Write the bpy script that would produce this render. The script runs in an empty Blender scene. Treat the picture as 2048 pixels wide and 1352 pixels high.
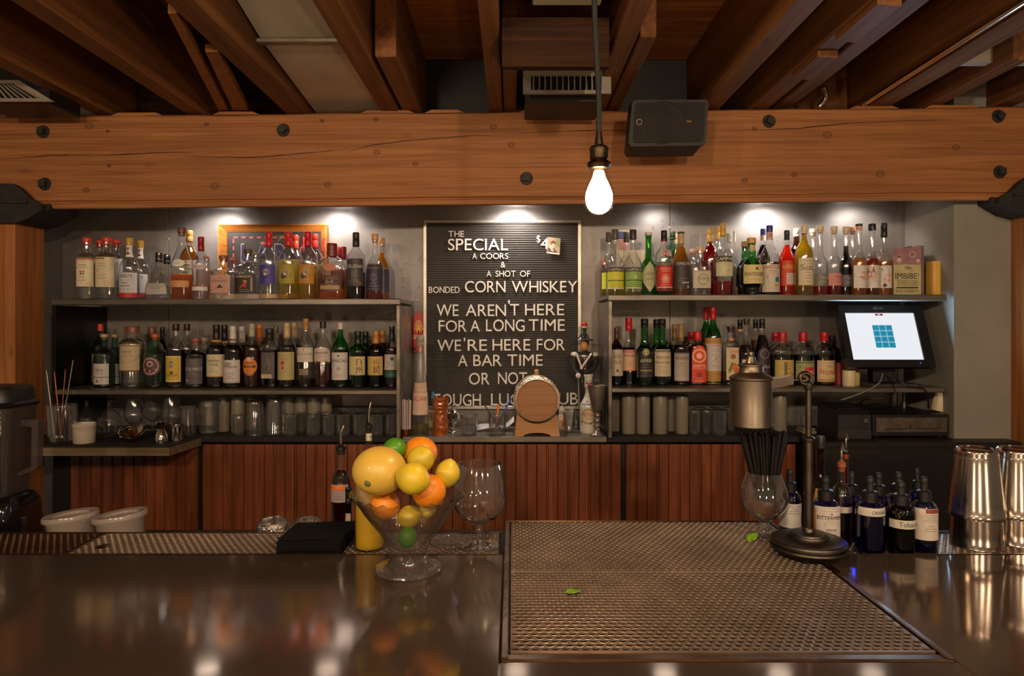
import bpy, math, random
from mathutils import Vector, Matrix
random.seed(7)
C = bpy.context.scene
COL = C.collection
# ------------------------------------------------------------------ camera, world, light, exposure
F = 1365.0; EYE = 1.58; HOR = 647.0; CX = 1024.0
cam_d = bpy.data.cameras.new('camera'); cam = bpy.data.objects.new('camera', cam_d); COL.objects.link(cam)
cam.location = (0, 0, EYE); cam.rotation_euler = (math.pi/2, 0, 0)
cam_d.sensor_width = 36.0; cam_d.lens = 36.0*F/2048.0; cam_d.shift_y = -(676.0-HOR)/2048.0
cam_d.clip_start = 0.05
C.camera = cam
C.view_settings.view_transform = 'Standard'; C.view_settings.look = 'None'
C.view_settings.exposure = 2.25; C.view_settings.gamma = 1.0; C.view_settings.use_curve_mapping = False
cy = C.cycles
cy.use_denoising = True; cy.max_bounces = 10; cy.diffuse_bounces = 3; cy.glossy_bounces = 4
cy.transmission_bounces = 8; cy.transparent_max_bounces = 40; cy.sample_clamp_indirect = 3.0
cy.caustics_reflective = False; cy.caustics_refractive = False
w = bpy.data.worlds.new('world'); C.world = w; w.use_nodes = True
w.node_tree.nodes['Background'].inputs[0].default_value = (1.0, 0.72, 0.5, 1)
w.node_tree.nodes['Background'].inputs[1].default_value = 0.030

def lamp(name, kind, loc, power, col, radius=0.05, rot=None, spot=None, blend=0.5):
    d = bpy.data.lights.new(name, kind); d.energy = power; d.color = col
    if kind != 'SUN': d.shadow_soft_size = radius
    if kind == 'SPOT': d.spot_size = spot; d.spot_blend = blend
    o = bpy.data.objects.new(name, d); COL.objects.link(o); o.location = loc
    if rot: o.rotation_euler = rot
    return o
WARM = (1.0, 0.76, 0.52)
# fill spots added out of view to light the back bar from the front
for x, y, z, p, tx in ((-1.7, -0.5, 2.32, 11, -1.3), (-0.6, -0.9, 2.32, 20, -0.4), (0.7, -0.9, 2.32, 21, 0.6), (1.9, -0.5, 2.32, 9, 1.5)):
    d = Vector((tx, 2.9, 1.75))-Vector((x, y, z))
    lamp('fill_spot', 'SPOT', (x, y, z), p, WARM, 0.05, d.to_track_quat('-Z', 'Y').to_euler(), math.radians(105), .7)
# low fill lights added out of view to brighten the underside of the joists
for x in (-1.4, 0.2, 1.6):
    lamp('room_fill_light', 'POINT', (x, -0.9, 1.15), 3.6, (1.0, 0.66, 0.38), 0.06)

# ------------------------------------------------------------------ helpers
def px(x, D): return (x-CX)*D/F
def pz(y, D): return EYE-(y-HOR)*D/F
def pw(w_, D): return w_*D/F
def s2l(c):
    c = c/255.0
    return c/12.92 if c <= 0.04045 else ((c+0.055)/1.055)**2.4
def rgb(c): return (s2l(c[0]), s2l(c[1]), s2l(c[2]), 1.0)

def link(o, parent=None):
    COL.objects.link(o)
    if parent is not None: o.parent = parent
    return o
def tag(o, label=None, cat=None, group=None, kind=None):
    if label: o['label'] = label
    if cat: o['category'] = cat
    if group: o['group'] = group
    if kind: o['kind'] = kind
    return o
def thing(name, label, cat, loc=(0, 0, 0), rot=(0, 0, 0), group=None):
    o = bpy.data.objects.new(name, None); o.empty_display_size = 0.02
    o.location = loc; o.rotation_euler = rot
    link(o); return tag(o, label, cat, group)

class MB:
    """collects faces and builds them as one mesh object"""
    def __init__(s): s.v = []; s.f = []; s.m = []; s.sm = []
    def add(s, vs, fs, mi=0, smooth=True):
        b = len(s.v); s.v += [tuple(v) for v in vs]
        for f in fs:
            s.f.append([i+b for i in f]); s.m.append(mi); s.sm.append(smooth)
        return s
    def box(s, x0, x1, y0, y1, z0, z1, mi=0, bev=0.0):
        if bev > 0:
            # chamfered box: three nested rings
            b = min(bev, (x1-x0)*.45, (y1-y0)*.45, (z1-z0)*.45)
            def ring(ix, iy, z): return [(x0+ix, y0, z), (x1-ix, y0, z), (x1, y0+iy, z), (x1, y1-iy, z), (x1-ix, y1, z), (x0+ix, y1, z), (x0, y1-iy, z), (x0, y0+iy, z)]
            def ring2(z): return [(x0+b, y0+b, z)]*0
            rs = []
            for z, ins in ((z0, b), (z0+b, 0), (z1-b, 0), (z1, b)):
                X0, X1, Y0, Y1 = x0+ins, x1-ins, y0+ins, y1-ins
                c = b*0.6
                rs.append([(X0+c, Y0, z), (X1-c, Y0, z), (X1, Y0+c, z), (X1, Y1-c, z), (X1-c, Y1, z), (X0+c, Y1, z), (X0, Y1-c, z), (X0, Y0+c, z)])
            s.loft(rs, mi=mi, cap=True, smooth=False); return s
        v = [(x0, y0, z0), (x1, y0, z0), (x1, y1, z0), (x0, y1, z0), (x0, y0, z1), (x1, y0, z1), (x1, y1, z1), (x0, y1, z1)]
        s.add(v, [(0, 3, 2, 1), (4, 5, 6, 7), (0, 1, 5, 4), (1, 2, 6, 5), (2, 3, 7, 6), (3, 0, 4, 7)], mi, False); return s
    def loft(s, rings, mi=0, cap=True, closed=True, smooth=True):
        n = len(rings[0]); vs = [p for r in rings for p in r]; fs = []
        for i in range(len(rings)-1):
            for j in range(n if closed else n-1):
                k = (j+1) % n
                fs.append((i*n+j, i*n+k, (i+1)*n+k, (i+1)*n+j))
        if cap:
            fs.append(tuple(range(n-1, -1, -1))); fs.append(tuple((len(rings)-1)*n+j for j in range(n)))
        return s.add(vs, fs, mi, smooth)
    def lathe(s, prof, c=(0, 0, 0), n=32, mi=0, cap=False, smooth=True):
        rings = [[(c[0]+r*math.cos(2*math.pi*j/n), c[1]+r*math.sin(2*math.pi*j/n), c[2]+z) for j in range(n)] for r, z in prof]
        return s.loft(rings, mi, cap, True, smooth)
    def cyl(s, x, y, z0, z1, r, n=24, mi=0, r1=None):
        r1 = r if r1 is None else r1
        e = min(0.0015, r*.2, (z1-z0)*.3)
        s.lathe([(r-e, z0), (r, z0+e), (r1, z1-e), (r1-e, z1)], (x, y, 0), n, mi, True); return s
    def tube(s, pts, r, n=10, mi=0, cap=True):
        pts = [Vector(p) for p in pts]; rings = []
        rr = r if isinstance(r, (list, tuple)) else [r]*len(pts)
        up = Vector((0, 0, 1))
        prev = None
        for i, p in enumerate(pts):
            t = (pts[min(i+1, len(pts)-1)]-pts[max(i-1, 0)]).normalized()
            if prev is None:
                a = t.cross(up)
                if a.length < 1e-3: a = t.cross(Vector((1, 0, 0)))
                a.normalize()
            else:
                a = (prev - t*prev.dot(t)); a.normalize()
            prev = a; b = t.cross(a)
            rings.append([tuple(p+(a*math.cos(2*math.pi*j/n)+b*math.sin(2*math.pi*j/n))*rr[i]) for j in range(n)])
        return s.loft(rings, mi, cap)
    def ball(s, c, r, n=20, mi=0, sq=(1, 1, 1)):
        prof = []
        m = max(6, n//2)
        vs = []; rings = []
        for i in range(1, m):
            a = -math.pi/2+math.pi*i/m
            rings.append([(c[0]+sq[0]*r*math.cos(a)*math.cos(2*math.pi*j/n), c[1]+sq[1]*r*math.cos(a)*math.sin(2*math.pi*j/n), c[2]+sq[2]*r*math.sin(a)) for j in range(n)])
        b = len(s.v); s.loft(rings, mi, False)
        N = len(s.v); s.v.append((c[0], c[1], c[2]-sq[2]*r)); s.v.append((c[0], c[1], c[2]+sq[2]*r))
        last = b+(len(rings)-1)*n
        for j in range(n):
            k = (j+1) % n
            s.f.append([b+k, b+j, N]); s.f.append([last+j, last+k, N+1]); s.m += [mi, mi]; s.sm += [True, True]
        return s
    def prism(s, poly, a0, a1, axis='y', mi=0):
        """extrude a 2D polygon: axis y -> poly is (x,z); axis z -> (x,y); axis x -> (y,z)"""
        def P(p, a): return {'y': (p[0], a, p[1]), 'z': (p[0], p[1], a), 'x': (a, p[0], p[1])}[axis]
        n = len(poly)
        return s.add([P(p, a0) for p in poly]+[P(p, a1) for p in poly],
                     [tuple(range(n)), tuple(range(2*n-1, n-1, -1))]+[(j, (j+1) % n, n+(j+1) % n, n+j) for j in range(n)], mi, False)
    def quad(s, pts, mi=0): return s.add(pts, [tuple(range(len(pts)))], mi, False)
    def xf(s, M, start=0):
        for i in range(start, len(s.v)): s.v[i] = tuple(M @ Vector(s.v[i]))
        return s
    def build(s, name, mats, parent=None, fix=True, loc=None):
        me = bpy.data.meshes.new(name); me.from_pydata(s.v, [], s.f)
        if not isinstance(mats, (list, tuple)): mats = [mats]
        for m in mats: me.materials.append(m)
        me.polygons.foreach_set('material_index', s.m); me.polygons.foreach_set('use_smooth', s.sm)
        if fix:
            import bmesh
            bm = bmesh.new(); bm.from_mesh(me); bmesh.ops.recalc_face_normals(bm, faces=bm.faces); bm.to_mesh(me); bm.free()
        if any(s.sm): 
            try: me.set_sharp_from_angle(angle=math.radians(42))
            except Exception: pass
        o = bpy.data.objects.new(name, me); link(o, parent)
        if loc: o.location = loc
        return o

def smooth_prof(pts, k=4):
    """monotone-ish subdivision of a profile [(a,b)...] (centripetal catmull with clamped tangents)"""
    out = []
    n = len(pts)
    for i in range(n-1):
        p0 = pts[max(i-1, 0)]; p1 = pts[i]; p2 = pts[i+1]; p3 = pts[min(i+2, n-1)]
        for q in range(k):
            t = q/k; r = []
            for c in (0, 1):
                d0 = p1[c]-p0[c]; d1 = p2[c]-p1[c]; d2 = p3[c]-p2[c]
                m1 = 0 if d0*d1 <= 0 else 2*d0*d1/(d0+d1)
                m2 = 0 if d1*d2 <= 0 else 2*d1*d2/(d1+d2)
                t2, t3 = t*t, t*t*t
                r.append((2*t3-3*t2+1)*p1[c]+(t3-2*t2+t)*m1+(-2*t3+3*t2)*p2[c]+(t3-t2)*m2)
            out.append(tuple(r))
    out.append(tuple(pts[-1])); return out

# ------------------------------------------------------------------ text as mesh (cached)
_TX = {}
def text_geo(s):
    if s in _TX: return _TX[s]
    c = bpy.data.curves.new('t', 'FONT'); c.body = s; c.size = 1.0; c.resolution_u = 5
    o = bpy.data.objects.new('t', c); m = o.to_mesh()
    v = [(p.co.x, p.co.y) for p in m.vertices]; f = [list(p.vertices) for p in m.polygons]
    o.to_mesh_clear(); bpy.data.objects.remove(o); bpy.data.curves.remove(c)
    if not v: v = [(0, 0)]
    x0 = min(p[0] for p in v); x1 = max(p[0] for p in v); y1 = max(p[1] for p in v)
    y0 = min(p[1] for p in v) if len(s) == 1 and s in "白州山崎'" else 0.0
    r = ([((p[0]-x0)/max(x1-x0, 1e-6), (p[1]-y0)/max(y1-y0, 1e-6)) for p in v], f, (x1-x0)/max(y1-y0, 1e-6))
    _TX[s] = r; return r
# ------------------------------------------------------------------ materials
_M = {}
def _new(name):
    m = bpy.data.materials.new(name); m.use_nodes = True
    nt = m.node_tree; b = nt.nodes['Principled BSDF']; return m, nt, b
def N(nt, t, **k):
    n = nt.nodes.new(t)
    for a, v in k.items(): setattr(n, a, v)
    return n
def coords(nt, scale=(1, 1, 1), kind='Object', rnd=True):
    tc = N(nt, 'ShaderNodeTexCoord'); mp = N(nt, 'ShaderNodeMapping'); mp.inputs['Scale'].default_value = scale
    nt.links.new(tc.outputs[kind], mp.inputs['Vector'])
    if rnd:
        oi = N(nt, 'ShaderNodeObjectInfo'); ml = N(nt, 'ShaderNodeMath', operation='MULTIPLY'); ml.inputs[1].default_value = 40
        nt.links.new(oi.outputs['Random'], ml.inputs[0]); cb = N(nt, 'ShaderNodeCombineXYZ')
        for i in range(3): nt.links.new(ml.outputs[0], cb.inputs[i])
        nt.links.new(cb.outputs[0], mp.inputs['Location'])
    return mp.outputs[0]
def noise(nt, vec, scale, detail=4, rough=.5, dist=0.0):
    n = N(nt, 'ShaderNodeTexNoise'); n.inputs['Scale'].default_value = scale; n.inputs['Detail'].default_value = detail
    n.inputs['Roughness'].default_value = rough; n.inputs['Distortion'].default_value = dist
    nt.links.new(vec, n.inputs['Vector']); return n.outputs['Fac']
def ramp(nt, fac, stops):
    r = N(nt, 'ShaderNodeValToRGB'); e = r.color_ramp.elements
    while len(e) < len(stops): e.new(0.5)
    for i, (p, c) in enumerate(stops): e[i].position = p; e[i].color = c
    nt.links.new(fac, r.inputs[0]); return r.outputs[0]
def bump(nt, b, h, strength=.3, dist=.01):
    n = N(nt, 'ShaderNodeBump'); n.inputs['Strength'].default_value = strength; n.inputs['Distance'].default_value = dist
    nt.links.new(h, n.inputs['Height']); nt.links.new(n.outputs[0], b.inputs['Normal'])
def mixc(nt, fac, a, b_, mode='MIX'):
    n = N(nt, 'ShaderNodeMix', data_type='RGBA', blend_type=mode)
    if isinstance(fac, float): n.inputs[0].default_value = fac
    else: nt.links.new(fac, n.inputs[0])
    for i, v in ((6, a), (7, b_)):
        if isinstance(v, tuple): n.inputs[i].default_value = v
        else: nt.links.new(v, n.inputs[i])
    return n.outputs[2]

def plain(col, rough=.5, metal=0.0, var=.08, key=None, sc=30, coat=0.0, bmp=0.0, spec=.5):
    k = ('plain', tuple(col), rough, metal, var, sc, coat, bmp, spec)
    if k in _M: return _M[k]
    m, nt, b = _new(key or 'surface')
    v = coords(nt); f = noise(nt, v, sc)
    c = rgb(col); lo = tuple(x*(1-var*2) for x in c[:3])+(1,); hi = tuple(min(1, x*(1+var*2)) for x in c[:3])+(1,)
    nt.links.new(ramp(nt, f, [(.3, lo), (.7, hi)]), b.inputs['Base Color'])
    b.inputs['Roughness'].default_value = rough; b.inputs['Metallic'].default_value = metal
    b.inputs['Coat Weight'].default_value = coat; b.inputs['Coat Roughness'].default_value = .08
    b.inputs['Specular IOR Level'].default_value = spec
    if bmp: bump(nt, b, f, bmp, .004)
    _M[k] = m; return m

def wood(name, stops, axis='x', grain=26, along=1.1, rough=.6, knots=True, bmp=.35, blot=.25, spec=.3):
    k = ('wood', name)
    if k in _M: return _M[k]
    m, nt, b = _new(name)
    i = 'xyz'.index(axis)
    sc = [grain]*3; sc[i] = along
    v = coords(nt, tuple(sc)); g = noise(nt, v, 1.0, 8, .62, 1.2)
    v2 = coords(nt, (1.6, 1.6, 1.6)); bl = noise(nt, v2, 1.0, 3, .5)
    col = ramp(nt, g, stops)
    darkc = tuple(x*.55 for x in stops[0][1][:3])+(1,)
    fr = N(nt, 'ShaderNodeMapRange'); fr.inputs[1].default_value = .45; fr.inputs[2].default_value = .75; fr.inputs[4].default_value = blot
    nt.links.new(bl, fr.inputs[0]); col = mixc(nt, fr.outputs[0], col, darkc)
    sf = [grain*4]*3; sf[i] = 4.0
    fine = noise(nt, coords(nt, tuple(sf)), 1.0, 3)
    fr2 = N(nt, 'ShaderNodeMapRange'); fr2.inputs[1].default_value = .52; fr2.inputs[2].default_value = .72; fr2.inputs[4].default_value = .35
    nt.links.new(fine, fr2.inputs[0]); col = mixc(nt, fr2.outputs[0], col, darkc)
    if knots:
        ks = [7.0]*3; ks[i] = 2.4
        vo = N(nt, 'ShaderNodeTexVoronoi'); vo.inputs['Scale'].default_value = 1.0
        nt.links.new(coords(nt, tuple(ks)), vo.inputs['Vector'])
        kr = ramp(nt, vo.outputs['Distance'], [(.03, (1, 1, 1, 1)), (.10, (0, 0, 0, 1))])
        kf = N(nt, 'ShaderNodeMath', operation='MULTIPLY'); kf.inputs[1].default_value = .55; nt.links.new(kr, kf.inputs[0])
        col = mixc(nt, kf.outputs[0], col, darkc)
    nt.links.new(col, b.inputs['Base Color']); b.inputs['Roughness'].default_value = rough
    b.inputs['Specular IOR Level'].default_value = spec
    bump(nt, b, g, bmp, .004); _M[k] = m; return m

def metal(name, c1, c2, rough=.3, sc=6, streak=None, bmp=0.02, r2=None, metallic=1.0):
    k = ('metal', name)
    if k in _M: return _M[k]
    m, nt, b = _new(name)
    f = noise(nt, coords(nt, streak or (1, 1, 1)), sc, 6, .6)
    nt.links.new(ramp(nt, f, [(.32, rgb(c1)), (.68, rgb(c2))]), b.inputs['Base Color'])
    b.inputs['Metallic'].default_value = metallic
    f2 = noise(nt, coords(nt, streak or (1, 1, 1)), sc*3.1, 4)
    mr = N(nt, 'ShaderNodeMapRange'); mr.inputs[3].default_value = rough*.8; mr.inputs[4].default_value = r2 or rough*1.25
    nt.links.new(f2, mr.inputs[0]); nt.links.new(mr.outputs[0], b.inputs['Roughness'])
    if bmp: bump(nt, b, f2, bmp, .003)
    _M[k] = m; return m

def thin_glass(name, tint, edge, gloss=1.0, rough=.015, body=0.0, bodycol=None, wob=0.0, wsc=60):
    """thin-walled clear glass: see-through with a Schlick reflection and a darker rim"""
    k = ('tg', name)
    if k in _M: return _M[k]
    m, nt, b = _new(name); nt.nodes.remove(b)
    lw = N(nt, 'ShaderNodeLayerWeight'); lw.inputs['Blend'].default_value = .5
    p5 = N(nt, 'ShaderNodeMath', operation='POWER'); p5.inputs[1].default_value = 4.0; nt.links.new(lw.outputs['Facing'], p5.inputs[0])
    ma = N(nt, 'ShaderNodeMath', operation='MULTIPLY_ADD'); ma.inputs[1].default_value = .8*gloss; ma.inputs[2].default_value = .055*gloss
    nt.links.new(p5.outputs[0], ma.inputs[0])
    p3 = N(nt, 'ShaderNodeMath', operation='POWER'); p3.inputs[1].default_value = 3.0; nt.links.new(lw.outputs['Facing'], p3.inputs[0])
    tr = N(nt, 'ShaderNodeBsdfTransparent'); nt.links.new(mixc(nt, p3.outputs[0], tint, edge), tr.inputs[0])
    gl = N(nt, 'ShaderNodeBsdfGlossy'); gl.inputs['Roughness'].default_value = rough
    mx = N(nt, 'ShaderNodeMixShader'); nt.links.new(ma.outputs[0], mx.inputs[0])
    src = tr
    if body > 0:
        df = N(nt, 'ShaderNodeBsdfDiffuse'); df.inputs[0].default_value = bodycol
        tl = N(nt, 'ShaderNodeBsdfTranslucent'); tl.inputs[0].default_value = bodycol
        ad = N(nt, 'ShaderNodeMixShader'); nt.links.new(df.outputs[0], ad.inputs[1]); nt.links.new(tl.outputs[0], ad.inputs[2])
        m2 = N(nt, 'ShaderNodeMixShader'); m2.inputs[0].default_value = body
        nt.links.new(tr.outputs[0], m2.inputs[1]); nt.links.new(ad.outputs[0], m2.inputs[2]); src = m2
    if wob:
        f = noise(nt, coords(nt, (1, 1, 1)), wsc, 2)
        bn = N(nt, 'ShaderNodeBump'); bn.inputs['Strength'].default_value = wob; bn.inputs['Distance'].default_value = .004
        nt.links.new(f, bn.inputs['Height']); nt.links.new(bn.outputs[0], gl.inputs['Normal'])
    nt.links.new(src.outputs[0], mx.inputs[1]); nt.links.new(gl.outputs[0], mx.inputs[2])
    nt.links.new(mx.outputs[0], nt.nodes['Material Output'].inputs[0]); _M[k] = m; return m

def liquid(name, col, body=.3, clear=.45):
    """a filled, refracting tinted liquid"""
    k = ('liq', name)
    if k in _M: return _M[k]
    m, nt, b = _new(name); nt.nodes.remove(b)
    g = N(nt, 'ShaderNodeBsdfRefraction'); g.inputs['Color'].default_value = rgb(col); g.inputs['IOR'].default_value = 1.33
    g.inputs['Roughness'].default_value = 0.0
    t = N(nt, 'ShaderNodeBsdfTranslucent'); t.inputs[0].default_value = rgb(col)
    d = N(nt, 'ShaderNodeBsdfTransparent'); d.inputs[0].default_value = rgb(col)
    m1 = N(nt, 'ShaderNodeMixShader'); m1.inputs[0].default_value = clear; nt.links.new(g.outputs[0], m1.inputs[1]); nt.links.new(d.outputs[0], m1.inputs[2])
    m2 = N(nt, 'ShaderNodeMixShader'); m2.inputs[0].default_value = body; nt.links.new(m1.outputs[0], m2.inputs[1]); nt.links.new(t.outputs[0], m2.inputs[2])
    nt.links.new(m2.outputs[0], nt.nodes['Material Output'].inputs[0]); _M[k] = m; return m

def glow(name, col, s):
    k = ('glow', name)
    if k in _M: return _M[k]
    m, nt, b = _new(name); b.inputs['Base Color'].default_value = (0, 0, 0, 1)
    b.inputs['Emission Color'].default_value = rgb(col); b.inputs['Emission Strength'].default_value = s
    _M[k] = m; return m

def cell(r, g, b_): return rgb((r, g, b_))
W_BEAM = wood('beam_fir', [(.25, cell(122, 74, 40)), (.5, cell(156, 100, 56)), (.75, cell(178, 120, 72))], 'x', 38, .9)
W_POST = wood('post_fir', [(.25, cell(124, 74, 36)), (.5, cell(160, 100, 52)), (.75, cell(182, 120, 68))], 'z', 22, .9)
W_JOIST = wood('joist_fir', [(.25, cell(88, 52, 26)), (.5, cell(124, 78, 42)), (.75, cell(150, 100, 58))], 'y', 22, .9)
W_PLANK = wood('ceiling_board_fir', [(.25, cell(124, 70, 30)), (.5, cell(166, 100, 48)), (.75, cell(190, 122, 64))], 'x', 12, .7)
W_BEAD = wood('stained_beadboard', [(.25, cell(80, 38, 20)), (.5, cell(124, 64, 35)), (.75, cell(154, 86, 50))], 'z', 15, 1.4, rough=.38, spec=.5)
W_DARK = wood('dark_plywood', [(.25, cell(34, 18, 9)), (.5, cell(52, 30, 16)), (.75, cell(70, 44, 25))], 'x', 26, 1.0, spec=.1)
W_BARREL = wood('barrel_oak', [(.25, cell(150, 104, 66)), (.5, cell(176, 126, 84)), (.75, cell(192, 144, 100))], 'x', 16, 1.0, rough=.5, blot=.1, knots=False)
W_STAND = wood('stand_pine', [(.25, cell(160, 112, 70)), (.5, cell(186, 136, 90)), (.75, cell(200, 152, 106))], 'x', 16, 1.0, rough=.5, blot=.1)
W_FRAME = wood('frame_oak', [(.25, cell(148, 84, 30)), (.5, cell(186, 116, 50)), (.75, cell(208, 142, 74))], 'x', 30, 1.5, rough=.45, knots=False, blot=.1)
W_EDGE = wood('counter_edge_ply', [(.25, cell(96, 80, 58)), (.5, cell(122, 104, 78)), (.75, cell(142, 122, 94))], 'x', 20, 1.0, blot=.2)
STEEL_WALL = metal('blackened_steel_sheet', (100, 94, 91), (146, 138, 133), .42, 2.0, (1, 1, .7), .03, .5, .35)
_nt = STEEL_WALL.node_tree; _b = _nt.nodes['Principled BSDF']; _src = _b.inputs['Base Color'].links[0].from_socket
_sp = noise(_nt, coords(_nt, (1, 1, 1), rnd=False), 38, 6, .7); _pt = noise(_nt, coords(_nt, (1, 1, 1), rnd=False), 3.2, 3)
_mm = N(_nt, 'ShaderNodeMath', operation='MULTIPLY'); _nt.links.new(ramp(_nt, _sp, [(.56, (0, 0, 0, 1)), (.68, (1, 1, 1, 1))]), _mm.inputs[0]); _nt.links.new(ramp(_nt, _pt, [(.5, (0, 0, 0, 1)), (.66, (.8, .8, .8, 1))]), _mm.inputs[1])
_nt.links.new(mixc(_nt, _mm.outputs[0], _src, rgb((62, 56, 54))), _b.inputs['Base Color'])
STEEL_SHELF = metal('mill_scale_steel', (86, 80, 73), (140, 130, 118), .3, 5, (.5, 3, 3), .02, .42, .65)
STEEL_BAR = metal('patinated_bar_top_metal', (112, 96, 84), (116, 98, 84), .085, 3.5, (1, 1, 1), .003, .12, .7)
STEEL_EDGE = metal('worn_brown_steel', (120, 98, 80), (150, 126, 106), .26, 8, (1, 1, 1), .01)
STEEL_MAT = metal('perforated_steel', (140, 122, 106), (170, 150, 132), .42, 9, (1, 1, 1), .0, .5, .85)
CHROME = metal('polished_steel', (205, 200, 192), (225, 220, 212), .12, 12, (1, 1, 6), .0)
TIN = metal('scratched_tin', (170, 160, 150), (215, 205, 194), .17, 9, (1, 1, .3), .01)
PEWTER = metal('dull_pewter', (110, 98, 88), (150, 136, 124), .38, 14, (1, 1, 1), .02, .5, .7)
GUN = metal('gunmetal', (70, 64, 59), (98, 90, 82), .4, 14, (1, 1, 1), .01)
BRASS = metal('aged_brass', (120, 92, 50), (160, 128, 76), .3, 20)
COPPER = metal('copper', (150, 84, 56), (180, 108, 76), .34, 20)
GALV = metal('galvanised_duct', (196, 184, 160), (218, 206, 184), .5, 5, (1, 1, 1), .02, .6, .25)
IRON = plain((44, 40, 37), .62, .3, .12, 'cast_iron', 30, bmp=.3)
BLACK = plain((20, 18, 17), .45, 0, .1, 'black_plastic')
BLACKMAT = plain((24, 21, 19), .8, 0, .15, 'black_bar_mat', 120, bmp=.4)
BLACKGLOSS = plain((16, 15, 15), .12, 0, .05, 'black_gloss', coat=.4)
G_CLEAR = thin_glass('clear_glass', (.98, .985, .98, 1), (.60, .62, .60, 1), 2.3, .045)
G_WARE = thin_glass('glassware', (.985, .985, .985, 1), (.64, .64, .63, 1), 2.4, .035, .03, (.8, .78, .74, 1))
G_RIB = thin_glass('ribbed_glass', (.95, .95, .95, 1), (.62, .62, .62, 1), 3.6, .04, .07, (.8, .78, .74, 1))
G_CUT = thin_glass('pressed_glass', (.975, .975, .965, 1), (.66, .65, .62, 1), 1.8, .03, .03, (.8, .78, .74, 1), wob=.4, wsc=90)
G_GREEN = thin_glass('green_glass', (.16, .56, .16, 1), (.03, .2, .05, 1), 1.6, body=.08, bodycol=rgb((20, 110, 40)))
G_PALEGREEN = thin_glass('pale_green_glass', (.55, .80, .60, 1), (.12, .34, .18, 1), 1.5)
G_TEAL = thin_glass('teal_glass', (.42, .66, .62, 1), (.08, .24, .24, 1), 1.5)
G_BROWN = thin_glass('brown_glass', (.42, .19, .06, 1), (.08, .03, .015, 1), 1.5)
G_DARK = thin_glass('dark_glass', (.10, .06, .04, 1), (.02, .015, .01, 1), 1.4)
G_BLUE = thin_glass('cobalt_glass', (.20, .25, 1.0, 1), (.04, .05, .5, 1), 1.8, .03, body=.06, bodycol=rgb((24, 30, 150)))
G_FROST = thin_glass('frosted_glass', (.8, .8, .78, 1), (.5, .5, .5, 1), 1.0, .2, .72, rgb((196, 184, 166)))
G_SMOKE = thin_glass('smoky_plastic', (.52, .50, .50, 1), (.22, .2, .2, 1), 1.0, .08, .25, rgb((150, 140, 136)))
G_DELI = thin_glass('translucent_plastic', (.85, .82, .8, 1), (.6, .56, .54, 1), .9, .2, .6, rgb((232, 216, 206)))
G_LID = thin_glass('clear_plastic_lid', (.86, .84, .80, 1), (.6, .58, .55, 1), 1.2, .12, .25, rgb((190, 170, 150)))
GLASSES = dict(rib=thin_glass('fluted_glass', (.97, .97, .95, 1), (.68, .68, .64, 1), 2.6, .02, .05, (.8, .78, .74, 1), .5, 120), clear=G_CLEAR, green=G_GREEN, pale=G_PALEGREEN, teal=G_TEAL, brown=G_BROWN, dark=G_DARK, blue=G_BLUE)
LIQ = dict(water=liquid('clear_spirit', (250, 251, 250), .07, .85), amber=liquid('amber_spirit', (250, 192, 96)), orange=liquid('orange_spirit', (250, 168, 70), .35),
           gold=liquid('golden_liqueur', (240, 208, 70), .35), pale=liquid('pale_gold_spirit', (248, 230, 160), .2, .7), red=liquid('red_bitter', (224, 50, 34), .35),
           aperol=liquid('orange_red_bitter', (250, 92, 40), .4), dark=liquid('dark_amaro', (46, 18, 10), .2), whisky=liquid('brown_whisky', (156, 78, 34), .25),
           rust=liquid('rust_whisky', (214, 122, 52), .3), yellow=liquid('yellow_green_liqueur', (232, 226, 90), .3), black=liquid('black_rum', (22, 12, 8), .15), juice=None)
# ------------------------------------------------------------------ the room
def struct(name, mb, m, label=None, cat=None, group=None):
    o = mb.build(name, m); o['kind'] = 'structure'
    if label: tag(o, label, cat, group)
    return o
ZW = 3.22      # back wall
ZC = 1.10      # back counter height
ZB = 1.07      # bar top height
struct('floor', MB().box(-3.2, 3.2, -3.0, 3.6, -.05, 0), plain((52, 40, 32), .5, 0, .1, 'dark_floor', 3))
# steel sheet wall in three sheets, a hair apart
wl = MB()
for a, b in ((-2.6, px(337, ZW)-.0012), (px(337, ZW)+.0012, px(1340, ZW)-.0012), (px(1340, ZW)+.0012, 1.842)):
    wl.box(a, b, ZW, ZW+.012, .0, 2.8, bev=.001)
wl.box(-2.6, 1.9, ZW+.012, ZW+.08, 0, 2.8, mi=1)
wall = struct('wall_back', wl, [STEEL_WALL, IRON])
rv = []
for x, y in ((337, 478), (836, 473), (836, 601), (337, 600), (1340, 455), (203, 640)):
    b = MB(); b.ball((px(x, ZW), ZW, pz(y, ZW)), .006, 12, 0, (1, .5, 1)); o = b.build('rivet', plain((180, 172, 164), .4, .6), wall)
struct('wall_right', MB().box(1.845, 2.25, 2.85, 3.4, 0, 2.8), plain((140, 134, 124), .75, 0, .06, 'grey_paint', 4, bmp=.05))
tr = MB(); tr.box(1.815, 1.843, ZW-.012, ZW, .9, 2.6)
struct('trim_1', tr, STEEL_WALL)
# ceiling boards run across the joists
cb = MB(); y = -2.2
while y < 3.4:
    cb.box(-3.2, 3.2, y+.002, y+.128, 2.745, 2.77); y += .13
cb.box(-3.2, 3.2, -2.2, 3.4, 2.77, 2.78)
struct('ceiling', cb, W_PLANK)

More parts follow.
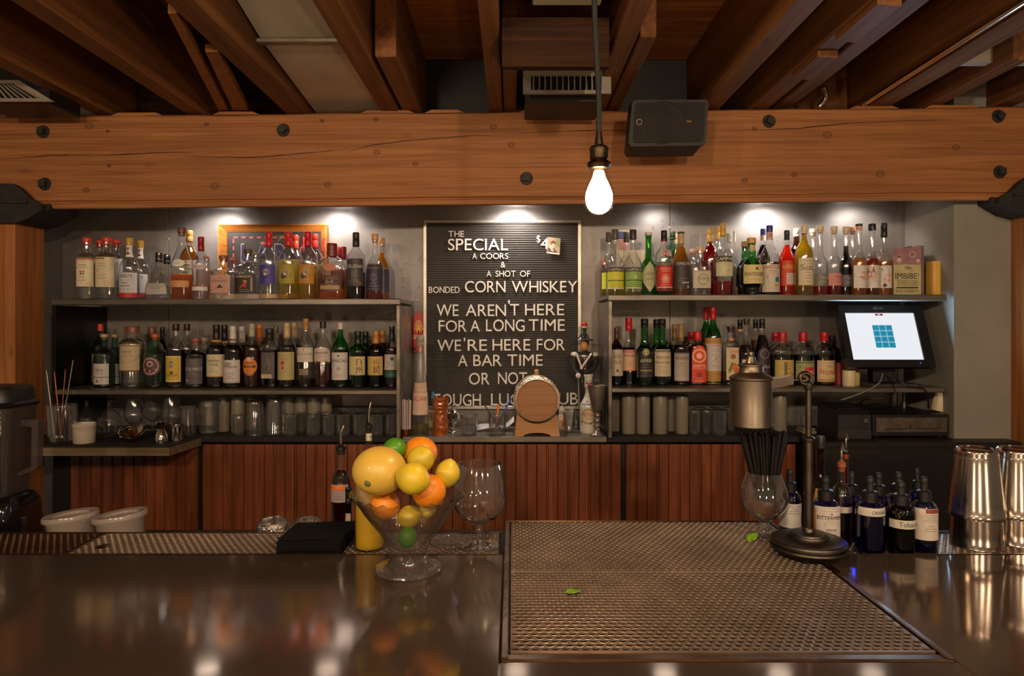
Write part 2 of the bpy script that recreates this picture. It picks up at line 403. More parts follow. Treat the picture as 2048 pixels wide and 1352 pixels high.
# main timber beam (slightly out of level), with routed lower edge and notched top
BF, BB = 2.78, 2.95
bz0, bz1 = 2.092, 2.4456
bm = MB(); prof = [(BF+.03, bz0-.024), (BB-.008, bz0), (BB, bz0+.01), (BB, bz1-.01), (BB-.01, bz1), (BF+.01, bz1), (BF, bz1-.008), (BF, bz0+.006), (BF+.008, bz0+.002), (BF+.008, bz0-.003), (BF+.001, bz0-.007), (BF+.003, bz0-.024), (BF+.010, bz0-.028)]
nx = 60; rings = []
for i in range(nx+1):
    x = -2.75+5.5*i/nx; wv = .002*math.sin(x*7)+.0012*math.sin(x*23)
    rings.append([(x, y, z+(wv if z > 2.3 else -wv*.5)) for y, z in prof])
bm.loft(rings, cap=True, smooth=False)
for a, b in ((0, 105), (222, 325), (425, 520), (720, 830), (850, 930), (1040, 1125), (1700, 1800), (1850, 1960)):     # raised pads between the joist notches
    bm.prism([(px(a, BF), bz1-.004), (px(b, BF), bz1-.004), (px(b-14, BF), bz1+.008), (px(a+14, BF), bz1+.009)], BF+.002, BB-.02)
def crack(pts, wd):
    n = len(pts); out = []
    for i in range(n-1):
        for q in range(6):
            t = q/6; out.append((pts[i][0]*(1-t)+pts[i+1][0]*t, pts[i][1]*(1-t)+pts[i+1][1]*t+random.uniform(-.7, .7)))
    out.append(pts[-1]); m = len(out); r = []
    for i, (x, y) in enumerate(out):
        h = wd*min(1, 3*min(i, m-1-i)/m)*random.uniform(.6, 1.2)+.15
        r.append([(px(x, BF), BF-.0006, pz(y-h, BF)), (px(x, BF), BF-.0012, pz(y, BF)), (px(x, BF), BF-.0006, pz(y+h, BF))])
    bm.loft(r, 1, False, False)
crack([(0, 309), (100, 303), (190, 302)], .9); crack([(190, 304), (260, 301), (390, 298)], 1.1); crack([(380, 307), (500, 311), (620, 302), (700, 294)], .9)
crack([(690, 302), (740, 288), (800, 281), (950, 270), (1000, 272)], .9); crack([(1010, 268), (1200, 262), (1330, 265)], .6); crack([(1410, 268), (1600, 262), (1700, 252), (1900, 248)], .9)
rnd = random.Random(3)
for x, y in ((752, 236), (754, 302), (831, 326), (1023, 290), (987, 254), (218, 324), (216, 255), (180, 245), (414, 243), (1509, 262), (1655, 276), (1588, 355), (1760, 355), (1489, 365), (1912, 303), (645, 238), (655, 366), (429, 367), (172, 372), (1100, 235)):
    k = rnd.uniform(3, 8)
    for f in (1.0, .55):
        n = 14; R = [(px(x+k*f*1.2*math.cos(6.283*j/n), BF), BF-.0008, pz(y+k*f*.9*math.sin(6.283*j/n), BF)) for j in range(n)]
        R2 = [(px(x+(k*f-1)*1.2*math.cos(6.283*j/n), BF), BF-.0008, pz(y+(k*f-1)*.9*math.sin(6.283*j/n), BF)) for j in range(n)]
        bm.loft([R, R2], 1, False)
W_CRACK = plain((62, 34, 18), .8, 0, .1, 'wood_crack')
beam = struct('timber_beam', bm, [W_BEAM, W_CRACK], 'massive rough sawn timber beam spanning the bar opening', 'beam')
beam.location = (0, 0, 0); TILT = .0093
piv = Vector((0, 0, 2.25))
beam.matrix_world = Matrix.Translation(piv) @ Matrix.Rotation(-TILT, 4, 'Y') @ Matrix.Translation(-piv)
for x, y in ((83, 262), (565, 259), (86, 367), (1053, 356), (1540, 241), (2000, 231), (2003, 343)):
    X, Z = px(x, BF-.01), pz(y, BF-.01)
    b = MB(); a0 = rnd.uniform(0, 1)
    b.lathe([(.001, 0), (.025, 0), (.027, .004), (.024, .008), (.001, .008)], n=18)
    hx = [(.0185*math.cos(a0+6.283*j/4), .0185*math.sin(a0+6.283*j/4)) for j in range(4)]
    b.prism(hx, .008, .026, 'z')
    b.xf(Matrix.Translation((X, BF+.004, Z)) @ Matrix.Rotation(math.pi/2, 4, 'X'))
    o = b.build('bolt', IRON)
    side = {83: 'upper of the two at the left end of the timber beam', 565: 'single one left of centre on the timber beam', 86: 'lower of the two at the left end of the timber beam', 1053: 'by the hanging bulb on the timber beam', 1540: 'right of the black loudspeaker on the timber beam', 2000: 'upper of the two at the right end of the timber beam', 2003: 'lower of the two at the right end of the timber beam'}[x]
    tag(o, 'rusty square headed bolt, '+side, 'bolt', 'bolts through the timber beam')

# posts
pl = MB(); XL = -2.016
pl.box(XL-.3, XL, 2.765, 2.945, 0, 2.1, bev=.008)
struct('timber_post', pl, W_POST, 'square timber post at the left end of the beam', 'post')
pr = MB(); XR = 2.083
pr.prism([(XR, 2.775), (XR+.3, 2.775), (XR+.3, 2.945), (XR+.012, 2.945), (XR, 2.93)], 0, 2.13, 'z')
struct('timber_post', pr, W_POST, 'square timber post at the right end of the beam beside the grey wall', 'post')
# cast iron bracket seats at the post heads
def bracket(sx, off, zoff, label):
    t = thing('post_bracket', label, 'bracket')
    def Q(pts): return [(sx*-x+off, z+zoff) for x, z in pts]
    fp = [(px(x, 2.74), pz(y, 2.74)) for x, y in ((-40, 366), (28, 368), (40, 376), (62, 398), (84, 409), (84, 420), (60, 436), (33, 446), (-40, 446))]
    b = MB(); b.prism(Q(fp), 2.735, 2.765); b.build('front_plate', IRON, t)
    b = MB(); b.prism(Q([(-2.3, 2.045), (-1.95, 2.045), (-1.88, 2.066), (-1.874, 2.06), (-1.874, 2.044), (-1.95, 2.0), (-2.008, 1.985), (-2.3, 1.985)]), 2.766, 2.952); b.build('seat', IRON, t)
    b = MB(); b.prism(Q([(px(x, 2.74), pz(y, 2.74)) for x, y in ((-40, 402), (58, 402), (58, 407), (-40, 407))]), 2.725, 2.7345); b.build('ridge', IRON, t)
bracket(-1, 0, 0, 'black cast iron post bracket under the left end of the beam')
bracket(1, .069, .028, 'black cast iron post bracket under the right end of the beam')

# joists
def joist(x, wd, z0, y0=-2.0, y1=3.2, label='', h=.29, mat=W_JOIST):
    b = MB(); b.box(-wd/2, wd/2, y0, y1, 0, h, bev=.004)
    o = struct('ceiling_joist', b, mat, label, 'joist', 'ceiling joists above the bar'); o.location = (x, 0, z0)
    return o
JZ = 2.452
for x, wd, dz, y0, lab in ((-1.69, .075, -.008, -2, 'leftmost rough timber ceiling joist'), (-1.30, .075, -.012, -2, 'timber ceiling joist second from the left, left of the cross braces'),
      (-.885, .085, -.012, -2, 'timber ceiling joist between the cross braces and the metal duct'), (-.50, .075, -.006, -2, 'timber ceiling joist running along the right side of the metal duct'),
      (-.412, .07, -.004, 2.22, 'short doubled ceiling joist right of the metal duct'), (-.066, .055, -.002, -2, 'central timber ceiling joist left of the vent'),
      (-.008, .052, .004, 2.36, 'short doubled ceiling joist beside the vent'), (.352, .062, .003, -2, 'timber ceiling joist just right of the hanging cord'), (.42, .05, .01, 2.1, 'short doubled ceiling joist above the left end of the loudspeaker'),
      (.81, .08, .006, -2, 'timber ceiling joist right of the black loudspeaker'), (1.015, .075, .008, -2, 'notched timber ceiling joist with splintered edge'), (1.12, .07, .02, -2, 'dark timber ceiling joist behind the notched one'),
      (1.50, .09, .014, -2, 'timber ceiling joist with a steel conduit on its left'), (1.72, .06, .018, 2.3, 'short ceiling joist beside the tan ceiling panel'), (2.02, .08, .02, -2, 'rightmost timber ceiling joist')):
    joist(x, wd, JZ+dz, y0, 3.2, lab)
# chunks nailed along the notched joist
for y, l in ((1.84, .24), (2.2, .2)):
    b = MB(); b.prism([(.985, JZ-.012), (1.05, JZ-.016), (1.052, JZ+.0075), (.985, JZ+.0075)], y, y+l); 
    o = struct('wood_splint', b, W_JOIST, 'pale offcut nailed to the notched joist, '+('nearer the bar' if y < 2 else 'nearer the beam'), 'offcut')
# blocking and braces between joists
def block(x0, x1, y, z0, z1, label, th=.045, mat=W_DARK):
    b = MB(); b.box(x0, x1, y, y+th, z0, z1, bev=.003); struct('joist_blocking', b, mat, label, 'blocking')
block(-1.26, -.93, 3.0, JZ+.03, 2.74, 'dark wood blocking behind the cross braces', .05)
block(-1.65, -1.34, 3.0, JZ+.02, 2.74, 'dark wood blocking between the two leftmost joists', .05)
block(-.45, -.1, 3.0, JZ, 2.74, 'dark board closing the gap behind the beam, left of centre', .03, BLACK)
block(.45, .77, 3.0, JZ, 2.74, 'dark board closing the gap behind the loudspeaker', .03, BLACK)
block(1.16, 1.45, 2.95, JZ+.05, 2.74, 'wood blocking beside the flexible conduit', .05, W_JOIST)
for a, b_, hw, lab in (((-.945, 1.91), (-1.175, 2.775), .018, 'left pale diagonal lath between the ceiling joists'), ((-.95, 2.18), (-1.104, 2.775), .030, 'right wider diagonal lath beside the joist by the duct')):
    b = MB(); b.prism([(a[0]-hw, a[1]), (a[0]+hw*.4, a[1]), (b_[0]+hw, b_[1]), (b_[0]-hw, b_[1])], JZ-.004, JZ+.022, 'z')
    struct('cross_brace', b, W_POST, lab, 'brace')
# bulkhead and vent between the two central joists
t = thing('duct_box', 'dark plywood box enclosing the duct above the small vent', 'duct box', (0, 0, 0))
b = MB(); D1 = 2.02
b.box(-.03, px(1219, D1), D1, D1+.03, pz(133, D1), pz(47, D1)+.02, bev=.002); b.build('front_board', W_DARK, t)
b = MB(); b.prism([(D1+.032, pz(133, D1)+.002), (2.41, 2.484), (2.41, 2.50), (D1+.032, pz(133, D1)+.02)], -.03, px(1219, D1), 'x'); b.build('bottom_board', W_DARK, t)
t = thing('flat_duct', 'tan sheet metal duct running over the bar behind the hanging cord', 'duct')
b = MB(); b.box(.06, .262, -1.0, D1-.002, 2.52, 2.74, bev=.003); b.build('duct_body', GALV, t)
b = MB(); b.box(.05, .272, 1.4, 1.43, 2.512, 2.52); b.build('seam', GALV, t)
D2 = 2.42
t = thing('air_vent', 'small grey metal air register between the central joists', 'vent', (0, 0, 0))
x0, x1, z0, z1 = px(1046, D2), px(1222, D2), pz(187, D2), pz(141, D2)
ix0, ix1, iz0, iz1 = px(1062, D2), px(1203, D2), pz(180, D2), pz(151, D2)
ventm = plain((150, 138, 126), .45, .3, .05, 'vent_paint')
b = MB(); b.box(x0, x1, D2, D2+.012, z0, iz0); b.box(x0, x1, D2, D2+.012, iz1, z1); b.box(x0, ix0, D2, D2+.012, iz0, iz1); b.box(ix1, x1, D2, D2+.012, iz0, iz1); b.build('frame', ventm, t)
b = MB()
for i in range(12):
    x = ix0+(ix1-ix0)*(i+.5)/12
    b.prism([(x-.004, D2+.002), (x+.0, D2+.002), (x+.006, D2+.05), (x+.002, D2+.05)], iz0, iz1, 'z')
b.build('louvre', ventm, t)
b = MB(); b.box(ix0, ix1, D2+.055, D2+.06, iz0-.01, iz1+.01); b.build('backing', BLACK, t)
b = MB(); b.box(x0+.01, x1-.02, D2+.075, D2+.3, z0-.005, z1, bev=.002); b.build('boot', plain((50, 52, 52), .5, .4), t)
# left vent
D3 = 2.5
t = thing('air_vent', 'white slatted air register at the far left under the ceiling', 'vent')
x0, x1, z0, z1 = px(-60, D3), px(108, D3), pz(203, D3), pz(160, D3)
b = MB()
p = [(x0, z0), (x1, z0), (x1-.13, z1), (x0, z1)]
q = [(x0, z0+.012), (x1-.05, z0+.012), (x1-.15, z1-.012), (x0, z1-.012)]
for i in range(4):
    j = (i+1) % 4
    b.add([(p[i][0], D3, p[i][1]), (p[j][0], D3, p[j][1]), (q[j][0], D3, q[j][1]), (q[i][0], D3, q[i][1]), (p[i][0], D3+.01, p[i][1]), (p[j][0], D3+.01, p[j][1]), (q[j][0], D3+.01, q[j][1]), (q[i][0], D3+.01, q[i][1])], [(0, 1, 2, 3), (7, 6, 5, 4), (0, 4, 5, 1), (2, 6, 7, 3)], 0, False)
b.build('frame', ventm, t)
b = MB()
for i in range(11):
    f = (i+.5)/11; xa = x0+(x1-.05-x0)*f; xb = x0+(x1-.15-x0)*f
    b.add([(xa, D3+.002, z0+.012), (xa+.008, D3+.002, z0+.012), (xb+.008, D3+.012, z1-.012), (xb, D3+.012, z1-.012)], [(0, 1, 2, 3)], 0, False)
b.build('louvre', ventm, t)
b = MB(); b.box(x0, x1-.03, D3+.02, D3+.2, z0, z1+.05); b.build('boot', BLACK, t)
# big galvanised duct
t = thing('ceiling_duct', 'large galvanised sheet metal duct running between the joists', 'duct')
XA, XB = -.83, -.553
yy = [3.1, 2.78, 1.99, 1.985, -1.5]; zz = [2.462, 2.468, 2.543, 2.538, 2.72]
b = MB()
def duct_seg(y0, z0, y1, z1, mi=0):
    b.add([(XA, y0, z0), (XB, y0, z0), (XB, y0, 2.743), (XA, y0, 2.743), (XA, y1, z1), (XB, y1, z1), (XB, y1, 2.743), (XA, y1, 2.743)], [(0, 1, 2, 3), (4, 7, 6, 5), (0, 4, 5, 1), (1, 5, 6, 2), (3, 7, 4, 0)], mi, False)
duct_seg(3.1, 2.458, 2.27, 2.518); duct_seg(2.25, 2.522, 1.1, 2.735)
b.build('duct_body', GALV, t)
b = MB(); b.box(XA-.012, XB+.012, 2.245, 2.275, 2.506, 2.520, bev=.002); b.build('flange', plain((150, 140, 126), .4, .6), t)
# right-hand tan sheet, steel conduit, flexible conduit, blue wire
t = thing('ceiling_panel', 'tan metal duct panel at the right between the joists', 'panel')
b = MB(); b.box(1.56, 1.98, -.5, 2.44, 2.56, 2.60); b.build('sheet', GALV, t)
b = MB(); b.box(1.56, 1.98, 2.40, 2.44, 2.50, 2.56); b.build('end_flange', GALV, t)
b = MB(); b.tube([(1.435, -1.5, 2.49), (1.435, 1.0, 2.49), (1.432, 2.75, 2.475), (1.432, 3.0, 2.475)], .012)
o = b.build('conduit_pipe', CHROME); tag(o, 'straight steel conduit pipe along the right ceiling joist', 'conduit')
b = MB(); b.tube([(1.20+.05*math.sin(i*.4), 2.3+.06*i, 2.60-.004*(i-3)**2*.5) for i in range(6)], .006)
o = b.build('blue_cable', plain((40, 56, 110), .5)); tag(o, 'short blue cable between ceiling joists at the right', 'cable')
b = MB()
b.tube([(px(1655, 2.7)+.02*math.sin(i*.35), 2.74+.004*i, 2.53-.0075*i) for i in range(10)], [.0085+.0012*(i % 2) for i in range(10)])
o = b.build('flexible_conduit', CHROME); tag(o, 'short ribbed flexible conduit dropping behind the beam', 'conduit')

# down-lights hidden behind the beam
def puck(x, p, label):
    D = 3.075; t = thing('puck_light', label, 'light', (px(x, D), D, 2.138+.0093*px(x, D)), group='small round lights behind the beam')
    b = MB(); b.cyl(0, 0, -.006, .016, .055, 28); b.build('housing', plain((200, 196, 190), .4), t)
    b = MB(); b.cyl(0, 0, -.008, -.0062, .05, 28); b.build('lens', glow('led_lens', (255, 244, 230), 1.5), t)
    b = MB(); b.box(-.012, .012, -.138, -.03, .0, .008); b.build('arm', plain((120, 110, 100), .4, .5), t)
    l = lamp('led', 'SPOT', (0, 0, -.012), p, (1.0, .94, .88), .05, (math.radians(24), 0, 0), math.radians(140), .55); l.parent = t
PK = 3.0
for x, k, lab in ((415, .8, 'small round down light behind the beam above the cork topped bottles'), (655, 1.0, 'small round down light behind the beam above the framed sign'), (1033, 1.6, 'small round down light behind the beam above the letter board'),
             (1330, .3, 'added round fill light behind the beam above the green diamond label bottle'), (1560, 1.1, 'small round down light behind the beam above the red aperitif bottle'), (1745, .35, 'added round fill light behind the beam above the portrait label bottles')):  # the two weakest, above diamond and portrait labels, are added as fill
    puck(x, PK*k, lab)

# hanging bulb
BX, BD, BZ = px(1198, 1.32), 1.32, pz(395, 1.32)
t = thing('pendant_bulb', 'bare glowing bulb on a black cord over the bar', 'lamp', (BX, BD, BZ))
def z_(y): return pz(y, BD)-BZ
r1 = pw(31, BD)
b = MB(); b.lathe(smooth_prof([(.001, z_(432)), (pw(16, BD), z_(428)), (pw(27, BD), z_(415)), (r1, z_(398)), (pw(29, BD), z_(380)), (pw(22, BD), z_(362)), (pw(17.5, BD), z_(345)), (pw(16.5, BD), z_(336))]), n=36)
b.build('bulb_glass', thin_glass('bulb_glass', (.99, .99, .99, 1), (.96, .95, .92, 1), 1.0), t)
b = MB(); b.lathe(smooth_prof([(.001, z_(428)), (pw(15, BD), z_(423)), (pw(26, BD), z_(406)), (pw(27, BD), z_(392)), (pw(21, BD), z_(372)), (pw(13, BD), z_(355)), (pw(9, BD), z_(342)), (.001, z_(340))]), n=28)
b.build('glowing_core', glow('glowing_core', (255, 222, 170), 9), t)  # glowing shape filling the bulb to give its blown-out white look
b = MB(); b.lathe([(.001, z_(336)), (pw(20, BD), z_(337)), (pw(24, BD), z_(330)), (pw(22, BD), z_(325)), (pw(18, BD), z_(322)), (pw(17, BD), z_(320)), (pw(18.5, BD), z_(318)), (pw(18.5, BD), z_(302)), (pw(20, BD), z_(298)), (pw(16, BD), z_(293)), (pw(9, BD), z_(290)), (pw(7, BD), z_(276)), (pw(5, BD), z_(262)), (.001, z_(261))], n=28)
b.build('socket', metal('bronze_socket', (60, 50, 40), (120, 104, 84), .32, 20), t)
b = MB(); pts = [(0, 0, z_(264)), (.0, 0, z_(200)), (-.004, 0, z_(120)), (-.008, 0, z_(40)), (-.01, 0, z_(-60)), (-.01, 0, 2.519-BZ)]; b.tube(pts, .0055, 8); b.build('cord', plain((26, 28, 24), .7), t)
l = lamp('bulb_light', 'POINT', (0, 0, -.005), 9.5, (1.0, .66, .36), .03); l.parent = t

# loudspeaker hung in front of the beam
SD = 2.5
t = thing('loudspeaker', 'black box loudspeaker hung in front of the beam', 'speaker', (px(1336, SD), SD, pz(244, SD)))
def qx(x): return px(x, SD)-px(1336, SD)
def qz(y): return pz(y, SD)-pz(244, SD)
fr = [(1262, 293), (1407, 291), (1412, 284), (1417, 205), (1414, 199), (1268, 200), (1264, 206), (1257, 285)]
bk = [(1270, 285), (1400, 284), (1402, 279), (1406, 200), (1404, 195), (1258, 196), (1252, 206), (1250, 272)]
b = MB(); b.loft([[(qx(x), 0, qz(y)) for x, y in fr], [(qx(x)-.006, .03, qz(y)) for x, y in fr], [(qx(x)*.97+.006, .16, qz(y)) for x, y in fr]], smooth=False)
b.build('cabinet', plain((34, 28, 24), .6, 0, .1), t)
g = [(1270, 286), (1402, 284), (1406, 279), (1410, 209), (1407, 205), (1274, 206), (1271, 211), (1266, 280)]
b = MB(); b.loft([[(qx(x), -.004, qz(y)) for x, y in g], [(qx(x), .001, qz(y)) for x, y in g]], smooth=False); b.build('grille', plain((30, 24, 21), .8, 0, .1, sc=200, bmp=.5), t)
b = MB(); b.lathe([(.008, 0), (.0115, 0), (.0115, .003), (.008, .003)], n=20); b.xf(Matrix.Translation((qx(1278), -.004, qz(245))) @ Matrix.Rotation(math.pi/2, 4, 'X')); b.build('badge', CHROME, t)
b = MB(); b.box(qx(1372), qx(1382), -.006, -.003, qz(245), qz(242)); b.build('logo', BRASS, t)
b = MB(); b.box(-.02, .02, .16, BF-SD-.002, -.02, .02); b.build('bracket', BLACK, t)
b = MB(); b.lathe([(.07, 0), (.074, .002), (.078, 0)], n=40); b.xf(Matrix.Translation((qx(1325), -.004, qz(246))) @ Matrix.Rotation(math.pi/2, 4, 'X')); b.build('cone_ring', plain((32, 26, 23), .7), t)

# ------------------------------------------------------------------ back bar
SF = 2.85     # shelf front edge
SPL = plain((22, 20, 18), .35, .6, .1, 'black_steel_panel', 5)
ZTL, ZTR, ZML, ZMR = 1.684, 1.701, 1.3034, 1.3125   # shelf top surfaces
def shelf(x0, x1, z, label, th=.027, y1=ZW-.002):
    b = MB(); pr_ = [(SF+.004, z), (y1, z), (y1, z-th*.6), (SF+.03, z-th*.6), (SF+.03, z-th), (SF+.004, z-th), (SF, z-th+.004), (SF, z-.004)]
    b.prism(pr_, x0, x1, 'x'); o = b.build('steel_shelf', STEEL_SHELF); return tag(o, label, 'shelf')
XLa, XLb = -1.923, -.4690
XRa, XRb = .404, 1.815
shelf(XLa, XLb, ZTL, 'dark steel top shelf on the left with clear and red capped bottles')
shelf(XRa, XRb, ZTR, 'dark steel top shelf on the right with liqueur bottles and a book')
shelf(XLa+.0145, XLb-.0145, ZML, 'dark steel middle shelf on the left with whisky bottles', .022)
shelf(XRa+.0145, XRb-.01, ZMR, 'dark steel middle shelf on the right with the till screen', .022)
def upright(x0, x1, z0, z1, label):
    b = MB(); b.box(x0, x1, SF+.003, ZW-.002, z0, z1, bev=.0015); tag(b.build('side_panel', STEEL_SHELF if x0 > XLa+.1 else SPL), label, 'shelf panel')
upright(XLa, XLa+.014, ZC+.002, ZTL-.028, 'black steel side panel at the left end of the shelves')
upright(XLb-.014, XLb, ZC+.002, ZTL-.028, 'steel side panel left of the letter board')
upright(XRa, XRa+.014, ZC+.002, ZTR-.028, 'steel side panel right of the letter board behind the goblet')
b = MB(); b.tube([(px(1808, 3.1), 3.1, ZC+.001), (px(1808, 3.1), 3.1, ZMR-.024)], .008, 12); tag(b.build('shelf_leg', STEEL_SHELF), 'thin steel leg under the right middle shelf', 'leg')
# counter
CF = 2.90
def counter(x0, x1, m, label, y0=CF, th=.025):
    b = MB(); b.box(x0, x1, y0, ZW-.002, ZC-th, ZC, bev=.002); return tag(b.build('counter_top', m), label, 'counter')
counter(-1.42, XLb+.002, BLACKMAT, 'black counter top under the glasses left of the letter board')
counter(XLb+.004, XRa-.002, metal('counter_steel', (110, 104, 98), (142, 134, 126), .36, 5, (1, 1, 1), .01, None, .5), 'grey steel counter top below the letter board')
counter(XRa, 1.222, BLACKMAT, 'black counter top under the glasses right of the letter board')
b = MB(); pl_ = [(-2.02, 2.66), (px(338, 2.66), 2.66), (px(404, 2.9), 2.894), (-1.424, 2.897), (-1.424, ZW-.002), (-1.93, ZW-.002), (-1.93, 2.955), (-2.014, 2.955)]
b.prism(pl_, ZC-.004, ZC, 'z', 0)
b.prism([(p[0]+(.001 if i in (0, 7) else 0), p[1]+(.001 if i < 2 else 0)) for i, p in enumerate(pl_)], ZC-.036, ZC-.0042, 'z', 1)
o = b.build('counter_top', [BLACKMAT, W_EDGE]); tag(o, 'deeper wooden edged counter at the left holding bar spoons and strainers', 'counter')
# beadboard doors
def bead(x0, x1, label):
    b = MB(); n = max(2, round((x1-x0)/.09)); pw_ = (x1-x0)/n; pts = []
    y = 2.935
    for i in range(n):
        a = x0+i*pw_
        pts += [(a, y+.007), (a+.0032, y), (a+pw_*.5-.006, y), (a+pw_*.5-.0045, y+.006), (a+pw_*.5-.003, y+.001), (a+pw_*.5, y), (a+pw_*.5+.003, y+.001), (a+pw_*.5+.0045, y+.006), (a+pw_*.5+.006, y), (a+pw_-.0032, y)]
    pts += [(x1, y+.005), (x1, y+.02), (x0, y+.02)]
    b.prism(pts, .12, ZC-.04, 'z'); o = b.build('cabinet_door', W_BEAD); tag(o, label, 'cabinet door', 'beadboard doors of the back bar')
bead(-1.90, px(396, 2.935)-.004, 'reddish beadboard cabinet front under the left counter')
bead(px(404, 2.935), px(820, 2.935)-.002, 'reddish beadboard cabinet front behind the fruit bowl')
bead(px(820, 2.935)+.002, px(1244, 2.935)-.004, 'reddish beadboard cabinet front below the letter board')
bead(px(1252, 2.935), 1.222, 'reddish beadboard cabinet front behind the black straws')
b = MB(); b.box(-1.99, 1.222, 2.96, ZW-.004, 0, ZC-.038); o = b.build('back_bar_cabinet', BLACK); tag(o, 'dark cabinet body behind the reddish beadboard fronts', 'cabinet')
# steel fridge cabinet under the till
FX = px(1634, 2.76)
t = thing('fridge_cabinet', 'black low cabinet under the cash drawer', 'cabinet', (FX, 2.76, 0))
FRM = plain((34, 28, 24), .45, .3, .1)
def fpoly(a, f): return [(a, f), (2.06-FX, f), (2.06-FX, .088), (1.842-FX, .088), (1.842-FX, ZW-2.764), (a, ZW-2.764)]
b = MB(); b.prism(fpoly(0, .012), 0, ZC-.024, 'z'); b.build('body', FRM, t)
b = MB(); b.prism(fpoly(-.008, 0), ZC-.022, ZC, 'z'); b.build('top', FRM, t)
# ------------------------------------------------------------------ bottles
# profile: (height fraction of the glass, radius fraction, squareness exponent)
PROF = {
 'std':   [(0, .90), (.012, .97), (.03, 1), (.30, 1), (.56, 1), (.63, .96), (.69, .80), (.74, .56), (.79, .38), (.85, .31), (.965, .29), (.97, .33), (1, .33)],
 'sqs':   [(0, .90), (.012, .97), (.03, 1), (.35, 1), (.70, 1), (.745, .96), (.775, .80), (.80, .52), (.83, .44), (.96, .43), (.965, .47), (1, .47)],
 'wine':  [(0, .90), (.012, .97), (.03, 1), (.28, 1), (.46, 1), (.52, .94), (.57, .76), (.61, .54), (.66, .44), (.74, .40), (.975, .39), (.98, .45), (1, .45)],
 'cone':  [(0, .90), (.012, .97), (.03, 1), (.28, 1), (.46, 1), (.54, .92), (.66, .68), (.76, .46), (.82, .35), (.97, .32), (.975, .36), (1, .36)],
 'squat': [(0, .90), (.015, .97), (.04, 1), (.35, 1), (.60, 1), (.68, .95), (.73, .80), (.77, .50), (.81, .34), (.95, .33), (.955, .36), (1, .36)],
 'flask': [(0, .86), (.02, .95), (.10, 1), (.26, .98), (.40, .80), (.55, .56), (.66, .36), (.74, .26), (.97, .24), (.975, .28), (1, .28)],
 'bulb':  [(0, .70), (.02, .76), (.16, .80), (.20, .90), (.24, 1), (.40, 1), (.55, .96), (.63, .78), (.70, .52), (.76, .38), (.86, .40), (.90, .34), (.97, .34), (1, .36)],
 'gall':  [(0, .96), (.01, 1), (.10, 1), (.28, .94), (.44, .86), (.465, .75), (.60, .68), (.625, .56), (.80, .47), (.90, .42), (1, .42)],
 'boston':[(0, .90), (.012, .97), (.03, 1), (.36, 1), (.66, 1), (.74, .95), (.80, .80), (.84, .55), (.865, .42), (1, .42)],
 'pear':  [(0, .90), (.015, .98), (.04, 1), (.28, 1), (.46, 1), (.54, .96), (.62, .80), (.69, .56), (.75, .40), (.84, .31), (.97, .29), (.975, .34), (1, .34)],
}
PROF['round'] = [(0, .90), (.012, .97), (.03, 1), (.36, 1), (.76, 1), (.83, .96), (.885, .82), (.92, .58), (.935, .45), (1, .45)]
class Bot:
    def __init__(s, R, H, prof, sq=2.0, flat=1.0):
        s.R, s.H, s.sq, s.flat = R, H, sq, flat
        s.p = smooth_prof([(h, r) for h, r in PROF[prof]], 3)
        s.hb = max(h for h, r in PROF[prof] if r >= .93)
    def r(s, h):
        p = s.p
        if h <= p[0][0]: return p[0][1]
        for i in range(len(p)-1):
            if p[i+1][0] >= h:
                t = (h-p[i][0])/max(1e-9, p[i+1][0]-p[i][0]); return p[i][1]*(1-t)+p[i+1][1]*t
        return p[-1][1]
    def n(s, h):
        t = min(1, max(0, (h-s.hb)/.12)); return s.sq*(1-t)+2*t
    def fl(s, h):
        t = min(1, max(0, (h-s.hb)/.12)); return s.flat*(1-t)+t
    def pt(s, h, a, off=0.0):
        """a measured from the front (-y), positive to the right (+x)"""
        n = s.n(h); r = s.r(h)*s.R+off
        ca, sa = math.sin(a), -math.cos(a)
        k = (abs(ca)**n+abs(sa)**n)**(-1.0/n)
        return (r*k*ca, r*k*sa*s.fl(h), h*s.H)
    def rings(s, hs, off, n=32):
        return [[s.pt(h, 2*math.pi*j/n, off) for j in range(n)] for h in hs]
    def arc(s, h, amax):
        """table of arc length against angle"""
        T = [(0, 0)]; p0 = s.pt(h, 0)
        for i in range(1, 41):
            a = amax*i/40; p = s.pt(h, a); T.append((T[-1][0]+math.hypot(p[0]-p0[0], p[1]-p0[1]), a)); p0 = p
        return T
def at_arc(T, sx):
    q = abs(sx); sg = 1 if sx >= 0 else -1
    for i in range(len(T)-1):
        if T[i+1][0] >= q:
            t = (q-T[i][0])/max(1e-9, T[i+1][0]-T[i][0]); return sg*(T[i][1]*(1-t)+T[i+1][1]*t)
    return sg*T[-1][1]

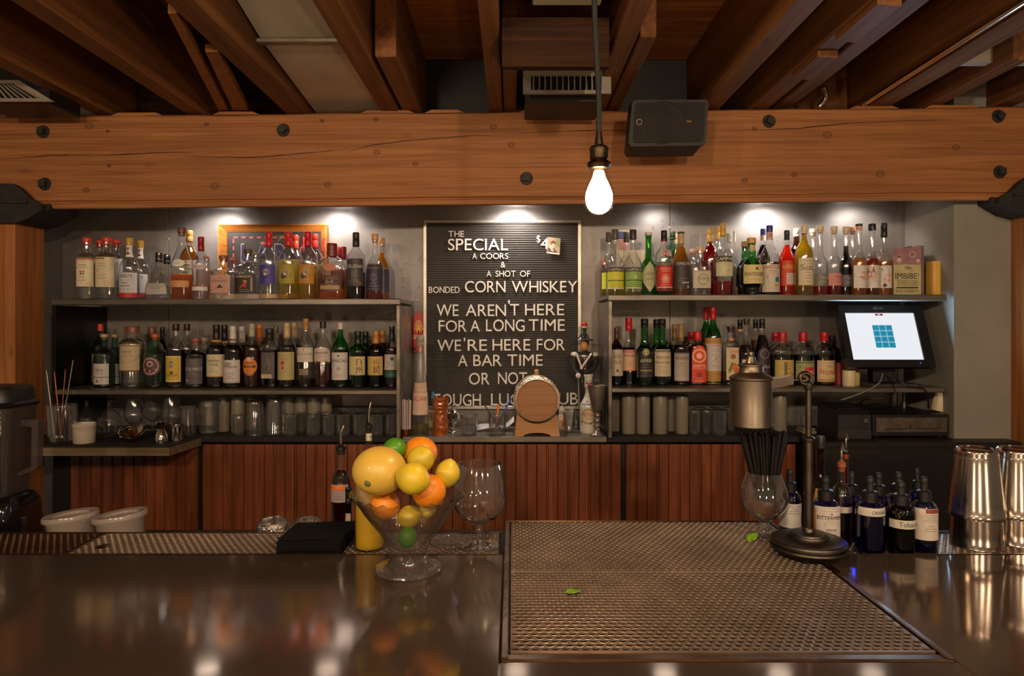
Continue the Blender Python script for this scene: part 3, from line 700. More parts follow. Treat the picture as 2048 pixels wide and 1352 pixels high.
CAPM = {}
def cap_build(b, t, kind, col, h0, h1, R, nm=None):
    """stopper sits on the neck top h0..h1 (metres from the base); R neck radius"""
    m = plain(col, .38, 0, .05, 'cap', 60)
    mb = MB()
    if kind == 'cork':        # wide T-cork
        mb.lathe([(.001, h0-.012), (R*.82, h0-.012), (R*.84, h0), (R*1.06, h0+.001), (R*1.1, h0+.003), (R*1.1, h1-.003), (R*1.02, h1), (.001, h1)], n=24)
        return mb.build('stopper', m, t)
    if kind == 'screw':
        mb.lathe([(.001, h1), (R*1.04, h1), (R*1.12, h1-.002), (R*1.12, h0+.008), (R*1.06, h0+.0075), (R*1.06, h0+.0065), (R*1.12, h0+.006), (R*1.12, h0-.004), (R*1.02, h0-.005)], n=24)
        return mb.build('cap', m, t)
    if kind == 'foil':        # long capsule sleeved over the neck
        mb.lathe([(.001, h1), (R*1.02, h1), (R*1.14, h1-.003), (R*1.16, h1-.012), (R*1.16, h1-.026), (R*1.10, h1-.027), (R*1.10, h1-.029), (R*1.17, h1-.030), (R*1.19, h0), (R*1.14, h0-.001)], n=24)
        return mb.build('capsule', m, t)
    if kind == 'wax':
        n = 24; rr = []
        for i, (k, z) in enumerate(((.6, h1), (1.05, h1-.002), (1.15, h1-.006), (1.12, (h0+h1)/2), (1.2, h0+.006), (1.16, h0))):
            rr.append([(R*k*math.cos(6.283*j/n)*(1+.03*math.sin(3*j+i)), R*k*math.sin(6.283*j/n)*(1+.03*math.sin(3*j+i)), z-(.004*math.sin(j*2.3) if i == 5 else 0)) for j in range(n)])
        mb.loft(rr); return mb.build('wax_seal', plain(col, .3, 0, .05, 'wax', 60), t)
    if kind == 'pourer':
        mb.lathe([(.001, h0-.01), (R*.9, h0-.01), (R*1.0, h0), (R*1.25, h0+.002), (R*1.25, h0+.010), (R*.7, h0+.014), (R*.4, h0+.018)], n=20)
        mb.build('pourer_collar', m, t)
        s = MB(); s.tube([(0, 0, h0+.014), (0, 0, h0+.04), (R*.25, 0, h0+.055), (R*.75, 0, h1)], [R*.34, R*.33, R*.36, R*.30], 10)
        return s.build('pourer_spout', CHROME, t)

def hexc(c): return c
def label_build(B, t, y0, y1, zof, col, half, items, off=.0006, name='label', taper=None, rough=.55):
    """wrapped paper label between pixel rows y0 (top) and y1 (bottom); items: text / shapes in label units"""
    h1, h0 = zof(y0)/B.H, zof(y1)/B.H
    mb = MB(); mats = [plain(col, rough, 0, .03, 'label_paper', 80)]
    nA, nH = int(9+half*9), 8
    hm = (h0+h1)/2; T = B.arc(hm, math.pi*.98)
    A = min(half, math.pi*.97)
    Wh = [x for x, a in T if a <= A][-1]
    def edge(v):   # half-width fraction along the label's height
        if taper == 'diamond': return max(.06, 1-abs(2*v-1)**1.6)
        if taper == 'oval': return max(.05, math.sqrt(max(0, 1-(2*v-1)**2)))
        if taper == 'arch': return 1.0 if v < .72 else max(.15, math.sqrt(max(0, 1-((v-.72)/.28)**2*.95)))
        return 1.0
    nH = 24 if taper else 8
    vs = []
    for i in range(nH+1):
        v = i/nH
        for j in range(nA+1): vs.append(B.pt(h0+(h1-h0)*v, at_arc(T, Wh*edge(v)*(2*j/nA-1)), off))
    fs = [(i*(nA+1)+j, i*(nA+1)+j+1, (i+1)*(nA+1)+j+1, (i+1)*(nA+1)+j) for i in range(nH) for j in range(nA)]
    mb.add(vs, fs, 0, True)
    Hm = (h1-h0)*B.H
    def P(u, v, o): # u in label half-widths -1..1, v 0 bottom..1 top
        return B.pt(h0+(h1-h0)*v, at_arc(T, u*Wh), off+o)
    def mi(c):
        m = plain(c, rough, 0, .02, 'ink', 80)
        if m not in mats: mats.append(m)
        return mats.index(m)
    o = .0004
    for it in items:
        k = it[0]
        if k == 't':      # text: string, u centre, v base, v height, colour, [max half width]
            _, s, u, v, hh, c = it[:6]; mw = it[6] if len(it) > 6 else .9
            tv, tf, asp = text_geo(s)
            wd = asp*hh*Hm/Wh*.92
            wd = min(wd, 2*mw)
            mb.add([P(u+(x-.5)*wd, v+y*hh, o+.0003) for x, y in tv], tf, mi(c), False)
        elif k == 'r':    # rectangle u0,u1,v0,v1
            _, u0, u1, v0, v1, c = it; n = max(2, int((u1-u0)*7)); i_ = mi(c)
            vv = [P(u0+(u1-u0)*j/n, v_, o) for v_ in (v0, (v0+v1)/2, v1) for j in range(n+1)]
            mb.add(vv, [(a*(n+1)+j, a*(n+1)+j+1, (a+1)*(n+1)+j+1, (a+1)*(n+1)+j) for a in (0, 1) for j in range(n)], i_, False); o += .00004
        elif k == 'd':    # disc u,v,ru(in v units of height),colour,[ry]
            _, u, v, r, c = it[:5]; ry = it[5] if len(it) > 5 else r; n = 18
            ru = r*Hm/Wh
            rings_ = [P(u, v, o)]+[P(u+ru*math.cos(6.283*j/n), v+ry*math.sin(6.283*j/n), o) for j in range(n)]
            mb.add(rings_, [(0, 1+j, 1+(j+1) % n) for j in range(n)], mi(c), False); o += .00004
        elif k == 'o':    # ring
            _, u, v, r, c, tk = it; n = 22; ru = r*Hm/Wh
            a_ = [P(u+ru*math.cos(6.283*j/n), v+r*math.sin(6.283*j/n), o) for j in range(n)]+[P(u+ru*(1-tk)*math.cos(6.283*j/n), v+r*(1-tk)*math.sin(6.283*j/n), o) for j in range(n)]
            mb.add(a_, [(j, (j+1) % n, n+(j+1) % n, n+j) for j in range(n)], mi(c), False); o += .00004
        elif k == 'l':    # fine-print rules: v0,v1,count,colour,half width
            _, v0, v1, n_, c, hw = it
            for q in range(n_):
                v = v0+(v1-v0)*q/max(1, n_-1); ww = hw*(.7+.3*math.sin(q*2.1+1)); th = (v1-v0)/max(2, n_)*.28
                vv = [P(-ww+2*ww*j/4, v_, o) for v_ in (v-th/2, v+th/2) for j in range(5)]
                mb.add(vv, [(j, j+1, 6+j, 5+j) for j in range(4)], mi(c), False)
        elif k == 'p':    # polygon [(u,v)...]
            _, pts, c = it; mb.add([P(u, v, o) for u, v in pts], [tuple(range(len(pts)))], mi(c), False); o += .00004
    return mb.build(name, mats, t, fix=False)

PLACED = {}
def pack(key, x, w_, D, lo, hi, kf=1.0):
    """nudge a round thing along its sight line until it clears those already standing there"""
    L = PLACED.setdefault(key, [])
    for sh in (1, .96, .92, .88, .84, .8, .76, .72, .68, .62, .56, .5, .44, .38):
        for q in range(0, 8):
            for sg in ((1, -1) if q else (1,)):
                d = D+sg*q*.006; R = pw(w_*sh, d)/2*kf
                if d-R < lo or d+R > hi: continue
                X = px(x, d)
                if all(math.hypot(X-a, d-b) > R+c+.0012 for a, b, c in L):
                    L.append((X, d, R)); return d, w_*sh
    L.append((px(x, D), D, pw(w_*.5, D)/2)); return D, w_*.5
def bottle(x, w_, yt, D, zb, label, prof='std', glass='clear', liq=None, cap=('foil', (200, 30, 30)), caplen=.1, labs=(), sq=2.0, flat=1.0, group=None, cat='bottle', name='bottle', rot=0.0, neck=None, lidraw=True):
    """x, w_, yt: centre, width and cap top in photo pixels; D depth; zb shelf height"""
    if zb in LIMS: D, w_ = pack(zb, x, w_, D, *LIMS[zb], 1.06 if sq > 2.2 else 1.0)
    X = px(x, D); R = pw(w_, D)/2; zt = pz(yt, D); Ht = zt-zb
    Hg = Ht-(caplen*Ht if cap[0] != 'foil' else .004)
    t = thing(name, label, cat, (X, D, zb), (0, 0, rot), group)
    B = Bot(R, Hg, prof, sq, flat)
    hs = [h for h, r in B.p]
    mb = MB(); rg = B.rings(hs, 0.0, 36)
    rg = [[(0.0001*math.cos(6.283*j/36), .0001*math.sin(6.283*j/36), .006) for j in range(36)]]+[[(p[0]*.8, p[1]*.8, .004) for p in rg[0]]]+rg
    mb.loft(rg, cap=False)
    if cap[0] in ('foil',): pass
    mb.build('glass_body', GLASSES[glass], t)
    if liq:
        nm, lv = liq; hl = zof_(lv, D, zb)/Hg; hl = min(hl, .96)
        hh = [.014]+[h for h in hs if .02 < h < hl-.004]+[hl-.002, hl]
        lb = MB(); r = B.rings(hh, -min(.0028, R*.09), 28)
        r = [[(p[0]*.9, p[1]*.9, p[2]) for p in r[0]]]+r
        lb.loft(r, cap=True); lb.build('liquid', LIQ[nm], t)
    Rn = B.r(1.0)*R
    if cap[0] == 'foil': cap_build(mb, t, 'foil', cap[1], Ht*(1-caplen), Ht, B.r(.97)*R*.93)
    else: cap_build(mb, t, cap[0], cap[1], Hg, Ht, Rn)
    zof = lambda y: pz(y, D-R*.9)-zb
    for i, L in enumerate(labs):
        y0, y1, col, half, items = L[:5]
        kw = L[5] if len(L) > 5 else {}
        label_build(B, t, y0, y1, zof, col, half, items, **kw)
    return t
def zof_(y, D, zb): return pz(y, D)-zb
# colours
LIMS = {ZTL: (2.87, 3.163), ZTR: (2.87, ZW-.006), ZML: (2.87, ZW-.006), ZMR: (2.87, ZW-.006), ZB-.012+.001: (1.518, 1.688)}
CRM = (222, 208, 178); WHT = (226, 220, 212); INK = (40, 32, 28); RED = (186, 30, 30); BRN = (92, 58, 36); GLD = (190, 148, 72); GRY = (120, 112, 108)
DK = (36, 32, 32); GRN = (60, 110, 60); ORG = (216, 112, 36); BLU = (44, 56, 130); PNK = (206, 150, 140); SIL = (176, 170, 162)
FR, BK = 2.975, 3.095
# ------------------------------------------------------------------ top shelf, left
def lines(v0, v1, n, c=INK, hw=.6): return ('l', v0, v1, n, c, hw)
def T(s, u, v, h, c=INK, mw=.9): return ('t', s, u, v, h, c, mw)
Z = ZTL
SP = 'spirit bottles on the left top shelf'
tall = [('r', -1, 1, .93, 1, (196, 130, 90)), lines(.68, .76, 2, INK, .5), ('d', -.12, .52, .03, RED), ('d', .12, .52, .03, RED), ('d', -.1, .45, .03, INK), ('d', .1, .45, .03, RED), lines(.22, .32, 2, (150, 120, 90), .4), ('o', .55, .1, .06, (200, 120, 80), .3)]
tall2 = [('r', -1, .2, .93, .98, (150, 90, 60)), lines(.70, .78, 2, INK, .4), ('o', -.35, .56, .06, GLD, .3), ('o', .4, .12, .08, (206, 120, 80), .25), lines(.3, .4, 2, (150, 120, 90), .5)]
bottle(174, 33, 475.5, FR, Z, 'tall clear bottle with orange-red cap and red dotted cream label, first on the left', 'sqs', 'clear', ('water', 560), ('cork', (206, 62, 48)), .075, [(516, 573, CRM, 1.25, tall)], 3.0, 1.0, SP)
bottle(200, 31, 481, BK, Z, 'clear bottle with orange-red cap behind and between the two front cream label bottles', 'sqs', 'clear', ('water', 560), ('cork', (206, 62, 48)), .075, [(518, 572, CRM, 1.2, [])], 3.0, 1.0, SP)
bottle(214, 36, 475, FR, Z, 'clear bottle with orange-red cap and plain cream label ringed by a gold seal', 'sqs', 'clear', ('water', 560), ('cork', (206, 62, 48)), .075, [(514, 574, (212, 198, 164), 1.25, tall2)], 3.0, 1.0, SP)
bottle(233, 31, 480, BK, Z, 'clear bottle with orange-red cap behind the gold topped bottle', 'sqs', 'clear', ('water', 560), ('cork', (206, 62, 48)), .075, [(518, 574, WHT, 1.3, [])], 3.0, 1.0, SP)
ld = [T("LAIRD'S", 0, .80, .13, INK, .85), lines(.35, .7, 4, (60, 50, 60), .6), ('r', -1, 1, 0, .19, (190, 40, 48)), lines(.24, .3, 2, INK, .7)]
bottle(259, 36, 476, FR, Z, 'clear bottle with gold cap, grey label and red band, front of the gold topped pair', 'std', 'clear', ('water', 545), ('screw', (196, 152, 50)), .11, [(545, 595, (196, 190, 194), 1.35, ld), (488, 513, WHT, 1.6, [('d', 0, .5, .28, (130, 40, 44), .3)])], group=SP)
bottle(281, 34, 481, BK, Z, 'clear bottle with gold cap behind the grey and red label bottle', 'std', 'clear', ('water', 545), ('screw', (196, 152, 50)), .11, [(548, 594, (206, 200, 200), 1.35, [T("LAIRD'S", 0, .80, .13, INK, .85), ('r', -1, 1, 0, .18, (190, 40, 48))]), (493, 516, WHT, 1.6, [('d', 0, .5, .28, (130, 40, 44), .3)])], group=SP)
fl = [T('GRAN', 0, .42, .22, (120, 106, 90), .7), lines(.15, .3, 2, (120, 106, 90), .7)]
bottle(318, 52, 505, FR, Z, 'squat triangular clear tequila bottle with black stopper and silver label', 'flask', 'clear', ('water', 572), ('foil', (24, 22, 22)), .20, [(566, 588, SIL, .85, fl), (548, 556, (120, 96, 60), .3, [], dict(taper='oval'))], 2.4, .62, SP)
bottle(334, 50, 509, BK+.01, Z, 'second triangular clear bottle with black stopper, behind the silver label one', 'flask', 'clear', ('water', 572), ('foil', (24, 22, 22)), .20, [], 2.4, .62, SP)
pv = [lines(.4, .6, 2, INK, .5)]
bottle(364, 42, 455.5, FR, Z, 'round shouldered clear bottle half full of orange spirit with tall neck and wood stopper', 'cone', 'clear', ('orange', 549), ('cork', (120, 72, 44)), .075, [(518, 533, WHT, .7, pv, dict(taper='oval')), (561, 574, (210, 150, 90), 1.1, [lines(.3, .7, 2, INK, .6)])], group=SP)
bottle(379, 37, 461, BK, Z, 'amber bottle with gold capsule behind the round shouldered bottle', 'std', 'clear', ('amber', 492), ('foil', (176, 120, 56)), .16, [(520, 570, CRM, 1.1, [lines(.2, .8, 5)])], group=SP)
bottle(402, 33, 474, FR, Z, 'clear bottle with dark red capsule and red lettering on the glass', 'std', 'clear', ('water', 520), ('foil', (156, 22, 34)), .22, [(528, 538, (196, 196, 200), .9, [T('CALIO', 0, .2, .6, (190, 40, 60))]), (572, 581, (214, 210, 206), 1.3, [('r', -1, 1, .85, 1, (200, 60, 70))])], group=SP)
bottle(413, 26, 512, BK, Z, 'short amber bottle half hidden behind the clear one with red lettering', 'squat', 'clear', ('orange', 530), ('cork', (150, 96, 60)), .08, [], group=SP)
tu = [T('TUNAROSA', 0, .62, .12, (90, 50, 44), .8), ('p', [(-.8, .2), (-.3, .3), (0, .5), (.3, .32), (.9, .22), (.9, .12), (-.8, .12)], (70, 48, 46)), ('d', 0, .86, .03, (110, 70, 60))]
bottle(447, 45, 511, FR, Z, 'square squat clear bottle with wood stopper and pink mountain label', 'squat', 'clear', ('water', 552), ('cork', (146, 84, 56)), .085, [(550, 586, (188, 146, 128), .78, tu)], 5.0, .8, SP)
bottle(468, 36, 516, BK, Z, 'square clear bottle with wood stopper behind the pink mountain label one', 'squat', 'clear', ('water', 552), ('cork', (146, 74, 56)), .085, [], 5.0, .8, SP)
bottle(484, 22, 520, BK+.01, Z, 'small clear bottle with a glass stopper, back row behind the black label bottle', 'squat', 'clear', ('water', 556), ('cork', (170, 164, 150)), .07, [], group=SP)
cz = [T('CORAZON', -.1, .82, .12, (220, 200, 170), .75), ('d', .05, .62, .09, (190, 120, 80)), ('p', [(-.4, .35), (-.05, .58), (.2, .5), (.1, .3), (-.2, .38), (-.5, .2)], (186, 44, 34)), ('r', .55, .7, .12, .8, (150, 140, 130)), lines(.1, .2, 2, (190, 170, 150), .5)]
bottle(496, 46, 499, FR, Z, 'round shouldered clear bottle with dark wood stopper and black label with red figure', 'squat', 'clear', ('water', 552), ('cork', (84, 66, 52)), .075, [(548, 587, (42, 34, 32), .85, cz)], 4.0, .8, SP)
bottle(511, 41, 504, BK, Z, 'clear bottle with dark wood stopper behind the black label with red figure', 'squat', 'clear', ('water', 552), ('cork', (96, 78, 62)), .075, [], 4.0, .8, SP)
def esp(bg, dk): return [('d', 0, .62, .16, (150, 136, 130)), ('p', [(-.62, .35), (-.35, .62), (-.1, .4), (.1, .66), (.35, .44), (.62, .55), (.5, .28), (.1, .3), (-.3, .22)], dk), ('d', -.1, .5, .06, (210, 196, 180)), lines(.86, .94, 2, dk, .7), lines(.06, .16, 2, dk, .6)]
bottle(538, 37, 465, FR, Z, 'clear bottle with bright red cap and blue skeleton picture label', 'std', 'clear', ('water', 520), ('foil', (200, 26, 30)), .21, [(529, 568, (74, 60, 150), 1.0, esp(0, (36, 30, 60)))], group=SP)
bottle(577, 38, 464.5, FR, Z, 'pale gold bottle with bright red cap and yellow-green skeleton picture label', 'std', 'clear', ('pale', 520), ('foil', (204, 26, 30)), .21, [(529, 567, (166, 150, 44), 1.0, esp(0, (52, 46, 30)))], group=SP)
bottle(591, 34, 470, BK, Z, 'pale gold bottle with orange-red cap behind the yellow-green label one', 'std', 'clear', ('pale', 520), ('foil', (222, 62, 34)), .21, [(532, 567, (170, 152, 60), 1.0, [])], group=SP)
bottle(607, 28, 476, BK+.02, Z, 'pale bottle with red cap in the back row between the two yellow label bottles', 'std', 'clear', ('pale', 525), ('foil', (190, 30, 36)), .21, [], group=SP)
bottle(616, 38, 464, FR, Z, 'golden bottle with bright red cap and orange skeleton picture label', 'std', 'clear', ('gold', 540), ('foil', (200, 24, 30)), .21, [(529, 567, (190, 132, 50), 1.0, esp(0, (58, 44, 32)))], group=SP)
bottle(630, 34, 468.5, BK, Z, 'golden bottle with red and orange cap behind the orange skeleton label', 'std', 'clear', ('gold', 530), ('foil', (216, 50, 40)), .21, [], group=SP)
bottle(646, 30, 476, BK+.02, Z, 'golden bottle with dark red cap against the right side of the framed sign', 'std', 'clear', ('gold', 530), ('foil', (170, 36, 46)), .21, [], group=SP)
ap = [('r', -.8, .8, .5, .72, (60, 34, 30)), T('RUM', 0, .53, .14, (190, 160, 130), .5), ('r', -.86, .86, .14, .38, (170, 140, 104)), ('o', 0, .62, .22, (170, 130, 100), .12)]
bottle(664, 53, 487, FR, Z, 'broad rum bottle with brown-red capsule and maroon arched label', 'squat', 'clear', ('orange', 579), ('foil', (122, 44, 40)), .24, [(550, 583, (96, 50, 44), .9, ap, dict(taper='arch')), (527, 541, (190, 120, 90), .5, [], dict(taper='oval'))], 2.6, .75, SP)
bottle(684, 46, 493.5, BK, Z, 'broad rum bottle with red capsule behind the maroon arched label one', 'squat', 'clear', ('rust', 540), ('foil', (150, 34, 40)), .24, [], 2.6, .75, SP)
cr = [T('CRUZAN', 0, .66, .12, (214, 208, 200), .85), ('r', -.3, .3, .3, .6, (92, 88, 84)), lines(.12, .24, 3, (150, 146, 140), .7), ('d', .6, .1, .05, (150, 84, 60)), lines(.84, .92, 2, (110, 106, 100), .7)]
bottle(712, 37, 465, FR, Z, 'dark rum bottle with black cap and charcoal label with white lettering', 'std', 'clear', ('black', 545), ('foil', (40, 34, 32)), .21, [(517, 572, (62, 58, 56), 1.15, cr)], group=SP)
eh = [T('FOUR ROOTS', 0, .8, .09, (150, 120, 80), .8), ('o', 0, .5, .13, (110, 90, 120), .2), ('r', -.12, .12, .34, .66, (96, 70, 80)), lines(.08, .28, 3, (140, 120, 130), .7), ('r', -.95, .95, .965, .985, (140, 116, 90))]
bottle(750, 36, 468, FR, Z, 'clear bottle with cork stopper, long tapering neck and navy label', 'pear', 'clear', ('rust', 572), ('cork', (206, 152, 96)), .095, [(527, 582, (48, 42, 66), 1.1, eh)], group=SP)
bottle(764, 33, 476, BK, Z, 'amber bottle with cork stopper behind the navy label bottle at the shelf end', 'pear', 'clear', ('amber', 505), ('cork', (200, 146, 96)), .095, [(535, 584, (52, 46, 80), 1.2, [('r', -1, 1, .95, .98, GLD)])], group=SP)

# ------------------------------------------------------------------ top shelf, right
Z = ZTR; SP = 'liqueur bottles on the right top shelf'
def chart(c1, c2): return [('r', -1, 1, .8, 1, (62, 46, 56)), T('CHARTREUSE', 0, .84, .11, (214, 206, 190), .95), ('r', -.95, .95, .37, .41, (60, 70, 40)), ('d', .1, .56, .06, (220, 200, 150)), ('p', [(.02, .46), (.1, .7), (.18, .46)], (206, 190, 140)), lines(.1, .28, 3, c2, .6), ('r', -1, 1, 0, .05, CRM)]
CYL, CGR = (206, 206, 44), (136, 174, 84)
bottle(1218, 34, 465, BK, Z, 'yellow label liqueur bottle with ridged dark cap, back row at the left end', 'pear', 'clear', ('yellow', 555), ('screw', (96, 84, 70)), .13, [(537, 578, CYL, 1.15, [('r', -1, 1, .8, 1, (62, 46, 56))])], group=SP)
bottle(1230, 36, 459, FR, Z, 'yellow label liqueur bottle with ridged dark cap, front row at the left end', 'pear', 'clear', ('yellow', 566), ('screw', (92, 82, 72)), .13, [(534.5, 578, CYL, 1.15, chart(CYL, (120, 120, 40)))], group=SP)
bottle(1253, 32, 465, BK, Z, 'liqueur bottle with ridged dark cap behind the green label one', 'pear', 'clear', ('yellow', 560), ('screw', (96, 86, 74)), .13, [(537, 578, CGR, 1.15, [('r', -1, 1, .8, 1, (62, 46, 56))])], group=SP)
bottle(1266, 36, 459.5, FR, Z, 'green label liqueur bottle with ridged dark cap', 'pear', 'clear', ('yellow', 584), ('screw', (60, 50, 46)), .13, [(534.5, 577, CGR, 1.15, chart(CGR, (70, 110, 50)))], group=SP)
gp = [('p', [(-.5, .5), (0, .93), (.5, .5), (0, .07)], (206, 200, 160)), T('GENEPI', 0, .55, .09, (70, 70, 44), .42), T('DES', 0, .49, .035, (90, 90, 60), .3), T('ALPES', 0, .37, .09, (70, 70, 44), .36), lines(.68, .76, 2, (110, 110, 70), .25), lines(.2, .28, 2, (110, 110, 70), .25)]
bottle(1297, 30, 465, FR, Z, 'bright green bottle with cream cap and leaf shaped cream label', 'wine', 'green', ('pale', 545), ('cork', (222, 206, 180)), .05, [(523, 583, (186, 182, 140), 1.2, gp, dict(taper='diamond'))], group=SP)
rz = [('r', -1, 1, .88, 1, (50, 44, 50)), T('RAMAZZOTTI', 0, .9, .08, (200, 196, 190), .95), T('AMARO', 0, .72, .09, (230, 180, 150), .6), lines(.6, .68, 2, (230, 170, 140), .75), ('d', 0, .42, .1, (220, 160, 130)), ('o', 0, .42, .15, (230, 170, 140), .15), lines(.2, .28, 2, (230, 170, 140), .6), ('r', -1, 1, .1, .13, (230, 200, 180)), ('r', -.7, .7, .02, .08, (70, 30, 30))]
bottle(1328, 34, 461, FR, Z, 'dark bitter bottle with black cap with red ring and red label', 'std', 'clear', ('dark', 530), ('foil', (34, 28, 28)), .16, [(524.5, 581, (204, 46, 40), 1.15, rz), (500, 512, (190, 190, 186), 1.0, [('d', 0, .4, .5, (206, 50, 44))]), (476.5, 482, (206, 90, 80), 3.0, [])], group=SP)
bottle(1345, 32, 463, BK, Z, 'green topped bottle with a yellow round label at the back', 'std', 'pale', ('pale', 520), ('foil', (60, 90, 60)), .12, [(546, 573, (206, 180, 44), .8, [], dict(taper='oval'))], group=SP)
bottle(1353, 32, 468, BK+.025, Z, 'bottle with cork and pale capsule behind the charcoal label bottle', 'std', 'clear', ('amber', 500), ('foil', (196, 160, 126)), .17, [], group=SP)
tp = [T('TEPACHE', 0, .86, .1, (220, 214, 204), .85), lines(.38, .42, 1, (200, 194, 184), .4), ('r', -.1, .7, .2, .26, (170, 164, 156)), ('d', .55, .08, .045, (200, 194, 186)), lines(.3, .33, 1, (160, 150, 140), .5)]
bottle(1362, 36, 462.5, FR, Z, 'cone shouldered amber bottle with pale capsule and charcoal label', 'cone', 'clear', ('amber', 492), ('foil', (206, 176, 140)), .20, [(522, 578, (66, 58, 58), 1.15, tp), (462.8, 466, (50, 44, 40), 3.0, [])], group=SP)
bottle(1386, 34, 498.7, BK, Z, 'squat clear bottle with pale cork behind the cream crest label', 'squat', 'clear', ('water', 552), ('cork', (206, 166, 146)), .09, [], 4.0, .9, SP)
sqd = [('o', .1, .5, .3, (80, 76, 72), .1), T('TOPO', .1, .45, .16, (70, 66, 62), .5), lines(.12, .2, 2, (140, 130, 116), .8), ('r', -.95, .95, .95, .97, (140, 130, 110)), lines(.84, .9, 2, (150, 140, 124), .5)]
bottle(1400, 38, 493.5, FR, Z, 'squat square clear bottle with pale cork and cream label with a ring crest', 'squat', 'clear', ('water', 545), ('cork', (216, 176, 152)), .09, [(541, 576, (196, 184, 160), .85, sqd)], 5.0, .9, SP)
bottle(1420, 34, 458, BK, Z, 'red bitter bottle with gold cap behind the squat square bottle', 'std', 'clear', ('red', 486), ('foil', (204, 160, 70)), .19, [], group=SP)
bottle(1435, 34, 452.5, BK+.02, Z, 'bottle with gold cap standing directly behind the tall bitter bottle with a cream label', 'std', 'clear', ('red', 560), ('foil', (196, 150, 60)), .19, [(531, 570, CRM, 1.1, [('r', -1, 1, .75, 1, INK)])], group=SP)
cp = [('r', -1, 1, .72, 1, (44, 36, 34)), T('CAMPARI', 0, .775, .18, (226, 216, 196), .95), ('r', -1, 1, .62, .72, (196, 186, 150)), lines(.5, .58, 2, (150, 140, 104), .5), ('d', .2, .28, .03, (150, 90, 60)), lines(.05, .12, 2, (170, 90, 70), .5)]
bottle(1446, 37, 446, FR, Z, 'tall bottle with gold cap, black lettered band on cream label and dark red liqueur', 'pear', 'clear', ('red', 563), ('foil', (210, 166, 66)), .18, [(512, 552, (206, 202, 164), 1.15, cp)], group=SP)
bottle(1458, 28, 467, BK+.03, Z, 'slim bottle with small silver cap at the back beside the gold capped row', 'std', 'clear', ('water', 520), ('foil', (180, 176, 170)), .14, [], group=SP)
bottle(1469, 33, 462, BK, Z, 'clear bottle with silver cap and bright orange label', 'pear', 'clear', ('amber', 570), ('foil', (196, 188, 176)), .17, [(533, 579, (224, 130, 44), 1.2, [('r', -1, 1, .62, .82, (214, 120, 80)), T('ITALICUS', 0, .84, .08, (140, 60, 40), .8), lines(.62, .78, 3, (150, 70, 60), .7), lines(.1, .4, 4, (190, 96, 40), .7)])], group=SP)
mo = [('d', .15, .8, .07, (90, 70, 44)), ('p', [(.0, .72), (.15, .9), (.3, .72)], (90, 70, 44)), T('MONTENEGRO', 0, .40, .2, (60, 40, 26), .88), lines(.12, .28, 3, (130, 104, 70), .7)]
bottle(1490, 36, 483, BK, Z, 'green bulging bottle with gold cork and neck tag in the back row', 'bulb', 'green', ('dark', 520), ('cork', (206, 160, 104)), .10, [], group=SP)
bottle(1503, 44, 476, FR, Z, 'green bulging bottle with gold cork and broad cream label', 'bulb', 'green', ('dark', 540), ('cork', (206, 160, 96)), .10, [(529, 567, (218, 198, 140), 1.15, mo), (488, 500, (206, 180, 140), .8, [])], group=SP)
bottle(1526, 32, 457.5, BK, Z, 'dark liqueur bottle with blue cap and white neck band at the back', 'pear', 'clear', ('dark', 490), ('foil', (44, 46, 126)), .08, [(466, 480, (206, 184, 176), 2.4, [])], group=SP)
ci = [T('AMARO LANA', 0, .84, .12, (190, 44, 60), .95), lines(.6, .76, 3, (110, 90, 90), .8), ('r', .2, .62, .36, .54, (40, 120, 160)), ('r', .1, .62, .2, .3, (214, 150, 90)), ('p', [(-.8, .3), (-.5, .62), (-.3, .3)], (150, 140, 130)), lines(.05, .14, 2, (150, 130, 120), .8)]
bottle(1539, 39, 451, FR, Z, 'dark liqueur bottle with blue cap, white neck band and busy cream label with red lettering', 'pear', 'clear', ('dark', 525), ('foil', (46, 48, 140)), .06, [(528.5, 584, (206, 194, 176), 1.2, ci), (459, 478, (206, 176, 166), 2.4, [('d', 0, .5, .2, (190, 80, 80), .2)])], group=SP)
ae = [('p', [(-1, .48), (-1, .86), (1, 1.0), (1, .66)], (40, 30, 30)), T('APEROL', 0, .66, .17, (224, 190, 70), .85), ('r', -.4, .5, .05, .5, (206, 180, 170)), lines(.12, .42, 4, (190, 110, 90), .35)]
bottle(1573.5, 34, 461, FR, Z, 'bright orange-red aperitif bottle with navy cap and black diagonal label', 'pear', 'clear', ('aperol', 490), ('foil', (30, 32, 56)), .14, [(521, 571, (206, 74, 50), 1.05, ae)], group=SP)
bottle(1593, 35, 457, BK, Z, 'dark bottle with white capsule between the orange-red and the golden yellow bottles', 'std', 'brown', ('dark', 500), ('foil', (226, 220, 208)), .12, [], group=SP)
sz = [T('Suze', 0, .56, .2, (90, 84, 76), .8), lines(.78, .9, 2, (120, 110, 100), .7), lines(.36, .46, 2, (140, 120, 100), .6), lines(.14, .26, 2, (150, 130, 110), .6), ('r', -1, 1, .0, .03, (190, 160, 60))]
bottle(1608, 35, 451, FR, Z, 'golden yellow liqueur bottle with white cap and tall cream label', 'std', 'clear', ('gold', 468), ('foil', (222, 206, 180)), .115, [(515.5, 571, (214, 198, 166), 1.05, sz)], group=SP)
bottle(1626, 27, 458, BK+.01, Z, 'slim clear bottle with pale cork behind and left of the grey-green label bottle', 'wine', 'clear', ('red', 578), ('cork', (226, 206, 180)), .06, [], group=SP)
def fort(c, d): return [lines(.7, .84, 2, d, .6), lines(.2, .5, 4, d, .7), T('TEMPUS', .2, .6, .13, d, .6)]
bottle(1640, 28, 452, FR, Z, 'slim tall necked bottle with pale cork and grey-green label over red liqueur', 'wine', 'clear', ('red', 572), ('cork', (232, 206, 176)), .062, [(547.5, 572, (116, 116, 104), 1.25, fort(0, (200, 196, 180)))], group=SP)
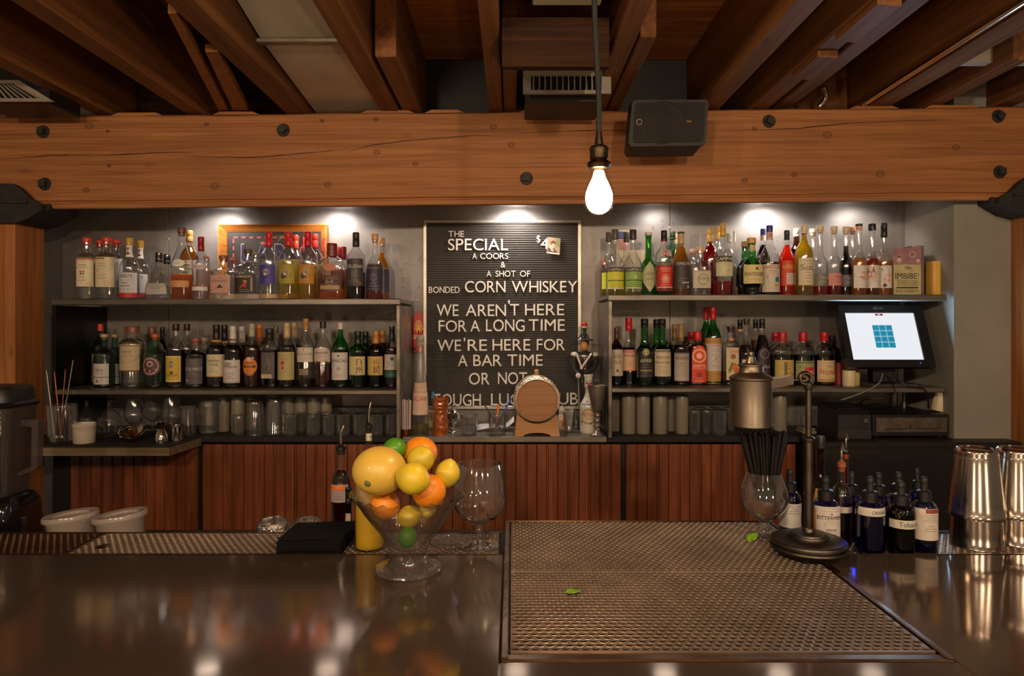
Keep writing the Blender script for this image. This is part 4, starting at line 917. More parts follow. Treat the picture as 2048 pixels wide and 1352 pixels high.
bottle(1668, 27, 453, FR, Z, 'slim tall necked bottle with pale cork and pink label', 'wine', 'clear', ('red', 560), ('cork', (228, 200, 172)), .065, [(546, 571, (206, 136, 124), 1.25, fort(0, (150, 70, 66)))], group=SP)
bottle(1692, 27, 453.5, FR, Z, 'slim bottle of near black liqueur with pale cork and slate label', 'wine', 'clear', ('dark', 492), ('cork', (232, 204, 178)), .065, [(549.5, 573, (86, 78, 84), 1.25, fort(0, (190, 176, 176)))], group=SP)
bottle(1705, 26, 455, BK, Z, 'slim clear bottle with cork behind the slate label bottle', 'wine', 'clear', ('amber', 560), ('cork', (206, 146, 110)), .06, [], group=SP)
por = [('d', .25, .55, .2, (216, 160, 130)), ('p', [(-1, .1), (-.9, .7), (-.3, .9), (-.1, .5), (-.5, .1)], (200, 190, 60)), ('p', [(-.2, .75), (.2, .95), (.7, .8), (.4, .68)], (170, 120, 170)), ('p', [(-.2, .1), (.1, .35), (.6, .2), (.4, .0)], (220, 170, 150)), ('r', -.3, .2, .46, .5, (190, 60, 50))]
por2 = [('d', -.45, .6, .16, (200, 140, 130)), ('p', [(-.95, .5), (-.8, .9), (-.2, .95), (0, .6), (-.3, .75), (-.7, .7)], (140, 60, 110)), ('o', -.45, .66, .3, (220, 190, 90), .15), ('p', [(-.9, .1), (-.4, .4), (.1, .25), (-.2, 0)], (216, 180, 170)), lines(.6, .7, 2, INK, .3), lines(.3, .5, 3, (170, 160, 150), .5)]
por3 = [('d', .2, .45, .18, (220, 170, 140)), ('p', [(-.9, .6), (-.6, .9), (-.1, .95), (.1, .8), (.4, .98), (.75, .8), (.8, .55), (.2, .55), (-.3, .35)], (34, 26, 28)), ('p', [(-.8, .1), (-.3, .36), (.7, .26), (.6, .04), (-.4, 0)], (196, 66, 46)), ('d', -.3, .12, .08, (40, 34, 50))]
WH2 = (220, 212, 206)
bottle(1718, 27, 448, FR, Z, 'slim amber bottle with black topped cork and yellow and purple portrait label', 'wine', 'clear', ('amber', 517), ('cork', (60, 52, 48)), .035, [(530.5, 576, WH2, 1.3, por), (451, 458, (222, 176, 140), 3.1, [])], group=SP)
bottle(1744, 27, 447, FR, Z, 'slim amber bottle with short black wax top and purple haired portrait label', 'wine', 'clear', ('rust', 517), ('wax', (28, 26, 26)), .09, [(530.5, 576, WH2, 1.3, por2)], group=SP)
bottle(1768, 28, 446.5, FR, Z, 'slim amber bottle with long black capsule and portrait label of a big black hat', 'wine', 'clear', ('amber', 522), ('foil', (30, 28, 28)), .19, [(531, 576, WH2, 1.3, por3)], group=SP)
bottle(1207, 15, 517, 3.175, Z, 'thin bright orange bottle at the very left end of the right top shelf', 'boston', 'clear', ('aperol', 530), ('foil', (226, 92, 40)), .12, [], group=SP)

# ------------------------------------------------------------------ middle shelf, left
Z = ZML; SP = 'bottles on the left middle shelf'
bottle(201, 30, 648, BK, Z, 'dark teal bottle with bright orange-red cap at the back of the left middle shelf', 'std', 'teal', ('whisky', 700), ('foil', (210, 66, 50)), .08, [(708, 765, (140, 110, 60), 1.1, [('o', 0, .6, .2, (60, 50, 40), .2)])], group=SP)
bottle(209, 38, 668, FR, Z, 'teal bottle with flat cork and white lettered label at the left end', 'squat', 'teal', ('water', 712), ('cork', (178, 142, 106)), .065, [(727.5, 769, (190, 180, 176), 1.0, [T('TKA', 0, .62, .14, (60, 56, 58), .6), ('r', -1, 1, .33, .36, (60, 58, 60)), ('d', -.2, .16, .05, (60, 58, 60)), lines(.48, .54, 2, (120, 112, 112), .5)])], group=SP)
bottle(230, 35, 668.5, BK, Z, 'teal bottle with flat cork behind the white lettered one', 'squat', 'teal', ('water', 712), ('cork', (168, 130, 98)), .065, [(728, 768, (170, 162, 158), 1.1, [('r', -1, 1, .33, .36, (60, 58, 60))])], group=SP)
bottle(266, 47, 652, FR, Z, 'large clear round shouldered bottle with copper cap and tall cream label', 'sqs', 'clear', ('water', 700), ('foil', (132, 78, 62)), .10, [(689, 744, (184, 164, 130), 1.05, [T('CITRUM', 0, .70, .07, (70, 50, 36), .8), ('o', 0, .84, .5, (150, 120, 80), .04), lines(.56, .62, 2, (120, 96, 70), .7), ('d', -.4, .34, .03, (140, 80, 60)), ('r', -1, 1, 0, .06, (90, 66, 44)), ('r', -1, 1, .94, .97, (110, 84, 56))])], group=SP)
bottle(258, 40, 653, BK, Z, 'clear bottle with copper cap behind the tall cream label bottle', 'sqs', 'clear', ('water', 700), ('foil', (140, 92, 70)), .10, [], group=SP)
bottle(311, 44, 668, FR, Z, 'pale green round bottle with orange ringed stopper and dark oval label', 'squat', 'pale', ('water', 720), ('cork', (196, 86, 44)), .065, [(713, 752, (96, 56, 56), .95, [('o', 0, .5, .42, (206, 180, 170), .1), ('d', 0, .62, .16, (190, 170, 150)), ('d', 0, .6, .09, (90, 60, 60)), ('p', [(-.6, .3), (0, .2), (.6, .3), (.5, .38), (0, .3), (-.5, .38)], (206, 190, 170))], dict(taper='oval'))], group=SP)
bottle(304, 40, 654, BK, Z, 'pale green bottle with dark capsule behind the oval label one', 'squat', 'pale', ('water', 720), ('foil', (120, 70, 56)), .10, [], group=SP)
td = [('r', -.85, .85, .06, .94, (206, 170, 60)), ('p', [(-.8, .62), (-.5, .9), (.5, .9), (.8, .62), (.3, .56), (-.3, .56)], (196, 50, 36)), ('d', -.05, .68, .12, (96, 110, 150)), ('p', [(-.6, .5), (0, .42), (.6, .52), (.6, .58), (0, .5), (-.6, .56)], (226, 216, 196)), T('TINCUP', 0, .22, .1, (70, 40, 30), .6), ('d', 0, .36, .06, (90, 70, 50))]
bottle(352, 37, 648, FR, Z, 'dark bottle with black cap and bright red and yellow picture label', 'std', 'clear', ('whisky', 700), ('foil', (52, 32, 30)), .09, [(712, 764, (222, 196, 120), .95, td)], group=SP)
bottle(374, 34, 648, BK, Z, 'dark bottle with red topped black cap behind the picture label bottle', 'std', 'clear', ('whisky', 700), ('foil', (70, 28, 28)), .09, [], group=SP)
bottle(325, 28, 654, BK+.03, Z, 'dark bottle in the back row left of the picture label bottle', 'std', 'dark', None, ('foil', (26, 22, 22)), .16, [], group=SP)
bottle(392, 38, 676, FR, Z, 'squat dark whisky bottle with copper cap and grey label', 'sqs', 'clear', ('whisky', 705), ('cork', (150, 84, 62)), .08, [(717, 768, (92, 84, 86), 1.15, [T("CLYDE MAY'S", 0, .52, .13, (206, 198, 196), .95), lines(.72, .9, 3, (140, 130, 130), .7), lines(.3, .44, 3, (150, 140, 140), .7), ('d', -.5, .14, .05, (180, 170, 166))])], group=SP)
bottle(409, 34, 675, BK, Z, 'squat dark whisky bottle with silver cap behind the grey label bottle', 'sqs', 'clear', ('whisky', 705), ('cork', (150, 140, 130)), .08, [], group=SP)
cc = [T('Canadian', 0, .68, .12, (50, 42, 40), .9), T('Club', .1, .5, .14, (50, 42, 40), .6), ('d', .1, .86, .05, GLD), lines(.2, .36, 3, (120, 104, 90), .5), ('r', -1, 1, 0, .05, GLD), lines(.42, .46, 1, (120, 104, 90), .7)]
bottle(433, 37, 649.5, FR, Z, 'dark whisky bottle with black neck ringed in gold and cream script label', 'std', 'clear', ('whisky', 690), ('foil', (34, 28, 26)), .26, [(709, 754, (208, 194, 164), 1.15, cc), (680, 684, GLD, 3.1, [])], group=SP)
bottle(449, 34, 650, BK, Z, 'dark whisky bottle with black neck ringed in gold behind the cream script label', 'std', 'clear', ('whisky', 690), ('foil', (36, 30, 28)), .26, [(682, 686, GLD, 3.1, [])], group=SP)
ew = [T('Evan', -.2, .80, .12, (44, 38, 40), .5), T('Williams', 0, .66, .13, (44, 38, 40), .85), lines(.5, .56, 1, (110, 100, 100), .7), lines(.14, .4, 5, (90, 80, 84), .65), ('r', -.95, .95, .03, .05, (120, 110, 110))]
bottle(466, 36, 652, FR, Z, 'dark brown bourbon bottle with long white capsule and white script label', 'std', 'clear', ('whisky', 690), ('foil', (206, 196, 190)), .27, [(720, 766, (200, 190, 186), 1.2, ew), (678, 680, INK, 1.2, [])], group=SP)
bottle(484, 34, 653, BK, Z, 'dark brown bourbon bottle with long white capsule behind the white script label', 'std', 'clear', ('whisky', 690), ('foil', (200, 190, 186)), .27, [], group=SP)
og = [('o', 0, .5, .47, (110, 60, 20), .08), T('GRAND', 0, .62, .12, (70, 40, 20), .7), ('r', -.8, .8, .42, .54, (50, 34, 24)), T('BONDED', 0, .45, .07, (220, 170, 90), .65), ('d', 0, .88, .12, (200, 190, 170)), lines(.2, .32, 2, (110, 60, 20), .5)]
bottle(504, 34, 647.5, FR, Z, 'dark amber bottle with cream cap and bright orange shield label', 'std', 'clear', ('rust', 690), ('foil', (176, 162, 140)), .20, [(714, 751, (216, 126, 40), 1.0, og, dict(taper='oval'))], group=SP)
bottle(519, 32, 649, BK, Z, 'bottle with bright orange capsule behind the orange shield label', 'std', 'clear', ('rust', 690), ('foil', (210, 112, 40)), .27, [], group=SP)
kc = [('p', [(-.9, .6), (-.2, .95), (.4, .6), (-.2, .3)], (70, 62, 60)), ('p', [(-.2, .9), (.6, .62), (.2, .3)], (104, 96, 92)), ('r', -.9, .6, 0, .16, (190, 170, 130)), lines(.05, .11, 2, INK, .5)]
bottle(539, 31, 657, FR, Z, 'square dark bourbon bottle with black wax cap and small tan label', 'sqs', 'clear', ('whisky', 700), ('foil', (40, 34, 32)), .20, [(705, 757, (86, 76, 72), .78, kc)], 4.5, .8, SP)
bottle(552, 30, 652, BK, Z, 'dark bourbon bottle with slim clear neck behind the square one', 'std', 'clear', ('whisky', 700), ('foil', (110, 96, 80)), .12, [], group=SP)
jp = [lines(.78, .88, 2, (140, 120, 70), .6), ('d', -.15, .62, .06, RED), ('r', -.22, -.1, .5, .62, RED), ('p', [(-.3, .56), (.1, .6), (.06, .64), (-.3, .6)], RED), ('r', -.24, -.06, .38, .46, RED), ('p', [(-.3, .38), (-.1, .5), (.05, .4), (-.1, .44)], RED), lines(.2, .32, 3, (150, 130, 80), .7), T('WHISKY', 0, .72, .05, (140, 110, 60), .5)]
bottle(574, 36, 645, FR, Z, 'dark whisky bottle with cream capsule and pale green label with red characters', 'std', 'clear', ('whisky', 690), ('foil', (196, 170, 124)), .24, [(704, 760, (176, 162, 112), 1.2, jp), (653, 672, (196, 170, 124), .9, [('d', 0, .5, .3, RED, .25)]), (645.5, 651, (80, 44, 36), 3.1, [])], group=SP)
bottle(589, 33, 645, BK, Z, 'dark whisky bottle with cream capsule behind the red character label', 'std', 'clear', ('whisky', 690), ('foil', (190, 164, 120)), .24, [(646, 651, (80, 44, 36), 3.1, [])], group=SP)
gl = [T('THE GLENTAN', 0, .46, .16, (120, 96, 50), .9), ('d', 0, .86, .08, GLD), lines(.66, .74, 2, (150, 130, 110), .5), lines(.12, .32, 3, (140, 124, 110), .7)]
bottle(612, 34, 637, FR, Z, 'tall clear whisky bottle with gold cork capsule and short white label', 'std', 'clear', ('whisky', 758), ('foil', (170, 120, 66)), .17, [(695, 724, (204, 194, 182), 1.2, gl), (738, 750, (140, 122, 90), .6, [lines(.3, .7, 2)])], group=SP)
bw = [T('BOWMORE', 0, .56, .14, (60, 44, 40), .9), ('r', -.7, .7, .0, .08, (176, 130, 70)), lines(.36, .46, 2, (130, 110, 100), .5), ('p', [(-.6, .12), (-.2, .22), (.3, .16), (.6, .2), (.5, .1)], (90, 74, 70))]
bottle(646, 34, 643, FR, Z, 'clear whisky bottle with slim neck, white arched label and amber below', 'std', 'clear', ('rust', 730), ('foil', (44, 40, 36)), .05, [(695, 724, (196, 180, 176), 1.2, bw, dict(taper='arch'))], group=SP)
lp = [('d', 0, .88, .04, (90, 74, 66)), lines(.78, .81, 1, (120, 100, 90), .6), T('LAPHROAIG', 0, .64, .11, (40, 36, 34), .95), T('10', 0, .35, .11, (40, 36, 34), .3), lines(.52, .56, 1, (150, 90, 80), .7), lines(.1, .22, 3, (120, 110, 104), .7), lines(.4, .41, 1, INK, .5)]
bottle(681, 34, 645, FR, Z, 'bright green whisky bottle with white cap and white label with the number ten', 'std', 'green', ('whisky', 700), ('foil', (206, 190, 180)), .05, [(705, 760, (204, 194, 190), 1.2, lp)], group=SP)
hk = [T('白', .3, .54, .36, (36, 30, 26), .3), T('州', .3, .12, .38, (36, 30, 26), .34), lines(.1, .85, 8, (150, 130, 90), .2), ('r', -1, 1, 0, .03, (120, 104, 60))]
bottle(716, 35, 662.5, FR, Z, 'green whisky bottle with dark capsule and cream label with two black characters', 'squat', 'green', ('whisky', 705), ('foil', (24, 40, 28)), .26, [(713, 751, (206, 188, 132), 1.15, hk)], group=SP)
bottle(731, 32, 663, BK, Z, 'green whisky bottle with dark capsule in the back row, left of the gold corked one', 'squat', 'green', ('whisky', 705), ('foil', (26, 36, 28)), .26, [], group=SP)
ym = [T('山', .25, .58, .30, (36, 30, 26), .3), T('崎', .25, .1, .42, (36, 30, 26), .34), lines(.1, .85, 8, (160, 130, 80), .2), ('r', -1, 1, 0, .03, (130, 104, 50))]
bottle(752, 34, 661.5, FR, Z, 'brown whisky bottle with gold cork capsule and tan label with two black characters', 'squat', 'brown', ('whisky', 705), ('foil', (186, 126, 66)), .26, [(713, 751, (204, 170, 96), 1.15, ym)], group=SP)
bottle(765, 31, 661, BK, Z, 'brown whisky bottle with gold cork capsule behind the tan character label', 'squat', 'brown', ('whisky', 705), ('foil', (180, 120, 66)), .26, [], group=SP)
gs = [('d', .15, .72, .13, (30, 90, 80)), ('r', -1, 1, 0, .12, (196, 186, 180)), lines(.2, .5, 4, (140, 126, 120), .6)]
bottle(784, 30, 650.5, FR, Z, 'amber whiskey bottle with cream cap, black neck and white label with a green spot', 'std', 'clear', ('rust', 695), ('foil', (40, 36, 38)), .26, [(709, 740, (196, 186, 182), 1.2, gs), (742, 755, (40, 90, 74), 1.2, [lines(.4, .6, 1, (190, 190, 160), .5)]), (650.8, 655.5, (206, 180, 146), 3.1, [])], group=SP)

# ------------------------------------------------------------------ middle shelf, right
Z = ZMR; SP = 'bottles on the right middle shelf'
ry = [T('RYE', 0, .66, .12, (60, 50, 44), .6), T('OLD', 0, .46, .12, (60, 50, 44), .6), ('d', 0, .2, .05, (60, 50, 44)), lines(.84, .9, 1, INK, .4)]
bottle(1233, 26, 655, FR, Z, 'dark brown bottle with cream lettered label, first on the right middle shelf', 'std', 'brown', ('dark', 690), ('foil', (96, 52, 40)), .20, [(699, 752, (200, 182, 158), 1.2, ry)], group=SP)
fe = [('r', -1, 1, .86, 1, (176, 50, 40)), T('LUXARDO', 0, .88, .1, (230, 200, 180), .9), T('FERNET', 0, .66, .12, (60, 44, 44), .85), lines(.2, .5, 4, (170, 120, 90), .7), ('r', -1, 1, 0, .03, (176, 80, 60))]
bottle(1257.5, 31, 635.5, FR, Z, 'dark bitter bottle with red capsule and peach label', 'wine', 'clear', ('dark', 695), ('foil', (190, 30, 38)), .19, [(699, 742, (214, 170, 140), 1.2, fe)], group=SP)
am = [('d', 0, .88, .12, (190, 176, 110)), ('o', 0, .88, .09, (90, 80, 50), .2), T('AMER', 0, .52, .12, (206, 200, 176), .8), lines(.36, .44, 2, (150, 140, 110), .6), ('r', -.6, .7, .2, .28, (130, 116, 80)), lines(.06, .14, 2, (130, 120, 90), .6), ('r', -1, -.92, 0, .8, (170, 140, 70))]
bottle(1289, 35, 637.5, FR, Z, 'dark green bottle with black cap and black and gold label', 'wine', 'green', ('dark', 690), ('foil', (26, 22, 22)), .13, [(697, 755, (36, 34, 30), 1.1, am)], group=SP)
br = [T('A.PORTER', 0, .88, .09, (60, 44, 40), .8), T('BRAULIO', 0, .66, .10, (50, 40, 36), .85), T('Amaro Alpino', 0, .48, .1, (110, 84, 50), .9), lines(.1, .36, 5, (140, 120, 104), .7)]
bottle(1324, 35, 637.5, FR, Z, 'dark green bottle with black cap and cream label crossed by gold script', 'wine', 'green', ('dark', 690), ('foil', (28, 24, 24)), .13, [(699, 753, (206, 186, 156), 1.2, br)], group=SP)
bottle(1313, 30, 638.5, BK, Z, 'dark green bottle with black cap behind the gold script label', 'wine', 'green', ('dark', 690), ('foil', (26, 22, 22)), .13, [], group=SP)
nn = [T('NONINO', 0, .76, .12, (110, 84, 60), .8), lines(.2, .62, 6, (150, 130, 120), .6), ('p', [(-.2, .3), (.5, .55), (.55, .52), (-.1, .27)], (190, 110, 90)), ('r', -.95, .95, .96, .98, (140, 110, 90))]
bottle(1362, 32, 648, FR, Z, 'dark liqueur bottle with tan foil neck and grey label', 'std', 'clear', ('dark', 690), ('foil', (176, 140, 90)), .28, [(706, 762, (182, 168, 156), 1.2, nn), (648.5, 653, (40, 34, 30), 3.1, [])], group=SP)
bottle(1349, 29, 648.5, BK, Z, 'dark liqueur bottle with tan foil neck behind the grey label one', 'std', 'clear', ('dark', 690), ('foil', (170, 134, 88)), .28, [(649, 653, (40, 34, 30), 3.1, [])], group=SP)
lz = [('o', 0, .72, .19, (236, 170, 120), .25), ('d', 0, .72, .08, (236, 190, 160)), T('AMARETTO', 0, .40, .075, (244, 210, 180), .85), lines(.48, .52, 1, (240, 180, 150), .7), ('r', -.85, .85, .36, .37, (240, 190, 160)), ('d', 0, .2, .08, (150, 60, 30)), lines(.05, .12, 2, (240, 190, 160), .6)]
bottle(1395, 33, 663, FR, Z, 'squared bright red-orange bottle with red cap and sunburst label', 'sqs', 'clear', ('red', 690), ('foil', (196, 28, 36)), .16, [(691, 765, (222, 64, 40), .80, lz, dict(taper='arch'))], 5.0, .8, SP)
bottle(1382, 28, 664.5, BK, Z, 'red capped bottle behind the red-orange sunburst bottle', 'sqs', 'clear', ('red', 700), ('foil', (186, 28, 36)), .16, [], group=SP)
lx = [T('LUXARDO', 0, .90, .07, (196, 50, 60), .9), lines(.5, .84, 7, (140, 110, 100), .75), ('o', .1, .46, .04, INK, .3), lines(.1, .4, 6, (150, 130, 120), .75)]
stw = [('r', -1, 1, .9, 1, (176, 130, 74))]
bottle(1426, 32, 613.5, FR, Z, 'tall green bottle with red cap in a straw jacket with white label', 'std', 'green', ('water', 690), ('foil', (196, 24, 40)), .165, [(676, 768, (186, 138, 76), 3.05, [('r', -1, 1, .1, .12, (160, 116, 60)), ('r', -1, 1, .2, .22, (160, 116, 60)), ('r', -1, 1, .92, .94, (160, 116, 60))], dict(name='straw_jacket')), (688, 742, (204, 190, 184), 1.2, lx, dict(off=.0018))], group=SP)
bottle(1412, 29, 614.5, BK, Z, 'tall green bottle with red cap behind the straw jacketed one', 'std', 'green', ('water', 690), ('foil', (186, 26, 40)), .165, [], group=SP)
fru = [T('Ciociaro', .2, .84, .1, (190, 60, 50), .7), ('p', [(-.7, .3), (-.2, .55), (.5, .5), (.1, .4), (-.5, .2)], (110, 120, 60)), ('d', .3, .4, .09, (214, 110, 50)), ('d', .5, .3, .08, (206, 90, 44)), ('d', .05, .72, .08, (150, 90, 80)), lines(.06, .14, 2, (150, 120, 90), .5)]
bottle(1461.5, 30, 653, FR, Z, 'square shouldered bottle with black stopper and cream fruit picture label', 'sqs', 'clear', ('dark', 745), ('cork', (40, 36, 34)), .05, [(695, 760, (206, 186, 146), .80, fru), (676, 682, (206, 120, 90), .7, [], dict(taper='oval'))], 4.0, .9, SP)
bottle(1493, 33, 637.5, FR, Z, 'cone shouldered amber bottle with cork behind the oil can spout', 'cone', 'clear', ('whisky', 690), ('cork', (60, 48, 40)), .05, [(719, 748, (206, 190, 170), .9, [lines(.2, .8, 4)])], group=SP)
bottle(1480, 28, 639, BK, Z, 'dark bottle with black capsule in the back row left of the oil can spout', 'cone', 'clear', ('dark', 690), ('foil', (28, 24, 24)), .15, [(658, 663, (206, 160, 120), 3.1, [])], group=SP)
bottle(1524, 33, 637.5, FR, Z, 'cone shouldered near black bottle with dark label right of the oil can spout', 'cone', 'clear', ('dark', 670), ('foil', (28, 26, 28)), .14, [(695, 760, (52, 40, 48), 1.0, [('o', 0, .8, .14, (150, 110, 130), .15), T('KAHLO', 0, .36, .1, (190, 180, 180), .8), lines(.1, .28, 4, (120, 104, 110), .6)], dict(taper='arch'))], group=SP)
bottle(1511, 29, 638.5, BK, Z, 'amber bottle with black cap in the back row right of the oil can spout', 'cone', 'clear', ('amber', 680), ('foil', (30, 26, 26)), .14, [], group=SP)
bottle(1565, 42, 664, FR, Z, 'squat dark bottle with red capsule and yellow picture label', 'squat', 'clear', ('dark', 710), ('foil', (190, 30, 44)), .17, [(720, 764, (190, 164, 90), 1.15, [('r', -.2, .05, .1, .9, (110, 90, 50)), T('MEZCAL', .4, .3, .14, (160, 110, 40), .5), lines(.6, .9, 3, (130, 110, 60), .4), ('p', [(.1, .5), (.4, .85), (.8, .5)], (206, 170, 60))])], group=SP)
bottle(1551, 38, 665, BK, Z, 'squat dark bottle with red capsule behind the yellow picture label', 'squat', 'clear', ('dark', 710), ('foil', (180, 28, 42)), .17, [], group=SP)
bottle(1606, 42, 664, FR, Z, 'squat dark green bottle with red capsule and red and green picture label', 'squat', 'clear', ('dark', 710), ('foil', (186, 26, 40)), .17, [(722, 764, (150, 150, 100), 1.15, [('r', -.25, .9, .25, .7, (190, 50, 50)), T('MARASCO', .35, .38, .16, (230, 200, 180), .5), ('p', [(-.9, .1), (-.6, .8), (-.3, .4), (-.3, .1)], (70, 100, 50)), ('r', -1, 1, .9, .95, (60, 70, 40)), lines(.05, .16, 2, INK, .6)])], group=SP)
bottle(1648, 40, 664, FR, Z, 'squat dark bottle with red capsule and cream label with red lettering', 'squat', 'clear', ('dark', 710), ('foil', (190, 28, 42)), .17, [(721, 764, (206, 180, 136), 1.15, [T('Noyaux', 0, .36, .26, (190, 44, 40), .7), lines(.78, .9, 2, (150, 100, 50), .7), T('CREME', .1, .68, .07, (150, 110, 70), .5), ('r', -1, 1, 0, .14, (176, 140, 80)), lines(.18, .26, 2, (160, 110, 70), .6)])], group=SP)
bottle(1664, 34, 671, BK, Z, 'squat dark bottle with brown cap behind the red lettered cream label', 'squat', 'dark', None, ('foil', (66, 40, 34)), .15, [], group=SP)
print('shelf bottles built')
# ------------------------------------------------------------------ framed sign behind the bottles
DS = ZW-.03
t = thing('framed_sign', 'oak framed dark sign with blue lettering leaning behind the red capped bottles', 'sign')
x0, x1, z0, z1 = px(440, DS), px(655, DS), ZTL+.001, pz(450, DS)
b = MB(); wf = .032; yo = DS-.022
def mitre(p0, p1, q0, q1):
    # outer edge p0-p1, inner edge q0-q1 (x,z); outer lip proud of the sunk inner lip
    y_o, y_m, y_i = yo, yo+.004, yo+.026
    lp = .08
    def mix(a, c, f): return (a[0]*(1-f)+c[0]*f, a[1]*(1-f)+c[1]*f)
    a0, a1 = mix(p0, q0, lp), mix(p1, q1, lp)
    v = [(p0[0], y_o, p0[1]), (p1[0], y_o, p1[1]), (a0[0], y_o, a0[1]), (a1[0], y_o, a1[1]), (q0[0], y_i, q0[1]), (q1[0], y_i, q1[1]), (p0[0], DS+.02, p0[1]), (p1[0], DS+.02, p1[1]), (q0[0], DS+.02, q0[1]), (q1[0], DS+.02, q1[1])]
    b.add(v, [(0, 1, 3, 2), (2, 3, 5, 4), (6, 7, 1, 0), (4, 5, 9, 8), (8, 9, 7, 6)], 0, False)
O = [(x0, z0), (x1, z0), (x1, z1), (x0, z1)]; I = [(x0+wf, z0+wf), (x1-wf, z0+wf), (x1-wf, z1-wf), (x0+wf, z1-wf)]
for i in range(4): mitre(O[i], O[(i+1) % 4], I[i], I[(i+1) % 4])
b.build('frame', W_FRAME, t)
b = MB(); mats = [plain((36, 29, 25), .6, 0, .12, sc=60), plain((26, 32, 84), .5), plain((180, 150, 110), .5), plain((170, 70, 74), .5), plain((34, 26, 40), .5), plain((90, 80, 36), .6)]
yb = DS+.006
b.add([(x0+wf, yb, z0+wf), (x1-wf, yb, z0+wf), (x1-wf, yb, z1-wf), (x0+wf, yb, z1-wf)], [(0, 1, 2, 3)], 0, False)
def ftext(mb, s, xa, xb, ya, yb_, D, y, mi, tk=0.0):
    """text filling the pixel box xa..xb, ya(top)..yb_(baseline) as seen at depth D"""
    v, f, asp = text_geo(s); X0, X1 = px(xa, D), px(xb, D); Z0, Z1 = pz(yb_, D), pz(ya, D)
    vs = [(X0+(X1-X0)*p[0], y, Z0+(Z1-Z0)*p[1]) for p in v]; n = len(vs)
    if tk:
        ed = {}
        for q in f:
            for i in range(len(q)):
                e = (q[i], q[(i+1) % len(q)]); ed[e] = 1
        side = [e for e in ed if (e[1], e[0]) not in ed]
        mb.add(vs+[(p[0], y+tk, p[2]) for p in vs], [tuple(q) for q in f]+[(e[1], e[0], e[0]+n, e[1]+n) for e in side], mi, False)
    else: mb.add(vs, [tuple(q) for q in f], mi, False)
for ch, xa, xb in (('L', 482, 509), ('A', 512, 534), ('B', 549, 569), ('C', 600, 622)):
    ftext(b, ch, xa-1.2, xb+1.2, 487, 524, DS, yb-.001, 2); ftext(b, ch, xa, xb, 488.5, 523, DS, yb-.0016, 1)
for i in range(11):    # dashed border
    xx = 466+i*15.5
    b.box(px(xx, DS), px(xx+9, DS), yb-.001, yb, pz(476, DS), pz(473, DS), 3); b.box(px(xx+10, DS), px(xx+14, DS), yb-.001, yb, pz(477, DS), pz(472, DS), 4)
for i in range(8):
    yy = 478+i*14
    for xx in (466, 633): b.box(px(xx-1.5, DS), px(xx+1.5, DS), yb-.001, yb, pz(yy+8, DS), pz(yy, DS), 3); b.box(px(xx-2, DS), px(xx+2, DS), yb-.001, yb, pz(yy+13, DS), pz(yy+9.5, DS), 4)
for a in range(5): b.add([(px(556, DS), yb-.0007, pz(484, DS)), (px(550+a*4, DS), yb-.0007, pz(470, DS)), (px(553+a*4, DS), yb-.0007, pz(470, DS))], [(0, 1, 2)], 5, False)
b.add([(px(518, DS), yb-.0007, pz(486, DS)), (px(524, DS), yb-.0007, pz(482, DS)), (px(534, DS), yb-.0007, pz(487, DS)), (px(528, DS), yb-.0007, pz(489, DS))], [(0, 1, 2, 3)], 3, False)
b.build('sign_panel', mats, t, fix=False)

# ------------------------------------------------------------------ letter board
DL = ZW-.03
t = thing('letter_board', 'black grooved letter board with white letters in a slim silver frame', 'letter board')
X0, X1, Z0, Z1 = px(847, DL), px(1162, DL), pz(818, DL), pz(440, DL)
fw = .0145
b = MB()
b.box(X0, X1, DL-.006, ZW-.001, Z1-fw, Z1, bev=.0015); b.box(X0, X1, DL-.006, ZW-.001, Z0, Z0+fw, bev=.0015)
b.box(X0, X0+fw, DL-.006, ZW-.001, Z0+fw, Z1-fw, bev=.0015); b.box(X1-fw, X1, DL-.006, ZW-.001, Z0+fw, Z1-fw, bev=.0015)
b.build('frame', metal('frame_aluminium', (176, 164, 150), (200, 188, 174), .35, 12, (1, 1, 1), .0, .45, .6), t)
b = MB(); pts = []; n = 82; hh = (Z1-Z0-2*fw)/n
for i in range(n):
    z = Z0+fw+i*hh; pts += [(DL+.004, z), (DL+.004, z+hh*.28), (DL+.0005, z+hh*.42), (DL, z+hh*.62), (DL+.0008, z+hh*.92)]
pts += [(DL+.004, Z1-fw), (ZW-.004, Z1-fw), (ZW-.004, Z0+fw)]
b.prism(pts, X0+fw, X1-fw, 'x'); b.build('grooved_felt', plain((52, 44, 39), .62, 0, .1, 'letter_board_felt', 300), t)
LET = plain((226, 216, 204), .45, 0, .03, 'white_letters')
